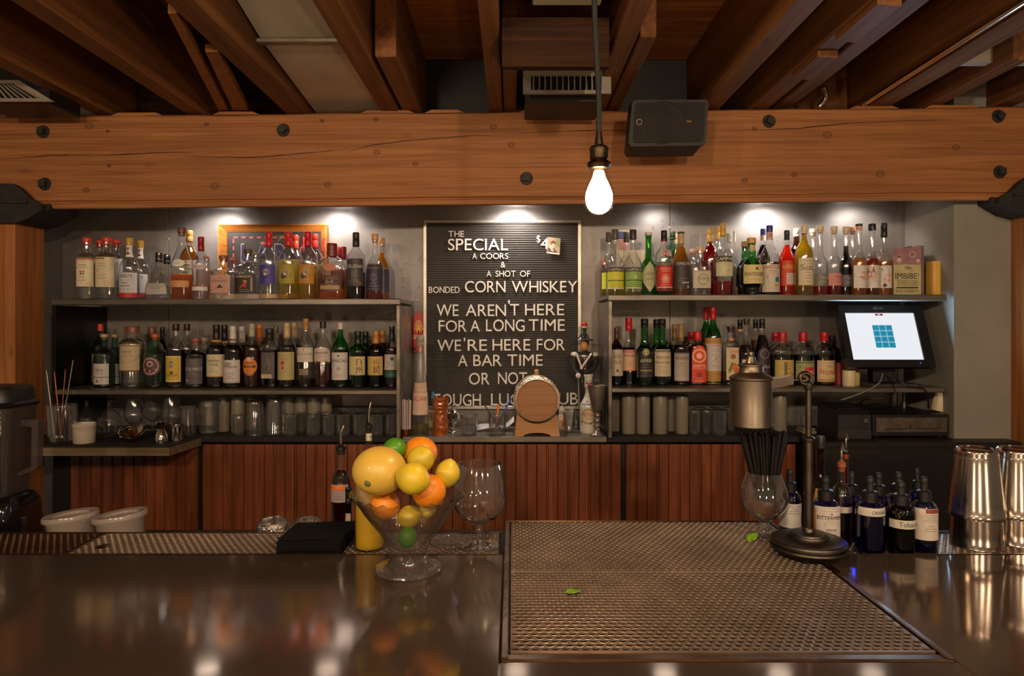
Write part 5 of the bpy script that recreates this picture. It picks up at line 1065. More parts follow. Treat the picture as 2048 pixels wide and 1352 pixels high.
for ln in ([('THE', 897, 928, 462, 473.7)], [('SPECIAL', 896, 1016, 477.5, 500.5)], [('A', 944.8, 953.7, 506.5, 517.8), ('COORS', 960.5, 1016.5, 506.5, 517.8)], [('&', 1001.4, 1010.6, 523.7, 535)],
           [('A', 973.3, 982.6, 541.6, 553.4), ('SHOT', 991, 1031.5, 541.6, 553.4), ('OF', 1040, 1060.5, 541.6, 553.4)], [('BONDED', 857.6, 919.2, 573.7, 585.8), ('CORN', 930, 1011, 562, 584.6), ('WHISKEY', 1023.5, 1154.4, 562, 584.6)],
           [('WE', 873.5, 917, 609, 632), ('AREN', 931.5, 1012, 609, 632), ("'", 1016, 1020.5, 600.5, 608), ('T', 1020, 1038, 608, 631), ('HERE', 1050, 1128.3, 608, 630.4)],
           [('FOR', 877.4, 933.3, 640.8, 663.4), ('A', 941, 959.6, 640.6, 663), ('LONG', 972, 1049.3, 639, 662.4), ('TIME', 1057.5, 1129.5, 638.6, 661.5)],
           [('WE', 874.6, 922, 679.5, 702), ("'", 927.5, 931, 675.5, 683), ('RE', 935.3, 974, 679, 701.5), ('HERE', 985, 1060.5, 678.3, 701), ('FOR', 1073.5, 1130, 678, 700.5)],
           [('A', 916, 935, 710, 732.3), ('BAR', 946.6, 1003.3, 709.5, 732), ('TIME', 1015, 1085.3, 709, 731.3)], [('OR', 938, 979, 745.7, 769), ('NOT', 996, 1054.3, 744.6, 768)],
           [('TOUGH', 865, 961.6, 788, 811.5), ('LUCK', 982, 1062, 787.3, 810.8), ('CLUB', 1076, 1156, 785.6, 809)], [('$', 1073.2, 1080.8, 470.5, 484.5), ('4', 1081, 1097.3, 476.6, 498)]):
    for s, xa, xb, ya, yb_ in ln:
        full = text_geo(s)[2]; ws_ = [text_geo(c)[2] if c != "'" else .3 for c in s]; gap = (full-sum(ws_))/max(1, len(s)-1); x = 0
        for c, w_ in zip(s, ws_):
            b = MB(); k = (xb-xa)/full
            ftext(b, c, xa+x*k, xa+(x+w_)*k, ya, yb_, DL-.004, DL-.0068, 0, .0066); x += w_+gap
            b.build({"'": 'apostrophe', '&': 'ampersand', '$': 'dollar_sign', '4': 'numeral'}.get(c, 'letter'), LET, t)
# the little portrait photograph clipped to the board
t = thing('snapshot', 'small colour portrait snapshot beside the dollar sign on the letter board', 'photograph')
b = MB(); yq = DL-.012; pm_ = [plain((150, 130, 100), .4), plain((214, 160, 136), .4), plain((96, 52, 34), .4), plain((92, 54, 52), .4), plain((206, 190, 180), .4), plain((110, 112, 70), .4)]
def q_(x, y): return (px(x, yq), yq+(y-474)*-.00012, pz(y, yq))
b.add([q_(1095.5, 474), q_(1121, 477), q_(1119, 510), q_(1093, 506.5)]+[(p[0], p[1]+.001, p[2]) for p in (q_(1095.5, 474), q_(1121, 477), q_(1119, 510), q_(1093, 506.5))], [(0, 1, 2, 3), (4, 7, 6, 5)], 0, False)
def poly(pts, mi, k): 
    b.add([(q_(x, y)[0], q_(x, y)[1]-k*.0002, q_(x, y)[2]) for x, y in pts], [tuple(range(len(pts)))], mi, False)
poly([(1112, 478), (1120, 478), (1119, 496), (1114, 492)], 5, 1)
poly([(1093.8, 504), (1096, 496), (1103, 494), (1109, 497), (1116, 508), (1106, 508.4)], 3, 2)
poly([(1103+5.2*math.cos(a*.45), 491.5+7*math.sin(a*.45)) for a in range(14)][::-1], 1, 3)
poly([(1101, 492), (1101.5, 484), (1106, 481), (1112, 484), (1112, 489), (1108, 486.5), (1104, 487.5)], 2, 4)
poly([(1102, 496), (1105, 500), (1108, 497.5), (1106, 503), (1102, 501)], 4, 5)
poly([(1093, 506.5), (1093.3, 503.8), (1119.2, 507), (1119, 510)], 4, 6)
b.build('print', pm_, t, fix=False)
b = MB(); b.tube([(px(1108, yq), yq+.001, pz(478, yq)), (px(1108, yq), DL, pz(478, yq))], .0012, 8); b.build('pin', CHROME, t)

# ------------------------------------------------------------------ books and candles on the right top shelf
D = FR; t = thing('book', 'cream and mauve covered book standing open end out beside a yellow candle', 'book')
xa, xb, xc = px(1787.5, 2.965), px(1842, 2.965), px(1857, 2.965)
zt0, zt1 = pz(497.5, 2.965), pz(492, 2.965); zb = ZTR
b = MB(); b.prism([(xa, zb+.001), (xb, zb+.001), (xb, zt1), (xa, zt0)], 2.965, 2.968); bk = [plain((196, 184, 132), .5), plain((160, 116, 124), .5), plain((50, 40, 40), .5), plain((206, 186, 180), .5), plain((176, 130, 130), .5), plain((96, 66, 72), .5)]
def bt(s, u0, u1, v0, v1, mi):
    v, f, a = text_geo(s); b.add([(xa+(xb-xa)*(u0+(u1-u0)*p[0]), 2.9644, zb+(zt0-zb)*(v0+(v1-v0)*p[1])) for p in v], [tuple(q) for q in f], mi, False)
def br_(u0, u1, v0, v1, mi, o=2.9645, k0=0.0):
    b.add([(xa+(xb-xa)*u0, o, zb+(zt0-zb)*v0), (xa+(xb-xa)*u1, o, zb+(zt0-zb)*v0), (xa+(xb-xa)*u1, o, zb+(zt0-zb)*v1+k0), (xa+(xb-xa)*u0, o, zb+(zt0-zb)*v1)], [(0, 1, 2, 3)], mi, False)
br_(0, 1, .66, 1.0, 1, 2.9647, (zt1-zt0)); bt('IMBIBE!', .06, .92, .36, .48, 2); br_(.1, .9, .155, .185, 2); bt('DAVID WONDRICH', .08, .92, .07, .13, 2)
for v in (.22, .25, .28, .31): br_(.12, .88, v, v+.008, 2)
for q, (cx_, cy_, rx, rz_, mi) in enumerate(((.2, .77, .13, .10, 4), (.2, .80, .075, .05, 5), (.2, .765, .07, .05, 3), (.9, .76, .09, .085, 4), (.9, .78, .07, .04, 5), (.89, .755, .06, .045, 3), (.68, .88, .13, .07, 3), (.68, .88, .1, .055, 1))):
    b.add([(xa+(xb-xa)*min(.995, cx_+rx*math.cos(j*.449)), 2.9646-.00012*q, zb+(zt0-zb)*(cy_+rz_*math.sin(j*.449))) for j in range(14)], [tuple(range(14))], mi, False)
for a in range(-3, 4): b.add([(xa+(xb-xa)*(.47+a*.012), 2.9643, zb+(zt0-zb)*.55), (xa+(xb-xa)*(.46+a*.06), 2.9643, zb+(zt0-zb)*(.6+.04*(3-abs(a))/3)), (xa+(xb-xa)*(.49+a*.06), 2.9643, zb+(zt0-zb)*(.59+.04*(3-abs(a))/3))], [(0, 1, 2)], 2, False)
b.build('front_cover', bk, t, fix=False)
b = MB(); b.prism([(xa+.003, zb+.004), (xb+.001, zb+.004), (xb+.001, zt1-.004), (xa+.003, zt0-.004)], 2.9685, 3.12); b.build('page_block', plain((150, 128, 112), .8, 0, .1, sc=200), t)
b = MB(); b.prism([(xa, zb+.001), (xb+.003, zb+.001), (xb+.003, zt1), (xa, zt0)], 3.121, 3.124); b.build('back_cover', plain((120, 84, 92), .5), t)
b = MB(); b.prism([(xb+.006, zb), (xb+.031, zb), (xb+.031, pz(491, 2.99)), (xb+.006, pz(491, 2.99))], 2.995, 3.12); b.build('book', plain((128, 106, 96), .7, 0, .1), None)
tag(bpy.data.objects['book.001'], 'grey-brown book standing between the mauve covered book and the yellow candle', 'book')
b = MB(); b.prism([(px(1808, 3.15), zb), (px(1856, 3.15), zb), (px(1856, 3.15), pz(487, 3.15)), (px(1850, 3.15), pz(486, 3.15)), (px(1808, 3.15), pz(495, 3.15))], 3.15, 3.19); tag(b.build('binder', plain((36, 30, 32), .5), None), 'dark binder leaning at the back behind the mauve covered book', 'binder')
b = MB(); b.prism([(px(1233, 3.2), zb), (px(1290, 3.2), zb), (px(1290, 3.2), pz(500, 3.2)), (px(1259, 3.2), pz(500, 3.2)), (px(1259, 3.2), pz(460, 3.2)), (px(1233, 3.2), pz(460, 3.2))], 3.204, 3.213)
b.box(px(1236, 3.2), px(1256, 3.2), 3.2035, 3.204, pz(478, 3.2), pz(463, 3.2), 1); b.box(px(1236, 3.2), px(1256, 3.2), 3.2035, 3.204, pz(500, 3.2), pz(479, 3.2), 2)
tag(b.build('picture_card', [plain((196, 176, 146), .6), plain((70, 76, 120), .6), plain((196, 140, 130), .6)]), 'cream picture card with a blue patch leaning behind the first liqueur bottles', 'card')
def candle(xc, w_, yt, D, zb, label, col, sq=2.0, tilt=None, r_=None):
    t = thing('candle', label, 'candle', (px(xc, D), D, zb)); R = pw(w_, D)/2; H = pz(yt, D-R)-zb
    b = MB(); n = 28; rr = []
    for k, z in ((.94, 0), (1, .004), (1, H-.004), (.95, H), (.8, H-.002), (.55, H-.006), (.1, H-.007)):
        rr.append([(R*k*math.copysign(abs(math.cos(6.283*j/n))**(2/sq), math.cos(6.283*j/n)), R*k*math.copysign(abs(math.sin(6.283*j/n))**(2/sq), math.sin(6.283*j/n)), z) for j in range(n)])
    b.loft(rr); b.build('wax', col, t)
    b = MB(); b.tube([(0, 0, H-.008), (.001, 0, H+.004)], .0009, 6); b.build('wick', BLACK, t)
    if tilt: t.rotation_euler = tilt
    return t
def waxm(c, name):
    m, nt, b = _new(name); b.inputs['Base Color'].default_value = rgb(c); b.inputs['Subsurface Weight'].default_value = .35; b.inputs['Subsurface Radius'].default_value = (.02, .012, .006); b.inputs['Roughness'].default_value = .45
    return m
WXY, WXW, WXB = waxm((228, 178, 78), 'yellow_wax'), waxm((214, 196, 162), 'ivory_wax'), waxm((206, 172, 112), 'beige_wax')
candle(1872, 29, 522, 2.97, ZTR, 'square yellow pillar candle at the right end of the right top shelf', WXY, 5.0)
candle(1698, 25, 741, 2.93, ZMR, 'ivory pillar candle under the till screen, left of the beige one', WXW)
candle(1711, 16, 743, 2.97, ZMR, 'beige pillar candle behind the ivory candle under the till screen', WXB)
b = MB(); b.cyl(px(1678, 2.98), 2.98, ZMR, pz(725, 2.98), .020, 28); tag(b.build('red_tube', plain((110, 24, 26), .5)), 'dark red cylinder standing between the red lettered bottle and the ivory candle', 'canister')

# ------------------------------------------------------------------ till: screen, printer, cash drawer
t = thing('till_screen', 'black touch screen till with a blue keypad on a lit white screen', 'monitor')
Db, Dt = 2.86, 2.935
zb_, zt_ = pz(719.6, Db), pz(626.3, Dt); xl, xr = px(1706.3, Db), px(1847.6, Db)
hv = Vector((0, Dt-Db, zt_-zb_)); Hs = hv.length; uy = hv.normalized(); nn_ = Vector((1, 0, 0)).cross(uy)   # pointing away from camera
if nn_.y < 0: nn_ = -nn_
M = Matrix(((1, nn_.x, uy.x, xl), (0, nn_.y, uy.y, Db), (0, nn_.z, uy.z, zb_), (0, 0, 0, 1)))
Ws = xr-xl
b = MB(); b.box(0, Ws, .0, .002, 0, Hs); b.xf(M); scr = b.build('screen', glow('screen_white', (232, 234, 240), .215), t)
BZ_ = plain((13, 14, 17), .4); bb = MB()
for a in ((-.026, Ws+.042, -.034, -.001), (-.026, Ws+.042, Hs+.001, Hs+.036), (-.026, -.001, -.001, Hs+.001), (Ws+.001, Ws+.042, -.001, Hs+.001)): bb.box(a[0], a[1], -.006, .022, a[2], a[3])
bb.xf(M); bb.build('bezel', BZ_, t)
b = MB(); b.box(-.02, Ws+.034, .023, .05, -.028, Hs+.028, bev=.008); b.xf(M); b.build('rear_case', BLACK, t)
b = MB(); kx, kz, kw, kh = .365, .255, .285, .49
KEY = glow('keypad_blue', (22, 140, 172), .2)
for i in range(3):
    for j in range(4):
        a = (kx+kw*i/3)*Ws; c = (kz+kh*j/4)*Hs; b.box(a, a+kw/3*Ws-.0018, -.001, -.0002, c, c+kh/4*Hs-.0018)
        if (i, j) not in ((0, 3), (0, 0)): b.box(a+kw/6*Ws-.0015, a+kw/6*Ws+.0012, -.0016, -.0011, c+kh/8*Hs-.002, c+kh/8*Hs+.002, 1)
b.xf(M); b.build('keypad', [KEY, glow('keypad_digit', (16, 60, 90), .15)], t)
b = MB(); b.box(.44*Ws, .55*Ws, -.001, -.0002, Hs*.945, Hs*.985); b.box(.475*Ws, .51*Ws, -.0015, -.001, Hs*.958, Hs*.975, 1); b.xf(M); b.build('screen_tab', [glow('tab_red', (150, 24, 56), .22), glow('tab_white', (235, 230, 232), .22)], t)
b = MB(); gm = plain((150, 150, 156), .4)
for k in (0, .011): b.lathe([(.0042, 0), (.0058, 0), (.0058, .001), (.0042, .001)], (0, 0, 0), 16); 
st = len(b.v); b.xf(Matrix.Translation((.435*Ws, -.0062, Hs+.02)) @ Matrix.Rotation(math.pi/2, 4, 'X'))
b.xf(Matrix.Translation((.009, 0, 0)), st//2)
v, f, a_ = text_geo('NCR'); b.add([(.435*Ws+.018+p[0]*.021, -.0064, Hs+.0165+p[1]*.007) for p in v], [tuple(q) for q in f], 0, False)
b.xf(M); b.build('badge', gm, t, fix=False)
b = MB(); b.lathe([(.0001, 0), (.0024, 0)], n=12); b.xf(M @ Matrix.Translation((.93*Ws, -.0065, -.016)) @ Matrix.Rotation(math.pi/2, 4, 'X')); b.build('power_light', glow('power_blue', (60, 90, 255), .6), t, fix=False)
b = MB(); b.box(px(1754, 2.9), px(1800, 2.9), 2.93, 2.98, ZMR+.013, zb_+.03, bev=.004); b.build('neck', BLACK, t)
b = MB(); b.box(px(1743, 2.88), px(1834, 2.88), 2.87, 3.05, ZMR, ZMR+.012, bev=.003); b.build('foot', plain((70, 66, 64), .4), t)
l = lamp('screen_glow', 'AREA', (xl+Ws/2, (Db+Dt)/2-.02, (zb_+zt_)/2+.006), .9, (.42, .68, 1.0)); l.data.shape = 'RECTANGLE'; l.data.size = Ws; l.data.size_y = Hs; l.parent = t
l.rotation_euler = (-math.radians(90)-math.atan2(Dt-Db, zt_-zb_), 0, 0)
t = thing('receipt_printer', 'black receipt printer left of the cash drawer', 'printer', (px(1676, 2.84), 2.84, ZC))
Wp = px(1742, 2.84)-px(1676, 2.84); Hp = pz(828, 2.84)-ZC
b = MB(); b.prism([(0, 0), (.19, 0), (.19, Hp+.028), (.03, Hp+.014), (0, Hp-.004)], 0, Wp, 'x'); b.build('body', plain((30, 28, 28), .5), t)
b = MB(); b.prism([(.035, Hp+.0165), (.14, Hp+.0255), (.14, Hp+.0275), (.035, Hp+.0185)], .012, Wp-.02, 'x'); b.build('lid', plain((38, 42, 50), .3), t)
b = MB(); b.box(-.002, Wp, -.003, -.0005, .004, .036); b.build('front_cover', plain((40, 37, 36), .5), t)
b = MB(); b.box(Wp-.026, Wp-.014, -.002, 0, Hp-.034, Hp-.022); b.box(Wp-.024, Wp-.016, -.0026, -.0021, Hp-.032, Hp-.024, 1); b.build('badge', [plain((150, 146, 140), .5), BLACK], t)
t = thing('cash_drawer', 'black cash drawer with a brushed metal front and two slots', 'cash drawer', (px(1746, 2.86), 2.86, ZC))
Wd = 1.836-px(1746, 2.86); Hd = .098
b = MB(); b.box(0, Wd, .006, .32, .006, Hd, bev=.003); b.build('case', BLACK, t)
b = MB(); b.box(.014, Wd-.012, 0, .0055, .024, Hd-.012, bev=.001); b.build('front_panel', metal('brushed_front', (110, 98, 86), (146, 132, 118), .4, 30, (1, 1, 1), .01), t)
b = MB(); b.box(.05, .145, -.001, -.0001, .036, .040); b.box(Wd-.14, Wd-.045, -.001, -.0001, .038, .042); b.build('slot', BLACK, t)
b = MB(); b.lathe([(.0001, .003), (.007, .003), (.0085, 0)], n=18); b.xf(Matrix.Translation((Wd*.49, 0, .045)) @ Matrix.Rotation(math.pi/2, 4, 'X')); b.build('lock', BRASS, t)
for a in (.03, Wd-.03): b = MB(); b.cyl(a, .03, 0, .0065, .012, 16); b.build('foot', BLACK, t)
candle(1876, 27, 786, 2.95, ZC+Hd+.004, 'ivory candle tilted on top of the cash drawer', WXW, tilt=(0, .22, 0))
def cable(pts, r, m, label):
    b = MB(); p = [Vector(q) for q in pts]; out = []
    for i in range(len(p)-1):
        p0, p1, p2, p3 = p[max(i-1, 0)], p[i], p[i+1], p[min(i+2, len(p)-1)]
        for k in range(6):
            s = k/6; out.append(.5*((2*p1)+(p2-p0)*s+(2*p0-5*p1+4*p2-p3)*s*s+(3*p1-p0-3*p2+p3)*s**3))
    out.append(p[-1]); b.tube(out, r, 8); tag(b.build('cable', m), label, 'cable')
def at(x, y, D): return (px(x, D), D, pz(y, D))
cable([at(1765, 748, 2.86), at(1758, 766, 2.83), at(1730, 783, 2.83), at(1683, 800, 2.86)], .003, plain((120, 114, 108), .6), 'pale grey cable drooping from the till screen to the printer')
cable([at(1785, 748, 2.87), at(1812, 770, 2.83), at(1848, 778, 2.83), at(1856, 800, 2.85), at(1857, 815, 2.9)], .003, BLACK, 'black cable looping from the till screen to the cash drawer')
cable([at(1772, 750, 2.88), at(1790, 780, 2.83), at(1770, 796, 2.86), at(1735, 798, 2.9), at(1720, 806, 2.95), at(1735, 815, 3.0), at(1790, 806, 3.0)], .003, BLACK, 'black cable coiled above the printer')

# ------------------------------------------------------------------ centre counter under the letter board
def D_on(y, zc): return (EYE-zc)*F/(y-HOR)
# barrel on its stand
D0 = 2.98; t = thing('barrel', 'small oak barrel with steel hoops and a wooden bung lying on its stand', 'barrel', (px(1073, D0), D0, pz(796, D0)))
Rb = pw(46, D0); Lh = .085
b = MB(); pf = [(.001, -Lh+.012), (Rb*.84, -Lh+.012), (Rb*.845, -Lh), (Rb*.89, -Lh)]+[(Rb*(.89+.11*math.cos(math.pi/2*(-1+2*i/12))), -Lh+2*Lh*i/12) for i in range(1, 12)]+[(Rb*.89, Lh), (.001, Lh)]
b.lathe(pf, n=40); RX = Matrix.Rotation(-math.pi/2, 4, 'X'); b.xf(RX); b.build('staves', W_BARREL, t)
b = MB(); b.lathe([(.001, -Lh+.010), (Rb*.838, -Lh+.010)], n=40); b.xf(RX); b.build('barrel_head', wood('barrel_head_oak', [(.25, cell(150, 102, 66)), (.5, cell(166, 116, 78)), (.75, cell(180, 130, 90))], 'x', 18, .8, rough=.5, blot=.08, knots=False), t)
for a, k in ((-Lh+.006, .905), (-Lh+.03, .955), (-Lh+.052, .985), (Lh-.04, .975), (Lh-.01, .91)):
    b = MB(); r_ = Rb*k; b.lathe([(r_*.985, a-.007), (r_+.0012, a-.007), (r_+.003, a+.007), (r_*.985, a+.007), (r_*.985, a-.007)], n=44); b.xf(RX); b.build('hoop', CHROME, t)
b = MB(); b.lathe([(.001, 0), (.009, 0), (.0105, .014), (.0095, .022), (.006, .026), (.001, .027)], n=20); b.xf(Matrix.Translation((0, 0, Rb*.985))); b.build('bung', W_STAND, t)
z0 = ZC-pz(796, D0)
t2 = thing('barrel_stand', 'pine cradle with arched feet holding the small oak barrel', 'stand', (px(1073, D0), D0, ZC)); ws = pw(45, D0-.06); Hst = pz(829, D0-.08)-ZC
for yy in (-.082, .05):
    b = MB(); pts = [(-ws, 0), (-ws*.62, 0)]+[(-ws*.62*math.cos(math.pi*i/10), .016*math.sin(math.pi*i/10)) for i in range(1, 10)]+[(ws*.62, 0), (ws, 0), (ws*.88, Hst)]
    cz_ = -z0; rr = Rb*.99+.002
    a0 = math.acos(min(1, (ws*.72)/rr))
    pts += [(rr*math.cos(-a0-(math.pi-2*a0)*i/12), cz_+rr*math.sin(-a0-(math.pi-2*a0)*i/12)) for i in range(13)]+[(-ws*.88, Hst)]
    b.prism(pts, yy, yy+.03); b.build('cradle_board', W_STAND, t2)
b = MB(); b.box(-.02, .02, -.052, .05, .018, .024); b.build('tie_bar', W_STAND, t2)

# tall conical liqueur bottle
bottle(841, 34, 671, 2.945, ZC, 'tall tapering liqueur bottle with pink-beige label and yellow liquid in its foot', 'gall', 'rib', ('yellow', 849), ('foil', (150, 140, 130)), .105,
       [(782, 830, (214, 178, 156), 1.25, [T('GALLIANO', 0, .58, .2, (176, 76, 70), .9), lines(.14, .44, 4, (190, 150, 130), .7)]), (766, 781.5, (204, 174, 150), 1.4, [T('20', .2, .3, .5, (196, 170, 100), .3)])], 2.0, 1.0, None)
# red plaque on the wall beside the letter board
t = thing('wall_sign', 'red round topped plaque with gold pattern on the wall left of the letter board', 'sign', (px(837, 3.2), ZW, pz(705, 3.2)))
R_ = pw(11, 3.2); zt_2 = pz(624, 3.2)-pz(705, 3.2)
b = MB(); b.prism([(-R_, 0), (R_, 0)]+[(R_*math.cos(math.pi*i/12), zt_2-R_*1.3+R_*1.3*math.sin(math.pi*i/12)) for i in range(13)], -.02, -.0005); b.build('board', plain((186, 24, 30), .3), t)
b = MB(); gm = [plain((212, 156, 66), .35, .3), plain((228, 216, 198), .5), plain((60, 30, 90), .5)]
for i in range(-4, 5):
    a_ = i*.28; c_, s_2 = math.cos(a_+math.pi/2), math.sin(a_+math.pi/2); L_ = .062-.003*abs(i)
    x0_, z0_ = 0, zt_2*.47; x1_, z1_ = c_*L_*.42, z0_+s_2*L_
    b.add([(x0_-.0012, -.0206, z0_), (x0_+.0012, -.0206, z0_), (x1_+.0016, -.0206, z1_), (x1_-.0016, -.0206, z1_)], [(0, 1, 2, 3)], 0, False)
    b.add([(x1_+.0034*math.cos(q*.785), -.0207-.00002*i, z1_+.0034*math.sin(q*.785)) for q in range(8)], [tuple(range(8))], 0, False)
v, f, a_ = text_geo('SPIRIT'); b.add([(-R_*.92+p[0]*R_*1.84, -.0206, zt_2*.33+p[1]*.019) for p in v], [tuple(q) for q in f], 1, False)
b.add([(-R_, -.0206, .012), (-R_*.5, -.0206, .012), (-R_*.5, -.0206, .024), (-R_, -.0206, .024)], [(0, 1, 2, 3)], 2, False)
b.build('painted_pattern', gm, t, fix=False)
# tiki mug, blue stirrer, trophy cup, beige mug
t = thing('tiki_mug', 'brown glazed carved tiki mug on the steel counter', 'mug', (px(881, 2.95), 2.95, ZC))
R_ = pw(15.2, 2.95); H_ = pz(795, 2.95)-ZC; n = 40; b = MB(); rr = []
for i in range(37):
    z = H_*i/36; u = i/36
    base = R_*(.97+.05*math.sin(u*9)+(.05 if u > .93 else 0)); ring = []
    for j in range(n):
        a = 6.283*j/n; f = math.cos(a+math.pi/2)
        bmp_ = 0
        if f > .2: 
            for (ua, aa, h_, su, sa) in ((.36, 0, .12, .05, .25), (.30, .35, .09, .05, .2), (.30, -.35, .09, .05, .2), (.2, 0, .12, .04, .5), (.48, .4, .08, .05, .2), (.48, -.4, .08, .05, .2), (.62, 0, .1, .03, .6), (.72, 0, .08, .025, .7), (.82, .3, .08, .03, .25), (.82, -.3, .08, .03, .25)):
                da = (a-4.712)-aa; bmp_ += 1.5*h_*math.exp(-((u-ua)/su)**2-(da/sa)**2)
        k = base*(1+bmp_+.025*math.sin(5*a)*(.5 if u < .9 else 0)); ring.append((k*math.cos(a), k*math.sin(a), z))
    rr.append(ring)
rr += [[(p[0]*.88, p[1]*.88, H_) for p in rr[-1]], [(p[0]*.86, p[1]*.86, .02) for p in rr[-1]]]
b.loft(rr); b.build('mug_body', plain((156, 78, 26), .15, 0, .2, 'brown_glaze', 40, coat=.6), t)
b = MB(); pts = [(px(859, 2.93)+dx, pz(y, 2.93)) for dx, y in ((.004, 812), (.0, 800), (.004, 788), (.012, 784), (.0145, 792), (.012, 806), (.008, 812))]; b.prism(pts, 2.985, 2.988); b.box(px(859, 2.93)+.005, px(859, 2.93)+.007, 2.985, 2.988, ZC, pz(812, 2.93))
tag(b.build('swizzle_stick', plain((30, 130, 160), .3)), 'flat turquoise swizzle stick standing left of the brown tiki mug', 'stirrer')
b = MB(); b.lathe(smooth_prof([(.026, 0), (.028, .003), (.029, .085), (.027, .088), (.024, .086), (.024, .01), (.001, .008)]), (px(860, 3.08), 3.08, ZC), 24); tag(b.build('cup', plain((206, 176, 140), .35)), 'beige ceramic cup behind the tapering bottle and the tiki mug', 'cup')
t = thing('trophy_cup', 'small silver lidded trophy cup with two handles', 'trophy', (px(906, 3.03), 3.03, ZC)); k = pw(1, 3.03); zt2 = pz(790, 3.03)-ZC
def zz(y): return pz(y, 3.03)-ZC
b = MB(); b.lathe(smooth_prof([(.001, 0), (.026, 0), (.026, .004), (.014, .012), (.008, .02), (.011, .028), (.024, .042), (.032, .062), (.034, .078), (.035, .08)]), n=28); b.build('cup', CHROME, t)
b = MB(); b.lathe(smooth_prof([(.035, .0805), (.033, .085), (.02, .096), (.008, .104), (.004, .108), (.006, .113), (.005, .118), (.001, .121)]), n=28); b.build('lid', CHROME, t)
for s in (-1, 1):
    b = MB(); b.tube([(s*.033, 0, .074), (s*.041, 0, .078), (s*.045, 0, .068), (s*.041, 0, .054), (s*.029, 0, .05)], .0018, 8); b.build('handle', CHROME, t)
# straws in a copper cup
t = thing('straw_cup', 'copper cup holding paper wrapped straws', 'cup', (px(812, 2.92), 2.92, ZC))
b = MB(); R_ = pw(12, 2.92); b.lathe([(.001, .003), (R_*.85, .003), (R_*.85, 0), (R_*.88, 0), (R_, .03), (R_*.96, .03), (R_*.84, .006)], n=24); b.build('cup_body', COPPER, t)
rs = random.Random(5); PS = [plain((206, 196, 196), .7, 0, .04), plain((184, 160, 160), .7, 0, .04)]
for i in range(13):
    a = rs.uniform(0, 6.283); q = R_*.72*math.sqrt(rs.random()); x, y = q*math.cos(a), q*math.sin(a)
    b = MB(); b.tube([(x, y, .008), (x*1.15, y*1.15, pz(800+rs.uniform(-2, 6), 2.92)-ZC)], .0035, 8)
    o = b.build('paper_straw', PS[i % 2]); o.location = t.location; tag(o, 'paper wrapped straw standing in the copper cup left of the tapering bottle', 'straw', 'paper straws in the copper cup')
# glass with water, pen glass, pens, receipt
def tumbler(t, R0, R1, H, m, th=.0018, foot=.008, ribs=0, n=40, inv=False, rim=0.0):
    pf = [(.0005, 0), (R0*.93, 0), (R0, .002)]; k = 8
    for i in range(1, k+1): pf.append((R0+(R1-R0)*i/k, .002+(H-.004)*i/k))
    pf += [(R1-th*.5, H), (R1-th, H-.001)]
    for i in range(k, -1, -1): pf.append((R0+(R1-R0)*i/k-th, foot+(H-foot-.001)*i/k))
    pf.append((.0005, foot))
    if inv: pf = [(r, H-z) for r, z in pf]
    b = MB(); nr = n; rings = []
    for idx, (r, z) in enumerate(pf):
        zz_ = H-z if inv else z
        rib = (.035 if ribs and idx <= k+2 and .05*H < zz_ < .72*H else 0)
        rings.append([(r*(1+rib*math.cos(ribs*6.283*j/nr))*math.cos(6.283*j/nr), r*(1+rib*math.cos(ribs*6.283*j/nr))*math.sin(6.283*j/nr), z) for j in range(nr)])
    b.loft(rings, cap=False); return b.build('glass_body', m, t)
t = thing('rocks_glass', 'plain rocks glass half full of water on the steel counter', 'glass', (px(938.5, 2.94), 2.94, ZC)); tumbler(t, pw(15, 2.94), pw(16.3, 2.94), pz(828, 2.94)-ZC, G_WARE)
b = MB(); b.lathe([(.001, .009), (pw(14, 2.94), .009), (pw(14.6, 2.94), .046), (.001, .046)], n=32); b.build('water', LIQ['water'], t)
GX, GD = px(995, 2.95), 2.95
t = thing('pen_glass', 'ribbed glass holding pens on the steel counter', 'glass', (GX, GD, ZC)); tumbler(t, pw(16, GD), pw(17.8, GD), pz(826, GD)-ZC, G_RIB, ribs=16, n=64)
def stick(p0, p1, r, m, name, label, cat, r1=None, tip=None):
    b = MB(); b.tube([p0, tuple(Vector(p0).lerp(Vector(p1), .05)), tuple(Vector(p0).lerp(Vector(p1), .95)), p1], [r*.5, r, r1 or r, (r1 or r)*.6], 10); tag(b.build(name, m), label, cat)
stick((GX+.018, GD+.01, ZC+.012), (px(967, GD), GD-.005, pz(807, GD)), .0028, plain((50, 44, 42), .4), 'pen', 'thin dark grey pen leaning left out of the ribbed glass', 'pen')
stick((GX-.008, GD-.006, ZC+.02), (px(997, GD), GD+.015, pz(809, GD)), .0038, plain((214, 112, 30), .35), 'pen', 'fat orange pen upright in the ribbed glass', 'pen', .0058)
stick((GX-.016, GD+.004, ZC+.012), (px(1023, GD), GD+.004, pz(796, GD)), .0034, plain((40, 84, 176), .35), 'pen', 'bright blue pen leaning right out of the ribbed glass', 'pen', .0042)
b = MB(); PP = plain((222, 216, 210), .7, 0, .04)
gx = 9; gv = []
for i in range(gx):
    for j in range(5):
        u, v = i/(gx-1), j/4; x = px(954+74*u, 3.06); y = 3.02+.10*v; z = ZC+.006+.012*abs(math.sin(3.4*u+.8*v))+(.035*max(0, u-.72)/.28)+.004*v
        gv.append((x, y, z))
b.add(gv, [(i*5+j, (i+1)*5+j, (i+1)*5+j+1, i*5+j+1) for i in range(gx-1) for j in range(4)], 0, True)
o = b.build('paper_slip', PP); tag(o, 'crumpled white paper slip behind the ribbed pen glass', 'paper'); s_ = o.modifiers.new('s', 'SOLIDIFY'); s_.thickness = .0012; s_.offset = 1
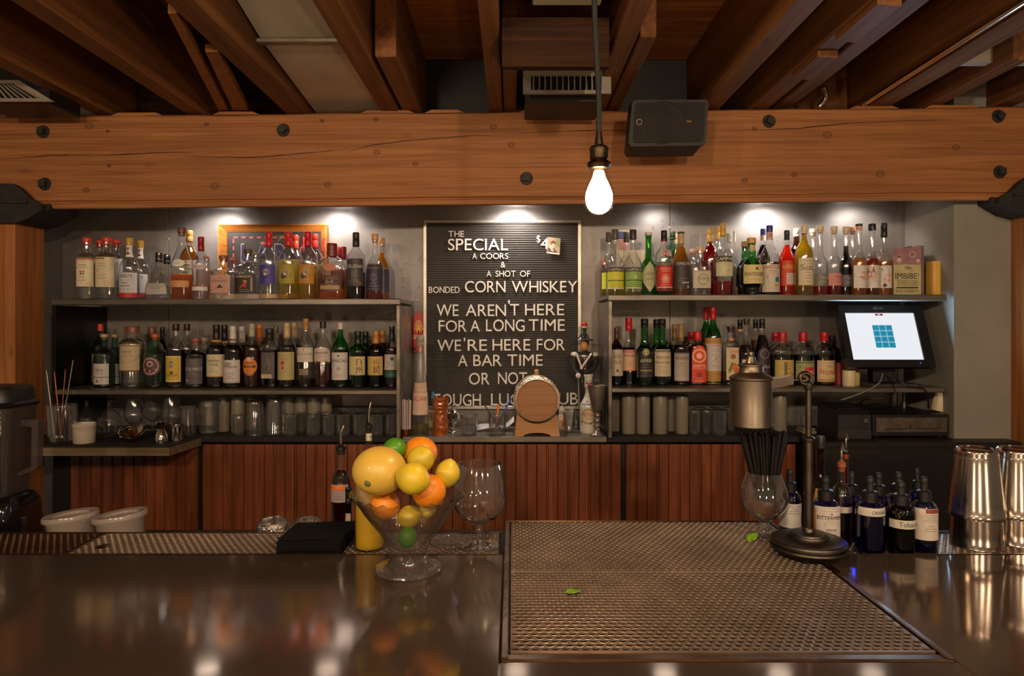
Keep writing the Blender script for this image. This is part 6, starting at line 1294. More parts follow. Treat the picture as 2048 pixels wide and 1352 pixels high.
# objects right of the barrel
t = thing('figurine', 'small orange and white glass figurine right of the barrel', 'figurine', (px(1124, 3.09), 3.09, ZC))
b = MB(); H_ = pz(811, 3.09)-ZC; b.lathe(smooth_prof([(.001, 0), (.017, 0), (.021, .012), (.022, .04), (.018, .06), (.014, .072), (.015, .084), (.011, .096), (.001, H_)]), n=24); b.build('figurine_body', plain((206, 190, 166), .2, 0, .1), t)
b = MB(); b.tube([(.006, -.023, .014), (.007, -.0235, .04), (.006, -.0195, .064)], [.004, .006, .004], 8); b.build('stripe', plain((196, 84, 24), .25), t)
t = thing('toothpick_glass', 'small flared glass of clear cocktail picks', 'glass', (px(1138, 3.02), 3.02, ZC)); tumbler(t, pw(8, 3.02), pw(11, 3.02), .088, G_WARE)
rs = random.Random(9)
for i in range(12):
    a = rs.uniform(0, 6.28); b = MB(); b.tube([(.008*math.cos(a), .008*math.sin(a), .01), (.019*math.cos(a+.5), .019*math.sin(a+.5), .1)], .0013, 6); o = b.build('cocktail_pick', plain((196, 186, 180), .3)); o.location = (px(1138, 3.02), 3.02, ZC); tag(o, 'clear cocktail pick in the small flared glass beside the barrel', 'pick', 'cocktail picks in the flared glass')
t = thing('small_dish', 'tiny glass dish behind the flared pick glass', 'dish', (px(1152, 3.1), 3.1, ZC)); tumbler(t, .016, .02, .045, G_WARE)
# soldier decanter
SDp = 3.09; SX = px(1169, SDp); sc = SDp/F
t = thing('soldier_decanter', 'porcelain soldier decanter in black uniform with a feathered hat', 'decanter', (SX, SDp, ZC))
def sz_(y): return pz(y, SDp)-ZC
def sx_(x): return (x-1169)*sc
BLKG = plain((46, 44, 46), .14, 0, .05, 'black_glaze', coat=.8); WHG = plain((206, 196, 184), .2, 0, .04, 'white_glaze', coat=.4); SKG = plain((212, 146, 92), .25, 0, .05, 'flesh_glaze'); GLG = plain((190, 136, 56), .25, .3, .05, 'gold_glaze')
def ell(cx_, cy_, rx, ry, z, n=24): return [(cx_+rx*math.cos(6.283*j/n), cy_+ry*math.sin(6.283*j/n), z) for j in range(n)]
b = MB(); b.loft([ell(0, 0, .034, .026, 0), ell(0, 0, .034, .026, .012), ell(0, 0, .024, .019, .016), ell(0, 0, .022, .018, sz_(800)), ell(0, 0, .025, .02, sz_(762)), ell(0, 0, .028, .022, sz_(745)), ell(0, 0, .035, .026, sz_(730)), ell(0, 0, .043, .029, sz_(716)), ell(0, 0, .045, .028, sz_(708)), ell(0, 0, .038, .024, sz_(704)), ell(0, 0, .015, .014, sz_(702)), ell(0, 0, .012, .012, sz_(699))])
def limb(pts, r): b.tube(pts, r, 12)
limb([(sx_(1148), 0, sz_(709)), (sx_(1146), -.008, sz_(725)), (sx_(1148), -.018, sz_(739)), (sx_(1156), -.03, sz_(746))], [.0135, .0145, .0135, .011])
limb([(sx_(1191), 0, sz_(710)), (sx_(1192), -.008, sz_(724)), (sx_(1184), -.02, sz_(738)), (sx_(1166), -.036, sz_(746))], [.0135, .0145, .0135, .011])
b.build('uniform', BLKG, t)
b = MB(); b.ball((sx_(1155), -.040, sz_(750)), .013, 14, 0, (1, .8, 1)); b.build('glove', WHG, t)
b = MB(); b.ball((sx_(1168), -.001, sz_(692)), .022, 22, 0, (.9, .95, 1.12)); b.ball((sx_(1167), -.022, sz_(692)), .0034, 10, 0, (.8, 1, 1.3)); b.tube([(sx_(1169), 0, sz_(703)), (sx_(1169), 0, sz_(697))], .010, 14)
for s in (-1, 1): b.ball((sx_(1168)+s*.0195, 0, sz_(692)), .004, 8, 0, (.5, 1, 1.3))
b.build('head', SKG, t)
b = MB()
for s in (-1, 1): b.ball((sx_(1167.4)+s*.0072, -.0192, sz_(689.5)), .0017, 8, 0, (1.4, .6, .7))
b.tube([(sx_(1165.5), -.0202, sz_(697.6)), (sx_(1167), -.0208, sz_(697.8)), (sx_(1168.8), -.0202, sz_(697.6))], .0009, 6, 1)
b.build('face_paint', [BLKG, plain((150, 50, 44), .3)], t)
b = MB(); b.ball((sx_(1170), .005, sz_(687)), .0215, 18, 0, (.95, .9, .95)); b.build('hair', plain((70, 40, 26), .3), t)
b = MB(); b.loft([ell(sx_(1168), -.002, .042, .02, sz_(681.5)), ell(sx_(1168), -.002, .044, .021, sz_(679.5)), ell(sx_(1168), -.002, .026, .021, sz_(677)), ell(sx_(1168), 0, .020, .014, sz_(672)), ell(sx_(1168), 0, .013, .011, sz_(667))]); b.build('hat', BLKG, t)
b = MB(); b.ball((sx_(1166), -.014, sz_(675)), .005, 10, 0, (.8, .6, 1.6)); b.build('hat_badge', GLG, t)
b = MB(); b.lathe(smooth_prof([(.006, sz_(668)), (.0085, sz_(660)), (.0105, sz_(656))]), (sx_(1169), 0, 0), 16, 0); b.lathe(smooth_prof([(.0105, sz_(656)), (.012, sz_(652))]), (sx_(1169), 0, 0), 16, 1); b.ball((sx_(1169.5), 0, sz_(649)), .0125, 16, 2, (1, 1, .95)); b.build('plume', [plain((26, 70, 46), .3), WHG, plain((196, 26, 40), .25)], t)
b = MB()
for x in (1149, 1190): b.ball((sx_(x), -.002, sz_(709)), .017, 14, 0, (1.05, 1, .75))
b.build('epaulette', WHG, t)
b = MB(); b.tube([(sx_(1153), -.022, sz_(707)), (sx_(1155), -.029, sz_(716)), (sx_(1159), -.030, sz_(727)), (sx_(1163), -.029, sz_(737))], .005, 8); b.tube([(sx_(1182), -.020, sz_(707)), (sx_(1175), -.030, sz_(716)), (sx_(1167), -.032, sz_(727)), (sx_(1160), -.030, sz_(737))], .005, 8); b.build('sash', WHG, t)
b = MB()
for i in range(6):
    for x in (1159.5, 1169.5): b.ball((sx_(x+(1.2 if x > 1160 else -1)*(2-i*.4)), -.0305, sz_(712+i*4.6)), .003, 8)
b.build('button', GLG, t)
# ceramic bottle
bottle(1177, 35, 749, 2.995, ZC, 'white painted ceramic bottle with a flared neck behind the silver goblet', 'sqs', 'clear', None, ('cork', (206, 196, 182)), .12,
       [], 2.0, 1.0, None)
o = bpy.data.objects[[q.name for q in bpy.data.objects if q.get('label', '').startswith('white painted ceramic')][0]]
for ch in list(o.children): bpy.data.objects.remove(ch)
PROF['meta'] = [(0, .90), (.02, .98), (.10, 1), (.40, 1), (.48, .95), (.56, .70), (.63, .46), (.70, .36), (.76, .36), (.78, .46), (.92, .46), (.955, .50), (.97, .54), (1, .54)]
Bm = Bot(pw(35, 2.995)/2, pz(749, 2.995)-ZC, 'meta'); b = MB(); b.loft(Bm.rings([h for h, r in Bm.p], 0, 36)); b.build('bottle_body', WHG, o)
label_build(Bm, o, 817, 850, lambda y: pz(y, 2.95)-ZC, (196, 178, 150), 1.25, [('o', -.1, .5, .46, (110, 120, 100), .12), ('d', -.1, .5, .38, (206, 176, 140)), T('METAXA', -.1, .50, .2, (176, 50, 44), .55), lines(.3, .4, 2, (130, 100, 80), .35), ('d', .5, .86, .08, (60, 90, 130)), ('d', -.75, .14, .07, (70, 100, 70)), ('d', .1, .08, .07, (70, 100, 120)), ('d', .75, .4, .08, (176, 60, 60))], name='painted_panel')
label_build(Bm, o, 762, 773, lambda y: pz(y, 2.95)-ZC, (200, 186, 166), 1.3, [('d', 0, .4, .3, (186, 60, 60)), ('d', -.5, .5, .22, (90, 100, 90)), ('d', .5, .5, .22, (80, 90, 110)), ('r', -1, 1, .9, 1, (90, 100, 100))], name='painted_band')
label_build(Bm, o, 799, 812, lambda y: pz(y, 2.95)-ZC, (206, 196, 184), 1.2, [('d', -.3, .6, .16, (196, 90, 80)), ('d', .3, .5, .16, (186, 80, 80)), ('r', -.9, .9, .1, .3, (100, 130, 170))], name='painted_shoulder')
# goblet
t = thing('goblet', 'tall dull silver goblet with an ornate stem at the right end of the steel counter', 'goblet', (px(1195, 2.925), 2.925, ZC))
def gz(y): return pz(y, 2.93)-ZC
k = 2.93/F
b = MB(); b.lathe(smooth_prof([(11*k, gz(818)), (13.5*k, gz(806)), (17*k, gz(786)), (19.6*k, gz(772)), (19.8*k, gz(771)), (19*k, gz(772)), (16*k, gz(788)), (12*k, gz(806)), (.001, gz(812))]), n=36); b.build('bowl', PEWTER, t)
b = MB(); pf = [(.001, 0), (15*k, 0), (15.5*k, .004), (11*k, .012), (8*k, .018), (5*k, .026), (4.6*k, .034), (7*k, .042), (5.5*k, .052), (6.5*k, .064), (5.2*k, .076), (7*k, .086), (5.5*k, .096), (11*k, gz(818))]
rr = []
for i, (r, z) in enumerate(smooth_prof(pf, 4)): rr.append([(r*(1+(.09 if .02 < z < .1 else .04)*math.sin(7*6.283*j/42+z*260))*math.cos(6.283*j/42), r*(1+(.09 if .02 < z < .1 else .04)*math.sin(7*6.283*j/42+z*260))*math.sin(6.283*j/42), z) for j in range(42)])
b.loft(rr); b.build('stem', PEWTER, t)
# ------------------------------------------------------------------ glasses on the back counter
def ware(name, label, cat, x, D, z=ZC, group=None): return thing(name, label, cat, (px(x, D), D, z), group=group)
def frosted(x, w_, yt, D, label):
    t = ware('frosted_tumbler', label, 'glass', x, D, group='tall frosted glasses standing upside down'); R = pw(w_, D)/2; H = pz(yt, D)-ZC
    b = MB(); b.lathe([(R*.96, .0), (R, .002), (R, H-.012), (R*.97, H-.003), (R*.9, H), (.0005, H), (.0005, H-.012), (R*.93, H-.014), (R*.93, .002)], n=28); b.build('glass_body', G_FROST, t)
    b = MB(); b.lathe([(R*1.005, H-.008), (R*1.01, H-.004), (R*.95, H+.001), (R*.6, H+.0012)], n=28); b.build('thick_base', G_CUT, t)
NM = ['first', 'second', 'third', 'fourth', 'fifth', 'sixth', 'seventh', 'eighth', 'ninth', 'tenth', 'eleventh']
for i, (x, D) in enumerate(((447, 3.05), (476, 3.02), (499, 3.1), (545, 3.1), (576, 3.07), (602, 3.08), (628, 3.06), (651, 3.1))):
    frosted(x, 26, 793, D, 'tall frosted glass, %s from the left in the row under the left middle shelf' % NM[i])
for i, (x, D, w_) in enumerate(((1229, 3.06, 24), (1257, 2.985, 28), (1286, 2.985, 28), (1320, 2.985, 29), (1342, 3.06, 24), (1364, 2.985, 26))):
    frosted(x, w_, 790 if D < 3 else 791, D, 'tall frosted glass, %s from the left in the row under the right middle shelf' % NM[i])
frosted(1559, 28, 789, 2.985, 'tall frosted glass standing alone right of the oil can')
def inv_rocks(x, w_, yt, D, label, grp):
    t = ware('rocks_glass', label, 'glass', x, D, group=grp); R = pw(w_, D)/2; tumbler(t, R*.98, R, pz(yt, D)-ZC, G_RIB, ribs=14, n=56, inv=True, foot=.012)
g1 = 'ribbed rocks glasses under the left middle shelf'
for i, (x, w_) in enumerate(((581, 30), (627, 31), (658, 27), (687, 30), (720, 30), (753, 30), (784, 29))):
    inv_rocks(x, w_, 827, 2.955, 'upturned ribbed rocks glass, %s from left in the front row below the whisky bottles' % NM[i], g1)
for i, x in enumerate((604, 640, 671, 702, 735, 767, 789)):
    inv_rocks(x, 27, 823, 3.03+.002*(i % 2), 'upturned ribbed rocks glass, %s from left in the second row below the whisky bottles' % NM[i], g1)
for i, x in enumerate((672, 700, 728, 756, 783)):
    inv_rocks(x, 26, 819, 3.105, 'upturned ribbed rocks glass, %s from the left in the back row below the whisky bottles' % NM[i], g1)
g2 = 'ribbed rocks glasses under the right middle shelf'
inv_rocks(1390, 23, 819, 2.97, 'short upturned rocks glass just right of the frosted glasses', g2)
for i, (x, D, w_) in enumerate(((1439, 2.96, 33), (1413, 3.0, 24))): inv_rocks(x, w_, 819, D, ('wide upturned ribbed rocks glass left of the oil can', 'upturned ribbed rocks glass between the short one and the wide one')[i], g2)
for i, (x, D) in enumerate(((1400, 3.08), (1430, 3.09), (1458, 3.08))): inv_rocks(x, 26, 815, D, 'upturned ribbed rocks glass, %s from the left in the row behind the wide one' % NM[i], g2)
def inv_lathe(name, label, x, D, pts, m=G_WARE, n=36, th=.0014, group=None):
    """pts: (half width px, y px) outer silhouette from base (counter) to top"""
    t = ware(name, label, 'glass', x, D, group=group); k = D/F; y0 = pts[0][1]
    o = smooth_prof([(max(.0005, r*k), (y0-y)*k) for r, y in pts]); b = MB(); b.lathe(o, n=n); b.build('glass_body', m, t); return t
inv_lathe('tall_glass', 'tall flared ribbed glass upside down between frosted glasses and rocks glasses', 511, 2.95, [(18, 866), (17.8, 864), (16.5, 835), (14.5, 805), (13, 799), (6, 797), (.1, 797)], G_RIB)
inv_lathe('tall_glass', 'tall flared clear glass upside down left of the first rocks glass', 550, 2.99, [(21, 866), (20.8, 864), (18.5, 835), (15.5, 802), (14, 797), (7, 795), (.1, 795)], G_RIB)
inv_lathe('small_glass', 'small etched glass upside down in front of the frosted glasses', 478, 2.96, [(11.5, 866), (11.5, 840), (11, 828), (9, 825), (.1, 825)], G_RIB)
cg = 'coupes and snifters upside down at the left end'
inv_lathe('coupe_glass', 'round coupe glass upside down behind the white ramekin', 173, 2.98, [(20, 866), (22, 850), (21, 836), (14, 823), (5, 815), (3, 808), (4, 802), (12, 799), (16, 798), (.1, 797)], group=cg)
inv_lathe('coupe_glass', 'round coupe glass upside down right of the one behind the ramekin', 218, 2.97, [(22, 866), (24, 850), (23, 836), (15, 823), (5, 815), (3, 808), (4, 802), (14, 799), (18, 798), (.1, 797)], group=cg)
inv_lathe('snifter_glass', 'small snifter glass standing on its foot behind the strainers', 268, 2.97, [(13, 866), (12, 864), (3, 861), (2.5, 852), (5, 847), (14, 840), (18, 830), (17, 815), (14, 798), (13, 794)], group=cg)
inv_lathe('wine_glass', 'wide glass between the two snifters at the left end', 305, 3.10, [(14, 864), (3, 862), (2.5, 850), (8, 846), (18, 836), (21, 824), (19, 806), (17, 798)], group=cg)
inv_lathe('snifter_glass', 'small snifter glass standing on its foot beside the ribbed tumbler', 342, 2.96, [(13, 866), (12, 864), (3, 861), (2.5, 852), (5, 848), (15, 840), (19, 830), (18, 815), (15, 797), (14, 792)], group=cg)
inv_lathe('ribbed_tumbler', 'ribbed tumbler upside down between a snifter and the cut mixing glass', 376.5, 2.95, [(16.5, 862), (16.4, 860), (15, 830), (14.5, 812), (15.5, 806), (15, 803), (.1, 803)], G_RIB)
t = ware('mixing_glass', 'diamond cut mixing glass with a spout at the left', 'glass', 418, 2.945); R_ = pw(19.5, 2.945); H_ = pz(803, 2.945)-ZC
b = MB(); n = 48; rr = []
for i in range(25):
    u = i/24; ring = []
    for j in range(n):
        d = abs(math.sin(6*6.283*j/n/2+u*9))*abs(math.sin(6*6.283*j/n/2-u*9)) if .15 < u < .8 else 0
        r = R_*(.97+.03*u)*(1-.05*d); sp = 1+.14*max(0, u-.85)/.15*max(0, math.cos(6.283*j/n))**8
        ring.append((r*sp*math.cos(6.283*j/n), r*sp*math.sin(6.283*j/n), H_*u))
    rr.append(ring)
rr = [[(p[0]*.01, p[1]*.01, 0) for p in rr[0]]]+rr+[[(p[0]*.93, p[1]*.93, p[2]) for p in rr[-1]], [(p[0]*.9, p[1]*.9, .012) for p in rr[0]], [(p[0]*.01, p[1]*.01, .012) for p in rr[0]]]
b.loft(rr, cap=False); b.build('glass_body', G_CUT, t)
# bar tools on the deeper left counter
DT = 2.74
t = ware('spoon_glass', 'tall mixing glass holding long bar spoons at the left end', 'glass', 124, DT); SG = tumbler(t, pw(24.5, DT), pw(27.5, DT), pz(809, DT)-ZC, G_WARE, foot=.014)
tw = metal('twisted_steel', (150, 138, 126), (180, 170, 160), .3, 20)
for (xa, ya, xb, yb, m, lab) in ((110, 866, 93, 740, tw, 'twisted steel bar spoon leaning furthest left in the tall mixing glass'), (122, 866, 109, 744, COPPER, 'copper bar spoon leaning left in the tall mixing glass'), (120, 866, 131, 740, COPPER, 'copper bar spoon leaning right in the tall mixing glass'), (121, 868, 146, 722, tw, 'twisted steel bar spoon leaning furthest right in the tall mixing glass')):
    dd = DT+(.012 if m is COPPER else -.01); p0, p1 = Vector(at(xa, ya, dd)), Vector(at(xb, yb, dd)); p0.z = ZC+.02; t = thing('bar_spoon', lab, 'bar spoon', tuple(p0), group='bar spoons in the mixing glass'); d = p1-p0
    b = MB(); k = 40; b.tube([tuple(d*(i/k)) for i in range(k+1)], [.0022+(.0007 if i % 2 and 4 < i < 36 else 0) for i in range(k+1)], 8); b.build('shaft', m, t)
    b = MB(); b.ball((0, 0, .004), .012, 14, 0, (1, .35, 1)); b.build('bowl', m, t)
    b = MB(); b.ball(tuple(d), .004, 10); b.build('tip', m, t)
t = ware('ramekin', 'white fluted ramekin beside the bar spoons', 'ramekin', 168.5, 2.75); R_ = pw(20.5, 2.75); H_ = pz(846, 2.75)-ZC; b = MB(); rr = []
for r, z, f in ((.01, 0, 0), (.9, 0, 0), (.95, .002, 1), (.98, H_*.5, 1), (.99, H_*.78, 1), (1.0, H_*.8, 0), (1.03, H_*.86, 0), (1.03, H_, 0), (.96, H_, 0), (.92, .006, 0), (.01, .005, 0)): rr.append([(R_*r*(1-.02*f*(j % 2))*math.cos(6.283*j/64), R_*r*(1-.02*f*(j % 2))*math.sin(6.283*j/64), z) for j in range(64)])
b.loft(rr, cap=False); b.build('dish', plain((206, 194, 176), .3, 0, .03), t)
t = ware('julep_strainer', 'steel strainer with a round rim lying tilted in front of the snifters', 'strainer', 270, 2.75, ZC+.004)
b = MB(); pf = [(.001, 0), (.018, .002), (.034, .009), (.045, .02), (.046, .0205), (.035, .008), (.018, .0008)]; b.lathe(pf, n=32); b.build('bowl', CHROME, t)
b = MB(); b.lathe([(.043, .018), (.050, .021), (.050, .023), (.043, .020)], n=36); b.build('rim', CHROME, t); t.rotation_euler = (.5, -.15, 0); t.location.z = ZC+.023
t = ware('hawthorne_strainer', 'second steel strainer leaning behind the round rimmed one', 'strainer', 258, 2.82, ZC+.012)
b = MB(); b.lathe([(.001, 0), (.036, 0), (.038, .001), (.036, .002), (.001, .002)], n=32); b.build('plate', CHROME, t); b = MB(); c = [(.037*math.cos(i*.1)*(1), .037*math.sin(i*.1), .004+.003*(i % 2)) for i in range(0, 40)]; b.tube(c, .0012, 6); b.build('spring', CHROME, t); b = MB(); b.tube([(-.036, -.005, .001), (-.07, -.02, -.004), (-.085, -.028, -.006)], .003, 8); b.build('handle', CHROME, t); t.rotation_euler = (.7, .1, .3); t.location.z = ZC+.03
def jigger(x, D, ya, ym, yb, r0, rm, r1, label):
    t = ware('jigger', label, 'jigger', x, D); k = D/F; H_ = pz(ya, D)-ZC; m_ = (pz(ym, D)-ZC)
    b = MB(); b.lathe(smooth_prof([(r0*k*.98, 0), (r0*k, .001), (r0*k*.98, m_*.4), (rm*k*1.2, m_*.92)])+smooth_prof([(rm*k, m_), (rm*k*1.2, m_*1.05), (r1*k, H_*.96), (r1*k, H_), (r1*k*.92, H_), (rm*k*.8, m_*1.15), (.001, m_*1.12)]), n=32); b.build('cup', CHROME, t)
jigger(322, 2.74, 842, 857, 882, 12.5, 6, 12, 'double ended steel jigger in front of the wide glass')
jigger(354, 2.80, 846, 850, 873, 13.5, 12, 13, 'short steel jigger cup right of the double ended one')
# clutter behind the oil can
t = ware('bar_towel', 'folded pale towel and glassware behind the oil can post', 'towel', 1612, 3.0); b = MB(); b.box(-.03, .03, -.04, .04, 0, .014, bev=.004); b.box(-.028, .028, -.035, .035, .0142, .024, bev=.004); b.build('cloth', plain((120, 112, 100), .9, 0, .1, sc=80, bmp=.3), t)
t = ware('small_glass', 'small cut glass standing behind the oil can post on a folded towel', 'glass', 1612, 3.0, ZC+.0245); tumbler(t, .02, .026, .045, G_CUT, ribs=10)
# ------------------------------------------------------------------ the front bar
YF, Y1, YR = .80, 1.505, 1.70        # front edge, where the rail begins, rear edge
TX0, TX1 = -.0085, .664              # drip tray across
TY0, TY1 = 1.046, 1.752
def DB(y, z=ZB): return (EYE-z)*F/(y-HOR)
t = thing('bar_counter', 'dark brown polished metal bar top in the foreground', 'bar counter')
b = MB()
# top sheet with the tray cut-out left open
RZ = ZB-.012     # rail floor
b.box(-1.9, TX0-.0105, YF, Y1, ZB-.035, ZB, bev=.002); b.box(TX1+.0078, 1.9, YF, Y1, ZB-.035, ZB, bev=.002); b.box(TX0-.0103, TX1+.0076, YF, TY0-.0175, ZB-.035, ZB, bev=.002)
b.build('top_sheet', STEEL_BAR, t)
b = MB(); b.box(-1.9, TX0-.019, Y1+.001, YR, ZB-.05, RZ-.014); b.box(TX1+.013, 1.9, Y1+.001, YR, ZB-.05, RZ-.014); b.box(TX0-.016, TX1+.014, TY0-.016, YR+.06, ZB-.06, ZB-.045); b.build('sub_top', BLACK, t)
b = MB(); b.box(-1.9, TX0-.02, YR-.004, YR, RZ-.012, RZ+.003, bev=.001); b.box(TX1+.012, 1.9, YR-.004, YR, RZ-.012, RZ+.003, bev=.001); b.box(-1.9, TX0-.018, Y1+.001, Y1+.006, RZ-.012, ZB+.0015, bev=.001); b.box(TX1+.016, 1.9, Y1+.001, Y1+.006, RZ-.012, ZB+.0015, bev=.001); b.build('rail_lip', STEEL_EDGE, t)
b = MB(); b.box(-1.88, 1.88, YF+.06, YR-.02, 0, ZB-.061); b.build('bar_body', plain((58, 34, 22), .5), t)
def perf(x0, x1, y0, y1, z, pitch, row, r, mb, th=.002, clip=None, lips=True):
    """perforated sheet: staggered round holes, each in its own cell"""
    n = 10; ny = int(round((y1-y0)/row)); row = (y1-y0)/ny; nxx = int(round((x1-x0)/pitch)); pitch = (x1-x0)/nxx
    for i in range(ny):
        yc = y0+(i+.5)*row; off = (i % 2)*.5
        for j in range(-1, nxx+1):
            xc = x0+(j+.5+off)*pitch
            xa, xb = xc-pitch/2, xc+pitch/2
            xa, xb = max(xa, x0), min(xb, x1)
            if xb-xa < 1e-5: continue
            ya, yb = yc-row/2, yc+row/2
            if xb-xa < pitch*.9: mb.add([(xa, ya, z), (xb, ya, z), (xb, yb, z), (xa, yb, z)], [(0, 1, 2, 3)], 0, False); continue
            hole = [(xc+r*math.cos(6.2832*(k+.5)/12), yc+min(r, row*.46)*math.sin(6.2832*(k+.5)/12)) for k in range(12)]
            sq = []
            for hx, hy in hole:
                dx, dy = hx-xc, hy-yc
                m = min((pitch/2)/max(1e-9, abs(dx)), (row/2)/max(1e-9, abs(dy))); sq.append((xc+dx*m, yc+dy*m))
            # snap four samples to the cell corners
            for (cx_, cy_) in ((xa, ya), (xb, ya), (xb, yb), (xa, yb)):
                k = min(range(12), key=lambda q: (sq[q][0]-cx_)**2+(sq[q][1]-cy_)**2); sq[k] = (cx_, cy_)
            v = [(p[0], p[1], z) for p in sq]+[(p[0], p[1], z+.0006) for p in [(xc+(hx-xc)*1.12, yc+(hy-yc)*1.08) for hx, hy in hole]]+[(p[0], p[1], z-th) for p in hole]
            mb.add(v, [(k, (k+1) % 12, 12+(k+1) % 12, 12+k) for k in range(12)]+[(12+k, 12+(k+1) % 12, 24+(k+1) % 12, 24+k) for k in range(12)], 0, True)
    return mb
def mat_thing(name, label, x0, x1, y0, y1, z, pitch, row, r, m=STEEL_MAT):
    t = thing(name, label, 'drip mat'); b = MB(); perf(x0, x1, y0, y1, z, pitch, row, r, b); b.build('perforated_sheet', m, t, fix=False)
    b = MB(); b.box(x0, x1, y0-.003, y0, z-.012, z+.0008); b.box(x0, x1, y1, y1+.003, z-.012, z+.0008); b.box(x0-.003, x0, y0, y1, z-.012, z+.0008); b.box(x1, x1+.003, y0, y1, z-.012, z+.0008); b.build('edge', m, t); return t
XS = px(165, 1.6)
mat_thing('drip_mat', 'perforated steel drip mat along the back of the bar under the napkins', XS, TX0-.026, Y1+.012, YR-.009, RZ, .0165, .0125, .0052)
mat_thing('drip_mat', 'darker perforated drip mat at the far left end of the bar rail', -1.85, XS-.008, Y1+.012, YR-.009, RZ, .0165, .0125, .0052, metal('dull_brown_mat', (84, 60, 46), (108, 80, 62), .4, 9))
mat_thing('drip_mat', 'perforated steel drip mat along the back of the bar under the dropper bottles', TX1+.024, 1.85, Y1+.012, YR-.009, RZ, .0165, .0125, .0052)
for x, y in ((px(207, DB(1082)), DB(1083)),):
    b = MB(); b.lathe([(.001, .002), (.014, .0015), (.016, 0)], (x, y, RZ+.001), 20); o = b.build('metal_button', STEEL_EDGE); tag(o, 'small round metal button on the left drip mat', 'button')
t = thing('drip_tray', 'large perforated drip tray with a steel rim in the foreground of the bar', 'drip tray')
ZT = ZB+.004
b = MB(); b.box(TX0+.012, TX1-.012, TY0+.012, TY1-.01, ZB-.040, ZB-.034); b.build('pan', plain((12, 10, 9), .8), t)
b = MB()
b.box(TX0-.009, TX0+.003, TY0-.014, TY1, ZB-.03, ZT+.001, bev=.002); b.box(TX1-.006, TX1+.006, TY0-.014, TY1, ZB-.03, ZT+.001, bev=.002)
b.box(TX0-.0092, TX1+.0062, TY0-.016, TY0+.004, ZB-.03, ZT-.002, bev=.003); b.box(TX0-.009, TX1+.006, TY1-.006, TY1, ZB-.03, ZT+.001, bev=.002); b.build('rim', STEEL_EDGE, t)
YM = 1.396
for ya, yb, nm in ((TY0+.012, YM-.002, 'front'), (YM+.004, TY1-.009, 'rear')):
    b = MB(); perf(TX0+.006, TX1-.010, ya, yb, ZT-.002, .0158, .0128, .0054, b)
    b.box(TX0+.006, TX1-.010, ya-.0042, ya-.0002, ZT-.008, ZT-.0002)
    b.build('perforated_insert', STEEL_MAT, t, fix=False)
for i in range(0): pass
# bar well behind the bar where bottles stand
WZ = .90
t = thing('underbar_station', 'dark steel work shelf behind the bar where pourer bottles stand', 'work shelf'); b = MB(); b.box(-2.0, 2.0, YR+.062, 2.25, .0, WZ, bev=.003); b.build('station_body', plain((40, 36, 33), .45, .5), t)

# ------------------------------------------------------------------ on the bar: fruit bowl
BXc, BYc = px(816, 1.40), 1.405; k = BYc/F
def by(y): return pz(y, BYc)-ZB
t = thing('fruit_bowl', 'pressed glass footed bowl heaped with citrus fruit on the bar top', 'bowl', (BXc, BYc, ZB+.0005))
Hb = pz(984, BYc)-ZB
out = [(.002, 0), (.058, 0), (.066, .003), (.069, .007), (.066, .011), (.055, .0135), (.044, .018), (.038, .026), (.037, .036), (.041, .050), (.050, .068), (.066, .092), (.088, .122), (.108, .150), (.117, Hb-.004), (.119, Hb)]
inn = [(.112, Hb-.003), (.101, .146), (.081, .118), (.058, .088), (.040, .064), (.030, .050), (.018, .046), (.002, .045)]
pf = smooth_prof(out, 2)+smooth_prof(inn, 2); b = MB(); n = 72; rr = []
for r, z in pf:
    amp = 0
    if .05 < z < .14: amp = .018*math.sin(math.pi*(z-.05)/.09)
    sc_ = .004*max(0, (z-Hb+.016)/.016)
    rr.append([(r*(1+amp*abs(math.sin(9*6.283*j/n+z*60)))*math.cos(6.283*j/n), r*(1+amp*abs(math.sin(9*6.283*j/n+z*60)))*math.sin(6.283*j/n), z+sc_*math.cos(24*6.283*j/n)) for j in range(n)])
b.loft(rr, cap=False); b.build('glass_body', G_CUT, t)
def fruit_mat(name, c, c2, bmp=.25, rough=.38):
    m, nt, bs = _new(name); v = coords(nt); f = noise(nt, v, 14, 4)
    nt.links.new(ramp(nt, f, [(.35, rgb(c2)), (.62, rgb(c))]), bs.inputs['Base Color']); bs.inputs['Roughness'].default_value = rough
    bs.inputs['Subsurface Weight'].default_value = .15; bs.inputs['Subsurface Radius'].default_value = (.01, .006, .002); bs.inputs['Coat Weight'].default_value = .15
    bump(nt, bs, noise(nt, coords(nt), 420, 2), bmp, .002); return m
FM = dict(pomelo=fruit_mat('grapefruit_peel', (224, 186, 76), (212, 172, 70)), lemon=fruit_mat('lemon_peel', (220, 188, 44), (190, 172, 50)), lime=fruit_mat('lime_peel', (84, 148, 30), (60, 120, 22)), orange=fruit_mat('orange_peel', (238, 146, 28), (226, 128, 22)))
STEMM = plain((110, 112, 70), .7)
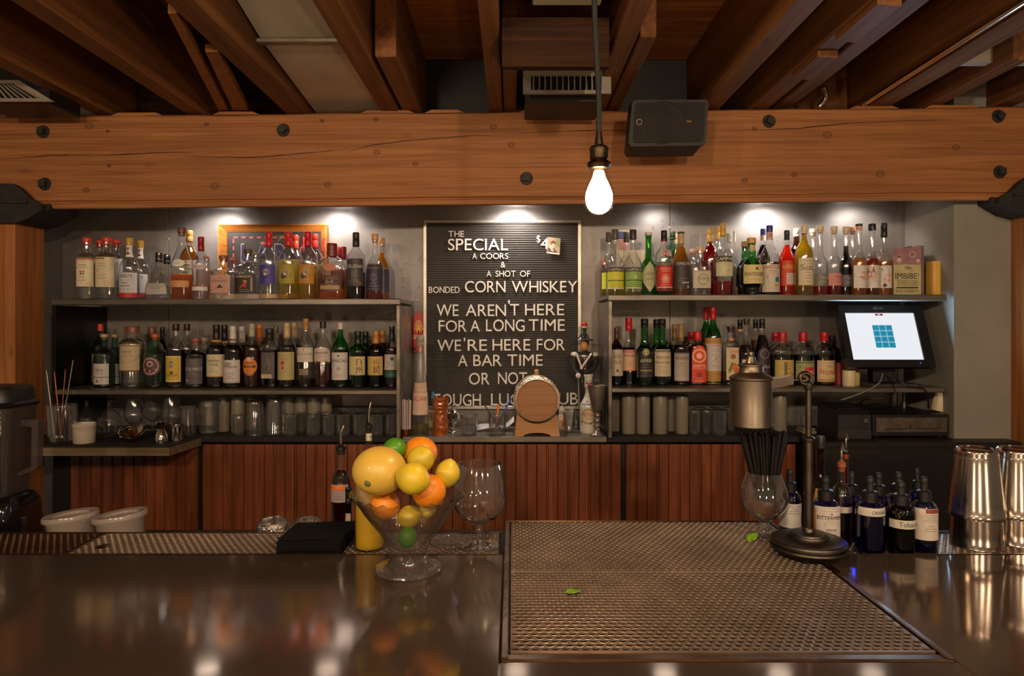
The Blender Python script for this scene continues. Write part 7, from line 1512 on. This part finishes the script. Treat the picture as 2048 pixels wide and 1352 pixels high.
def fruit(kind, x, y, D, rp, label, stretch=(1, 1, 1), rot=(0, 0, 0), navel=None, grp='citrus fruit in the glass bowl'):
    nm = {'pomelo': 'grapefruit'}.get(kind, kind); R = rp*D/F
    t = thing(nm, label, nm, (px(x, D), D, pz(y, D)), rot, grp); b = MB(); n = 28; m = 20; rr = []
    for i in range(1, m):
        a = -math.pi/2+math.pi*i/m; z = math.sin(a); r = math.cos(a)
        if kind == 'lemon':
            s_ = abs(z); z = z*1.12+ (.10 if z > 0 else -.07)*max(0, (s_-.8)/.2); r *= 1-.10*s_**2
            if s_ > .93: r *= .8
        if kind == 'lime': z *= 1.12
        rr.append([(R*r*stretch[0]*math.cos(6.283*j/n), R*r*stretch[1]*math.sin(6.283*j/n), R*z*stretch[2]) for j in range(n)])
    b.loft(rr); b.build('peel', FM[kind], t)
    if navel:
        d = Vector(navel).normalized(); q = d.to_track_quat('Z', 'Y').to_matrix().to_4x4(); b = MB(); b.lathe([(.001, .0022), (.0035, .0018), (.006, .0004), (.0075, -.001)], n=12); b.xf(Matrix.Translation(d*R*.995) @ q); b.build('stem_scar', STEMM, t)
    return t
D_ = BYc
fruit('pomelo', 759, 941, D_-.045, 52, 'big yellow-orange grapefruit heaped at the left of the glass bowl', (1.04, 1, .92), navel=(-.28, -.9, -.3))
fruit('lemon', 742, 940, D_+.04, 31, 'lemon half hidden behind the grapefruit at the left of the bowl', rot=(0, 1.0, 0))
fruit('lime', 789, 898, D_+.045, 22, 'lime on top of the heap beside the orange', rot=(0, 1.2, .4))
fruit('orange', 840, 906, D_+.07, 34.5, 'orange at the very top of the citrus heap', (1.02, 1, .94))
fruit('lemon', 841, 919, D_-.015, 27, 'speckled lemon in the middle of the heap below the top orange', rot=(.5, .9, 0))
fruit('lemon', 826, 957, D_-.085, 32, 'greenish lemon at the front of the heap with its tip to the left', (1, 1, .95), rot=(0, -1.25, 0))
fruit('orange', 858, 982, D_-.025, 34, 'orange low at the right behind the bowl rim', (1, 1, .97))
fruit('lemon', 895, 947, D_+.0, 25, 'lemon standing on end at the right of the heap', rot=(0, .25, 0))
fruit('orange', 770, 1010, D_, 30, 'orange inside the bowl below the grapefruit')
fruit('lemon', 818, 1033, D_+.008, 22, 'lemon in the middle of the bowl above the lowest lime', rot=(0, 1.3, .5))
fruit('lemon', 855, 1019, D_+.03, 17, 'lemon inside the bowl behind the low orange', rot=(.4, 1.1, -.6))
fruit('lime', 815, 1074, D_-.0, 19, 'lime at the bottom of the glass bowl', rot=(.2, .3, 0))

# snifter, plastic lid, juice bottle, napkins
SD_ = 1.60; t = thing('snifter_glass', 'large empty brandy snifter on the drip mat right of the fruit bowl', 'glass', (px(959, SD_), SD_, RZ+.0012)); k = SD_/F
def sn(y): return pz(y, SD_)-RZ-.0012
o = [(.0005, .001), (40*k, 0), (41.5*k, .0015), (38*k, .004), (22*k, .008), (10*k, .014), (8*k, .024), (9*k, .036), (15*k, sn(1045)), (34*k, sn(1034)), (50*k, sn(1014)), (56.5*k, sn(993)), (55*k, sn(970)), (49*k, sn(945)), (43*k, sn(927))]
o = smooth_prof(o, 4); inn = [(r-.0014, z) for r, z in o[::-1] if z > sn(1043)]+[(.0005, sn(1042))]
b = MB(); b.lathe(o+inn, n=56); b.build('glass_body', G_WARE, t)
t = thing('plastic_lid', 'flat round clear plastic lid lying on the drip mat behind the snifter', 'lid', (px(902, 1.625), 1.625, RZ+.001)); k = 1.6/F
b = MB(); b.lathe(smooth_prof([(.001, .004), (20*k, .0035), (33*k, .004), (35*k, .007), (42*k, .0075), (44*k, .004), (43*k, 0)]), n=48); b.build('lid_disc', G_LID, t)
JD = 1.585; t = thing('juice_bottle', 'squat clear bottle of yellow juice behind the fruit bowl', 'bottle', (px(739, JD), JD, RZ+.001)); k = JD/F; R_ = 29*k; H_ = pz(918, JD)-RZ
JM = plain((226, 178, 40), .35, 0, .04, 'lemon_juice', coat=.3)
b = MB(); b.lathe([(.001, .004), (R_*.9, .004), (R_*.96, .01), (R_*.96, H_*.72), (.001, H_*.72)], n=32); b.build('juice', JM, t)
b = MB(); b.lathe(smooth_prof([(.001, 0), (R_*.9, 0), (R_, .006), (R_, H_*.62), (R_*.98, H_*.7), (R_*.7, H_*.85), (R_*.4, H_*.93), (R_*.38, H_)]), n=36); b.build('bottle_body', G_CLEAR, t)
b = MB(); b.cyl(0, 0, H_-.02, H_+.004, R_*.45, 24); b.build('cap', plain((206, 200, 190), .4), t)
NMt = plain((11, 10, 10), .9, 0, .1, 'black_paper', 200, spec=.2)
xa, xb = px(560, 1.55), px(696, 1.6)
rs = random.Random(11); z = RZ+.001
NT = thing('napkin_stack', 'stack of black paper napkins on the drip mat left of the juice bottle', 'napkins', ((xa+xb)/2, 1.60, z))
b = MB(); w2, d2 = (xb-xa)/2, .072; z = 0
for i in range(24):
    dx, dy = rs.uniform(-.002, .002), rs.uniform(-.002, .002)
    h = .0014; b.box(-w2+dx, w2+dx, -d2+dy, d2+dy, z, z+h*.92); z += h
n = 8; gv = []
for i in range(n+1):
    for j in range(n+1):
        u, v = i/n*2-1, j/n*2-1; gv.append((w2*u+(.012 if j > 4 and i > 5 else 0), d2*v, z+.0006+.006*max(0, u*v)**2+.002*math.sin(3*u+1)*v*v))
b.add(gv, [(i*(n+1)+j, (i+1)*(n+1)+j, (i+1)*(n+1)+j+1, i*(n+1)+j+1) for i in range(n) for j in range(n)], 0, True)
o = b.build('napkins', NMt, NT)
# deli containers, foil wrapped cups and pourer bottles standing in the well behind the bar
def deli(x, D, yt, label, tilt):
    t = thing('deli_container', label, 'container', (px(x, D), D, WZ+.012), group='translucent containers behind the bar'); H = pz(yt, D)-WZ; R = pw(46, D)
    b = MB(); b.lathe([(.001, .002), (R*.78, .002), (R*.8, 0), (R*.95, H-.018), (R*.98, H-.016), (R*.98, H-.002), (R*.93, H-.002), (R*.78, .004)], n=44); b.build('tub', G_DELI, t)
    b = MB(); b.lathe([(.001, H-.006), (R*.72, H-.006), (R*.76, H), (R*.93, H+.001), (R*1.06, H+.003), (R*1.09, H-.001), (R*1.09, H-.010), (R*1.04, H-.011)], n=44); b.build('lid', G_DELI, t); t.rotation_euler = tilt
deli(150, 1.86, 1038, 'translucent lidded plastic container behind the bar, the left one of two', (-.03, -.10, 0)); deli(251, 1.86, 1037, 'translucent lidded plastic container behind the bar, the right one of two', (-.03, -.12, 0))
FOIL = metal('crumpled_foil', (180, 172, 164), (220, 212, 204), .22, 60, (1, 1, 1), .0)
nt = FOIL.node_tree; bs = nt.nodes['Principled BSDF']; bump(nt, bs, noise(nt, coords(nt), 90, 5), 1.0, .01)
for x, lab in ((546, 'foil covered cup left of the napkins behind the bar'), (612, 'foil covered cup half hidden behind the napkins')):
    D = 1.86; t = thing('foil_covered_cup', lab, 'cup', (px(x, D), D, WZ), group='foil covered cups behind the bar'); R = pw(30, D); H = pz(1048, D)-WZ
    b = MB(); b.lathe([(.001, 0), (R*.8, 0), (R, H-.004), (R*.96, H-.004), (.001, H-.01)], n=28); b.build('cup', G_DELI, t)
    b = MB(); rr = []; rs = random.Random(int(x))
    for r, z in ((R*1.06, H-.018), (R*1.05, H-.004), (R*.98, H+.006), (R*.7, H+.013), (R*.3, H+.017), (.001, H+.018)): rr.append([(r*(1+rs.uniform(-.05, .05))*math.cos(6.283*j/28), r*(1+rs.uniform(-.05, .05))*math.sin(6.283*j/28), z+rs.uniform(-.003, .003)) for j in range(28)])
    b.loft(rr, cap=False); b.build('foil', FOIL, t)
bottle(682, 39, 851, 1.86, WZ, 'amber pourer bottle with orange striped label left of the fruit bowl', 'boston', 'clear', ('whisky', 942), ('pourer', (20, 18, 18)), .17, [(970, 1005, (160, 150, 146), 1.1, [('r', -.9, .6, .66, .98, (206, 110, 50)), lines(.2, .5, 3, (120, 110, 106), .5)])])
bottle(738, 28, 803, 1.87, WZ, 'tall clear pourer bottle with a paper band rising behind the lime', 'boston', 'clear', ('water', 900), ('pourer', (20, 18, 18)), .16, [(868, 883, (200, 184, 160), 1.3, [T('P', .6, .3, .4, INK, .2)])])
bottle(697, 30, 975, 1.79, WZ, 'dark bottle with cream label wedged between the amber pourer bottle and the juice', 'wine', 'dark', ('dark', 1010), ('foil', (24, 20, 18)), .16, [(1029, 1060, (196, 170, 140), 1.0, [])])

# ------------------------------------------------------------------ right: oil can, straws, droppers, shaker tins
OD = 1.50; OX = px(1617, OD); k = OD/F
t = thing('oil_can_stand', 'dark metal pedestal with an old oil can held on a swing arm', 'stand', (OX, OD, ZT+.0005))
def oz(y): return pz(y, OD)-ZT-.0005
b = MB(); b.lathe(smooth_prof([(.001, 0), (60*k, 0), (62*k, .004), (66*k, .009), (72*k, .012), (74*k, .016), (73*k, .020), (69*k, .0215), (69*k, .023), (72.5*k, .0245), (73*k, .028), (71.5*k, .031), (68*k, .0318), (68*k, .033), (39*k, .0355), (38*k, .0365), (38.5*k, .040), (37*k, .043), (34*k, .0435), (33*k, .0465), (12*k, .049), (11*k, .056), (9*k, .058)], 1), n=60, cap=True); b.build('base', GUN, t)
b = MB(); b.lathe([(8.6*k, .058), (8.6*k, oz(884)), (11.5*k, oz(883)), (12.5*k, oz(879)), (12.5*k, oz(876)), (9.5*k, oz(874)), (6.2*k, oz(872)), (5.8*k, oz(780)), (8*k, oz(779)), (9*k, oz(775)), (9*k, oz(766)), (7*k, oz(764))], n=28, cap=True); b.build('post', GUN, t)
b = MB(); q = 20; tor = []
for i in range(q): a = 6.283*i/q; tor.append([((11*k+4.6*k*math.cos(6.283*j/10))*math.cos(a)-7*k, 4.6*k*math.sin(6.283*j/10)*1.4, oz(757)+(11*k+4.6*k*math.cos(6.283*j/10))*math.sin(a)) for j in range(10)])
tor.append(tor[0]); b.loft(tor, cap=False); b.tube([(-7*k, -.012, oz(757)), (-7*k, .012, oz(757))], 3.4*k, 12); b.tube([(-16*k, 0, oz(759)), (-36*k, 0, oz(761))], 3.5*k, 12); b.build('knuckle', GUN, t)
b = MB(); xa, xb = (1499-1617)*k, (1584-1617)*k
for s in (-1, 1):
    y0 = s*.036
    b.add([(xa, y0, oz(781)), (xb, s*.006, oz(768)), (xb, s*.006, oz(750)), (xa, y0, oz(764)), (xa, y0+s*.003, oz(781)), (xb, s*.009, oz(768)), (xb, s*.009, oz(750)), (xa, y0+s*.003, oz(764))], [(0, 1, 2, 3), (7, 6, 5, 4), (0, 4, 5, 1), (1, 5, 6, 2), (2, 6, 7, 3), (3, 7, 4, 0)], 0, False)
    c = MB()
    b.lathe([(.001, 0), (9*k, 0), (9*k, .003), (.001, .003)], (0, 0, 0), 20); n_ = 80; st = len(b.v)-n_
    b.xf(Matrix.Translation((xa, y0, oz(772.5))) @ Matrix.Rotation(-s*math.pi/2, 4, 'X') if False else Matrix.Translation((xa, y0+(0 if s > 0 else 0), oz(772.5))) @ Matrix.Rotation(-s*math.pi/2, 4, 'X'), st)
    b.ball((xa, y0+s*.004, oz(772.5)), 4*k, 12, 0, (1, .6, 1))
b.build('swing_arm', PEWTER, t)
cx_ = (1502-1617)*k
b = MB(); b.lathe(smooth_prof([(.001, oz(850)), (40*k, oz(850)), (41.5*k, oz(851)), (41.5*k, oz(848)), (40*k, oz(846)), (40*k, oz(760)), (42*k, oz(758)), (42*k, oz(755)), (40*k, oz(753)), (32*k, oz(748)), (25*k, oz(745)), (23.5*k, oz(743)), (22.5*k, oz(733)), (25*k, oz(732)), (25*k, oz(728.5)), (22*k, oz(727)), (12*k, oz(726)), (10*k, oz(722)), (7.5*k, oz(713)), (5*k, oz(711.5)), (5.5*k, oz(708.5)), (4*k, oz(704)), (.001, oz(702.5))], 1), (cx_, 0, 0), 52); b.build('oil_can', metal('worn_oil_can', (84, 76, 68), (124, 112, 98), .42, 10, (1, 1, .4), .01), t)
# straws in a footed glass
GD_ = 1.62; t = thing('straw_glass', 'footed tulip glass stuffed with black straws on the drip tray', 'glass', (px(1528, GD_), GD_, ZT)); k = GD_/F
def gy(y): return pz(y, GD_)-ZT
o = smooth_prof([(.0005, .001), (24*k, 0), (29*k, .002), (28*k, .005), (14*k, .012), (11*k, .02), (13*k, .026), (10*k, .034), (13*k, gy(1040)), (28*k, gy(1030)), (42*k, gy(1012)), (46.5*k, gy(995)), (45*k, gy(978)), (38*k, gy(957)), (33.5*k, gy(944))], 4)
b = MB(); b.lathe(o+[(r-.0014, z) for r, z in o[::-1] if z > gy(1038)]+[(.0005, gy(1037))], n=48); b.build('glass_body', G_WARE, t)
STR = plain((18, 16, 16), .35, 0, .05, 'black_straw')
rs = random.Random(21)
for i in range(125):
    a = rs.uniform(0, 6.283); q = math.sqrt((i+.5)/125)
    p0 = Vector((q*16*k*math.cos(a+2.6)+6*k, q*16*k*math.sin(a+2.6), gy(1030+rs.uniform(-3, 3)))); tm = Vector((q*27*k*math.cos(a), q*27*k*math.sin(a), gy(948)))
    tp_ = Vector((q*47*k*math.cos(a)-2*k, q*38*k*math.sin(a), gy(866+rs.uniform(-6, 6))))
    d = (tp_-tm); p0 = tm-d*((tm.z-p0.z)/d.z)*.62 if True else p0
    p0 = Vector((max(-36*k, min(36*k, p0.x)), max(-36*k, min(36*k, p0.y)), max(p0.z, gy(1026))))
    if i in (118, 123): continue
    b = MB(); b.tube([tuple(p0), tuple(tm), tuple(tp_)], .0038, 8, cap=False); o = b.build('drinking_straw', STR); o.location = t.location; tag(o, 'black drinking straw standing in the footed tulip glass', 'straw', 'black straws in the tulip glass')
# mint leaves
def leaf(x, y, D, z, L, rot, label, tilt=(0, 0)):
    b = MB(); n = 9; vs = []
    for i in range(n):
        u = i/(n-1); wv = math.sin(math.pi*u**.8)*.42*L
        for s in (-1, -.5, 0, .5, 1): vs.append((L*(u-.5), s*wv*(1+.08*(i % 2)), .0015+.16*abs(s)*wv+.05*L*math.sin(u*3)))
    b.add(vs, [(i*5+j, (i+1)*5+j, (i+1)*5+j+1, i*5+j+1) for i in range(n-1) for j in range(4)], 0, True)
    t = thing('mint_leaf', label, 'leaf', (px(x, D), D, z), (tilt[0], tilt[1], rot)); o = b.build('blade', plain((112, 160, 26), .4, 0, .15, 'mint_green', 200, bmp=.4), t); s_ = o.modifiers.new('s', 'SOLIDIFY'); s_.thickness = .0005
    b = MB(); b.tube([(L*.5, 0, .002), (L*.62, .001, .001)], .0006, 6); b.build('stalk', plain((84, 110, 40), .5), t)
leaf(1146, 1178, 1.285, ZT-.001, .030, .3, 'green mint leaf lying alone on the drip tray'); leaf(1506, 1056, 1.60, ZT+.004, .034, .5, 'green mint leaf beside the foot of the straw glass', (0, -.5))
# dropper bottles on the right mat
PLACED[ZB-.012+.001] = [(OX, OD, 75*k/GD_*OD)]
def dropper(x, w_, yt, D, glass, label, labs, zb=None):
    zb = RZ+.001 if zb is None else zb
    D, w_ = pack(ZB-.012+.001, x, w_, D, 1.518, 1.688)
    t = thing('dropper_bottle', label, 'bottle', (px(x, D), D, zb), group='dropper bottles at the right end of the bar'); R = pw(w_, D)/2; H = pz(yt, D)-zb; Hg = H*.735
    B = Bot(R, Hg, 'round'); hs = [h for h, r in B.p]; b = MB(); rg = B.rings(hs, 0, 36); b.loft([[(p[0]*.01, p[1]*.01, .003) for p in rg[0]]]+rg, cap=False); b.build('glass_body', GLASSES[glass], t)
    b = MB(); hh = [.02]+[h for h in hs if .03 < h < .70]+[.70]; b.loft(B.rings(hh, -.002, 24)); b.build('liquid', LIQ['dark'], t)
    n = B.r(1)*R; b = MB(); rr = [[(q*(1+.03*(j % 2))*math.cos(6.283*j/36), q*(1+.03*(j % 2))*math.sin(6.283*j/36), z) for j in range(36)] for q, z in ((n*.9, Hg-.012), (n*1.18, Hg-.011), (n*1.2, Hg+.012), (n*.9, Hg+.014))]; b.loft(rr); b.build('cap', BLACK, t)
    b = MB(); b.lathe(smooth_prof([(n*.62, Hg+.013), (n*.6, H-.014), (n*.66, H-.012), (n*.6, H-.004), (n*.3, H), (.001, H+.0004)]), n=20); b.build('rubber_bulb', plain((26, 25, 25), .55), t)
    zof = lambda y: pz(y, D-R*.9)-zb
    for L in labs: label_build(B, t, L[0], L[1], zof, L[2], L[3], L[4], **(L[5] if len(L) > 5 else {}))
    return t
bc = [('r', q*.05, q*.05+.02+.015*(q % 2), .15, .6, INK) for q in range(-4, 5)]
bars = [('r', .34, .56, v, v+.02+.008*(i % 2), INK) for i, v in enumerate([.14+.037*q for q in range(12)])]
dropper(1580, 42, 938, 1.655, 'blue', 'cobalt dropper bottle with barcode label left of the oil can post', [(1008, 1056, (196, 188, 178), 1.9, [('r', .45, .62, .2+.05*q, .2+.05*q+.03, INK) for q in range(9)]+[lines(.6, .9, 4, (120, 110, 104), .3)])])
dropper(1651, 53, 953, 1.56, 'blue', 'cobalt dropper bottle with tall white printed label right of the oil can post', [(1014, 1078, (206, 196, 186), 1.35, [T('BITTERMENS', 0, .60, .12, INK, .78), lines(.86, .95, 2, (120, 110, 104), .5), ('d', 0, .78, .025, INK), lines(.42, .54, 3, (130, 120, 112), .75), T('GRANDE', 0, .26, .06, INK, .42), lines(.16, .22, 2, (120, 110, 104), .5), ('r', -1, -.84, 0, .9, (216, 150, 60))])])
dropper(1740, 54, 953, 1.55, 'blue', 'cobalt dropper bottle with a narrow white strip label reading orange', [(1017, 1033, (190, 180, 170), 1.45, [T('ORANGE', .2, .28, .42, (90, 84, 84), .45)])])
dropper(1802, 53, 962, 1.54, 'brown', 'brown glass dropper bottle with a narrow white strip label reading tobacco', [(1041, 1058, (190, 182, 168), 1.45, [T('Tobacco', .12, .25, .55, (80, 74, 74), .6)])])
dropper(1848, 48, 953, 1.55, 'blue', 'cobalt dropper bottle with white label and red header at the right end of the group', [(1018, 1081, (198, 186, 172), 1.45, [('r', -.3, 1, .86, .99, (140, 56, 50)), lines(.6, .8, 5, (120, 110, 104), .55), lines(.3, .45, 3, (120, 108, 100), .4)]+[('r', .6, .75, .2+.03*q, .2+.03*q+.018, INK) for q in range(14)]+[('r', -.95, -.75, .5, .9, (170, 160, 150)), T('B', -.85, .62, .1, INK, .1)])])
dropper(1703, 40, 944, 1.645, 'blue', 'cobalt dropper bottle in the back row behind the cork pourer flask', [])
dropper(1757, 46, 945, 1.64, 'blue', 'cobalt dropper bottle in the back row with a dark red lettered label', [(1012, 1072, (50, 26, 30), 1.3, [('r', .55, .8, .1+.1*q, .17+.1*q, (186, 70, 66)) for q in range(8)])])
dropper(1797, 46, 944, 1.645, 'blue', 'plain cobalt dropper bottle in the back row behind the brown one', [])
dropper(1834, 30, 936, 1.66, 'blue', 'slim plain cobalt dropper bottle in the back row behind the red headed label', [])
bottle(1683, 42, 903, 1.615, ZB-.012+.001, 'clear flask of brown bitters with a cork pourer and paper strip', 'squat', 'clear', ('whisky', 1020), ('pourer', (150, 84, 46)), .17, [(1014, 1026, (196, 182, 166), 1.3, [T('BITT', -.5, .3, .4, (150, 90, 80), .3)])])
bottle(1641, 46, 872, 1.80, WZ, 'tall brown bottle behind the oil can post with a black cap', 'pear', 'brown', ('whisky', 960), ('screw', (34, 30, 28)), .07, [(980, 1030, (200, 160, 80), 1.2, [])])
bottle(1692, 28, 880, 1.80, WZ, 'clear bottle with a red collared pourer behind the cork pourer flask', 'pear', 'clear', ('rust', 930), ('pourer', (20, 18, 18)), .10, [(908, 920, (140, 50, 30), 2.8, [])])
def tins(x, D, label):
    t = thing('shaker_tins', label, 'shaker', (px(x, D), D, RZ+.001), group='stacked steel shaker tins'); k = D/F
    def y_(y): return pz(y, D)-RZ-.001
    b = MB(); b.lathe(smooth_prof([(47*k, 0), (47.5*k, .0015), (47*k, .003), (44*k, y_(1035)), (43*k, y_(1018))], 2)+[(.001, y_(1018))], n=56); b.build('lower_tin', TIN, t)
    b = MB(); b.lathe([(47*k, y_(1030)), (49*k, y_(1031)), (49.5*k, y_(1027)), (48.5*k, y_(1022))]+smooth_prof([(47.8*k, y_(1020)), (42*k, y_(955)), (38.3*k, y_(914)), (37.6*k, y_(910)), (37.4*k, y_(902)), (34.5*k, y_(897)), (33*k, y_(895.5)), (31*k, y_(899)), (.001, y_(900))], 3), n=56); b.build('upper_tin', TIN, t)
tins(1953, 1.605, 'pair of nested upturned steel shaker tins, nearest the dropper bottles'); tins(2036, 1.63, 'pair of nested upturned steel shaker tins at the far right edge')

# ------------------------------------------------------------------ blender at the far left
BD_ = 1.95; t = thing('blender', 'black bar blender with a grey jug at the far left behind the bar', 'blender', (px(-2, BD_), BD_, WZ)); k = BD_/F
def bz_(y): return pz(y, BD_)-WZ
def rsq(hx, hy, z, c, n=4):
    P = []
    for sx, sy, a0 in ((1, 1, 0), (-1, 1, math.pi/2), (-1, -1, math.pi), (1, -1, 1.5*math.pi)):
        for q in range(n+1): a = a0+math.pi/2*q/n; P.append((sx*(hx-c)+c*math.cos(a), sy*(hy-c)+c*math.sin(a), z))
    return P
b = MB(); b.loft([rsq(38*k, 38*k, bz_(985), .02), rsq(40*k, 40*k, bz_(975), .02), rsq(50*k, 50*k, bz_(822), .03), rsq(52*k, 52*k, bz_(812), .03)], cap=False); b.loft([rsq(36*k, 36*k, bz_(980), .02), rsq(49*k, 49*k, bz_(815), .03)], cap=False)
for s in (-.5, .2, .75): b.tube([(s*40*k, -39*k-.001, bz_(975)), (s*49*k, -50*k-.002, bz_(820))], .0035, 6)
b.build('jug', G_SMOKE, t)
b = MB(); b.loft([rsq(53*k, 53*k, bz_(812), .03), rsq(56*k, 56*k, bz_(806), .03), rsq(50*k, 50*k, bz_(801), .03), rsq(48*k, 48*k, bz_(778), .03), rsq(43*k, 43*k, bz_(771), .03)]); b.build('lid', BLACK, t)
b = MB(); hp = [(46, 838), (82, 838), (84, 842), (82, 932), (78, 938), (42, 952), (42, 943), (70, 932), (71, 853), (46, 851)]; b.prism([(x*k, bz_(y)) for x, y in hp], -.012, .012); b.build('handle', G_SMOKE, t)
b = MB(); b.box(22*k, 34*k, -41*k-.004, -41*k-.001, bz_(976), bz_(956)); b.build('sticker', plain((36, 40, 110), .4), t)
b = MB(); b.loft([rsq(56*k, 60*k, 0, .02), rsq(58*k, 62*k, .01, .02), rsq(56*k, 58*k, bz_(1012), .03), rsq(50*k, 50*k, bz_(990), .03), rsq(42*k, 42*k, bz_(985), .03)]); b.build('motor_base', BLACKGLOSS, t)
t = thing('speed_rail', 'black glossy tray with a raised edge beside the blender behind the bar', 'tray', (px(14, 1.83), 1.83, WZ)); b = MB(); b.prism([(-.09, 0), (.07, 0), (.075, .17), (.07, .172), (-.02, .135), (-.09, .118)], -.05, -.03); b.prism([(-.088, .001), (.068, .001), (.068, .1), (-.088, .1)], -.029, .03); b.build('tray_body', BLACKGLOSS, t)
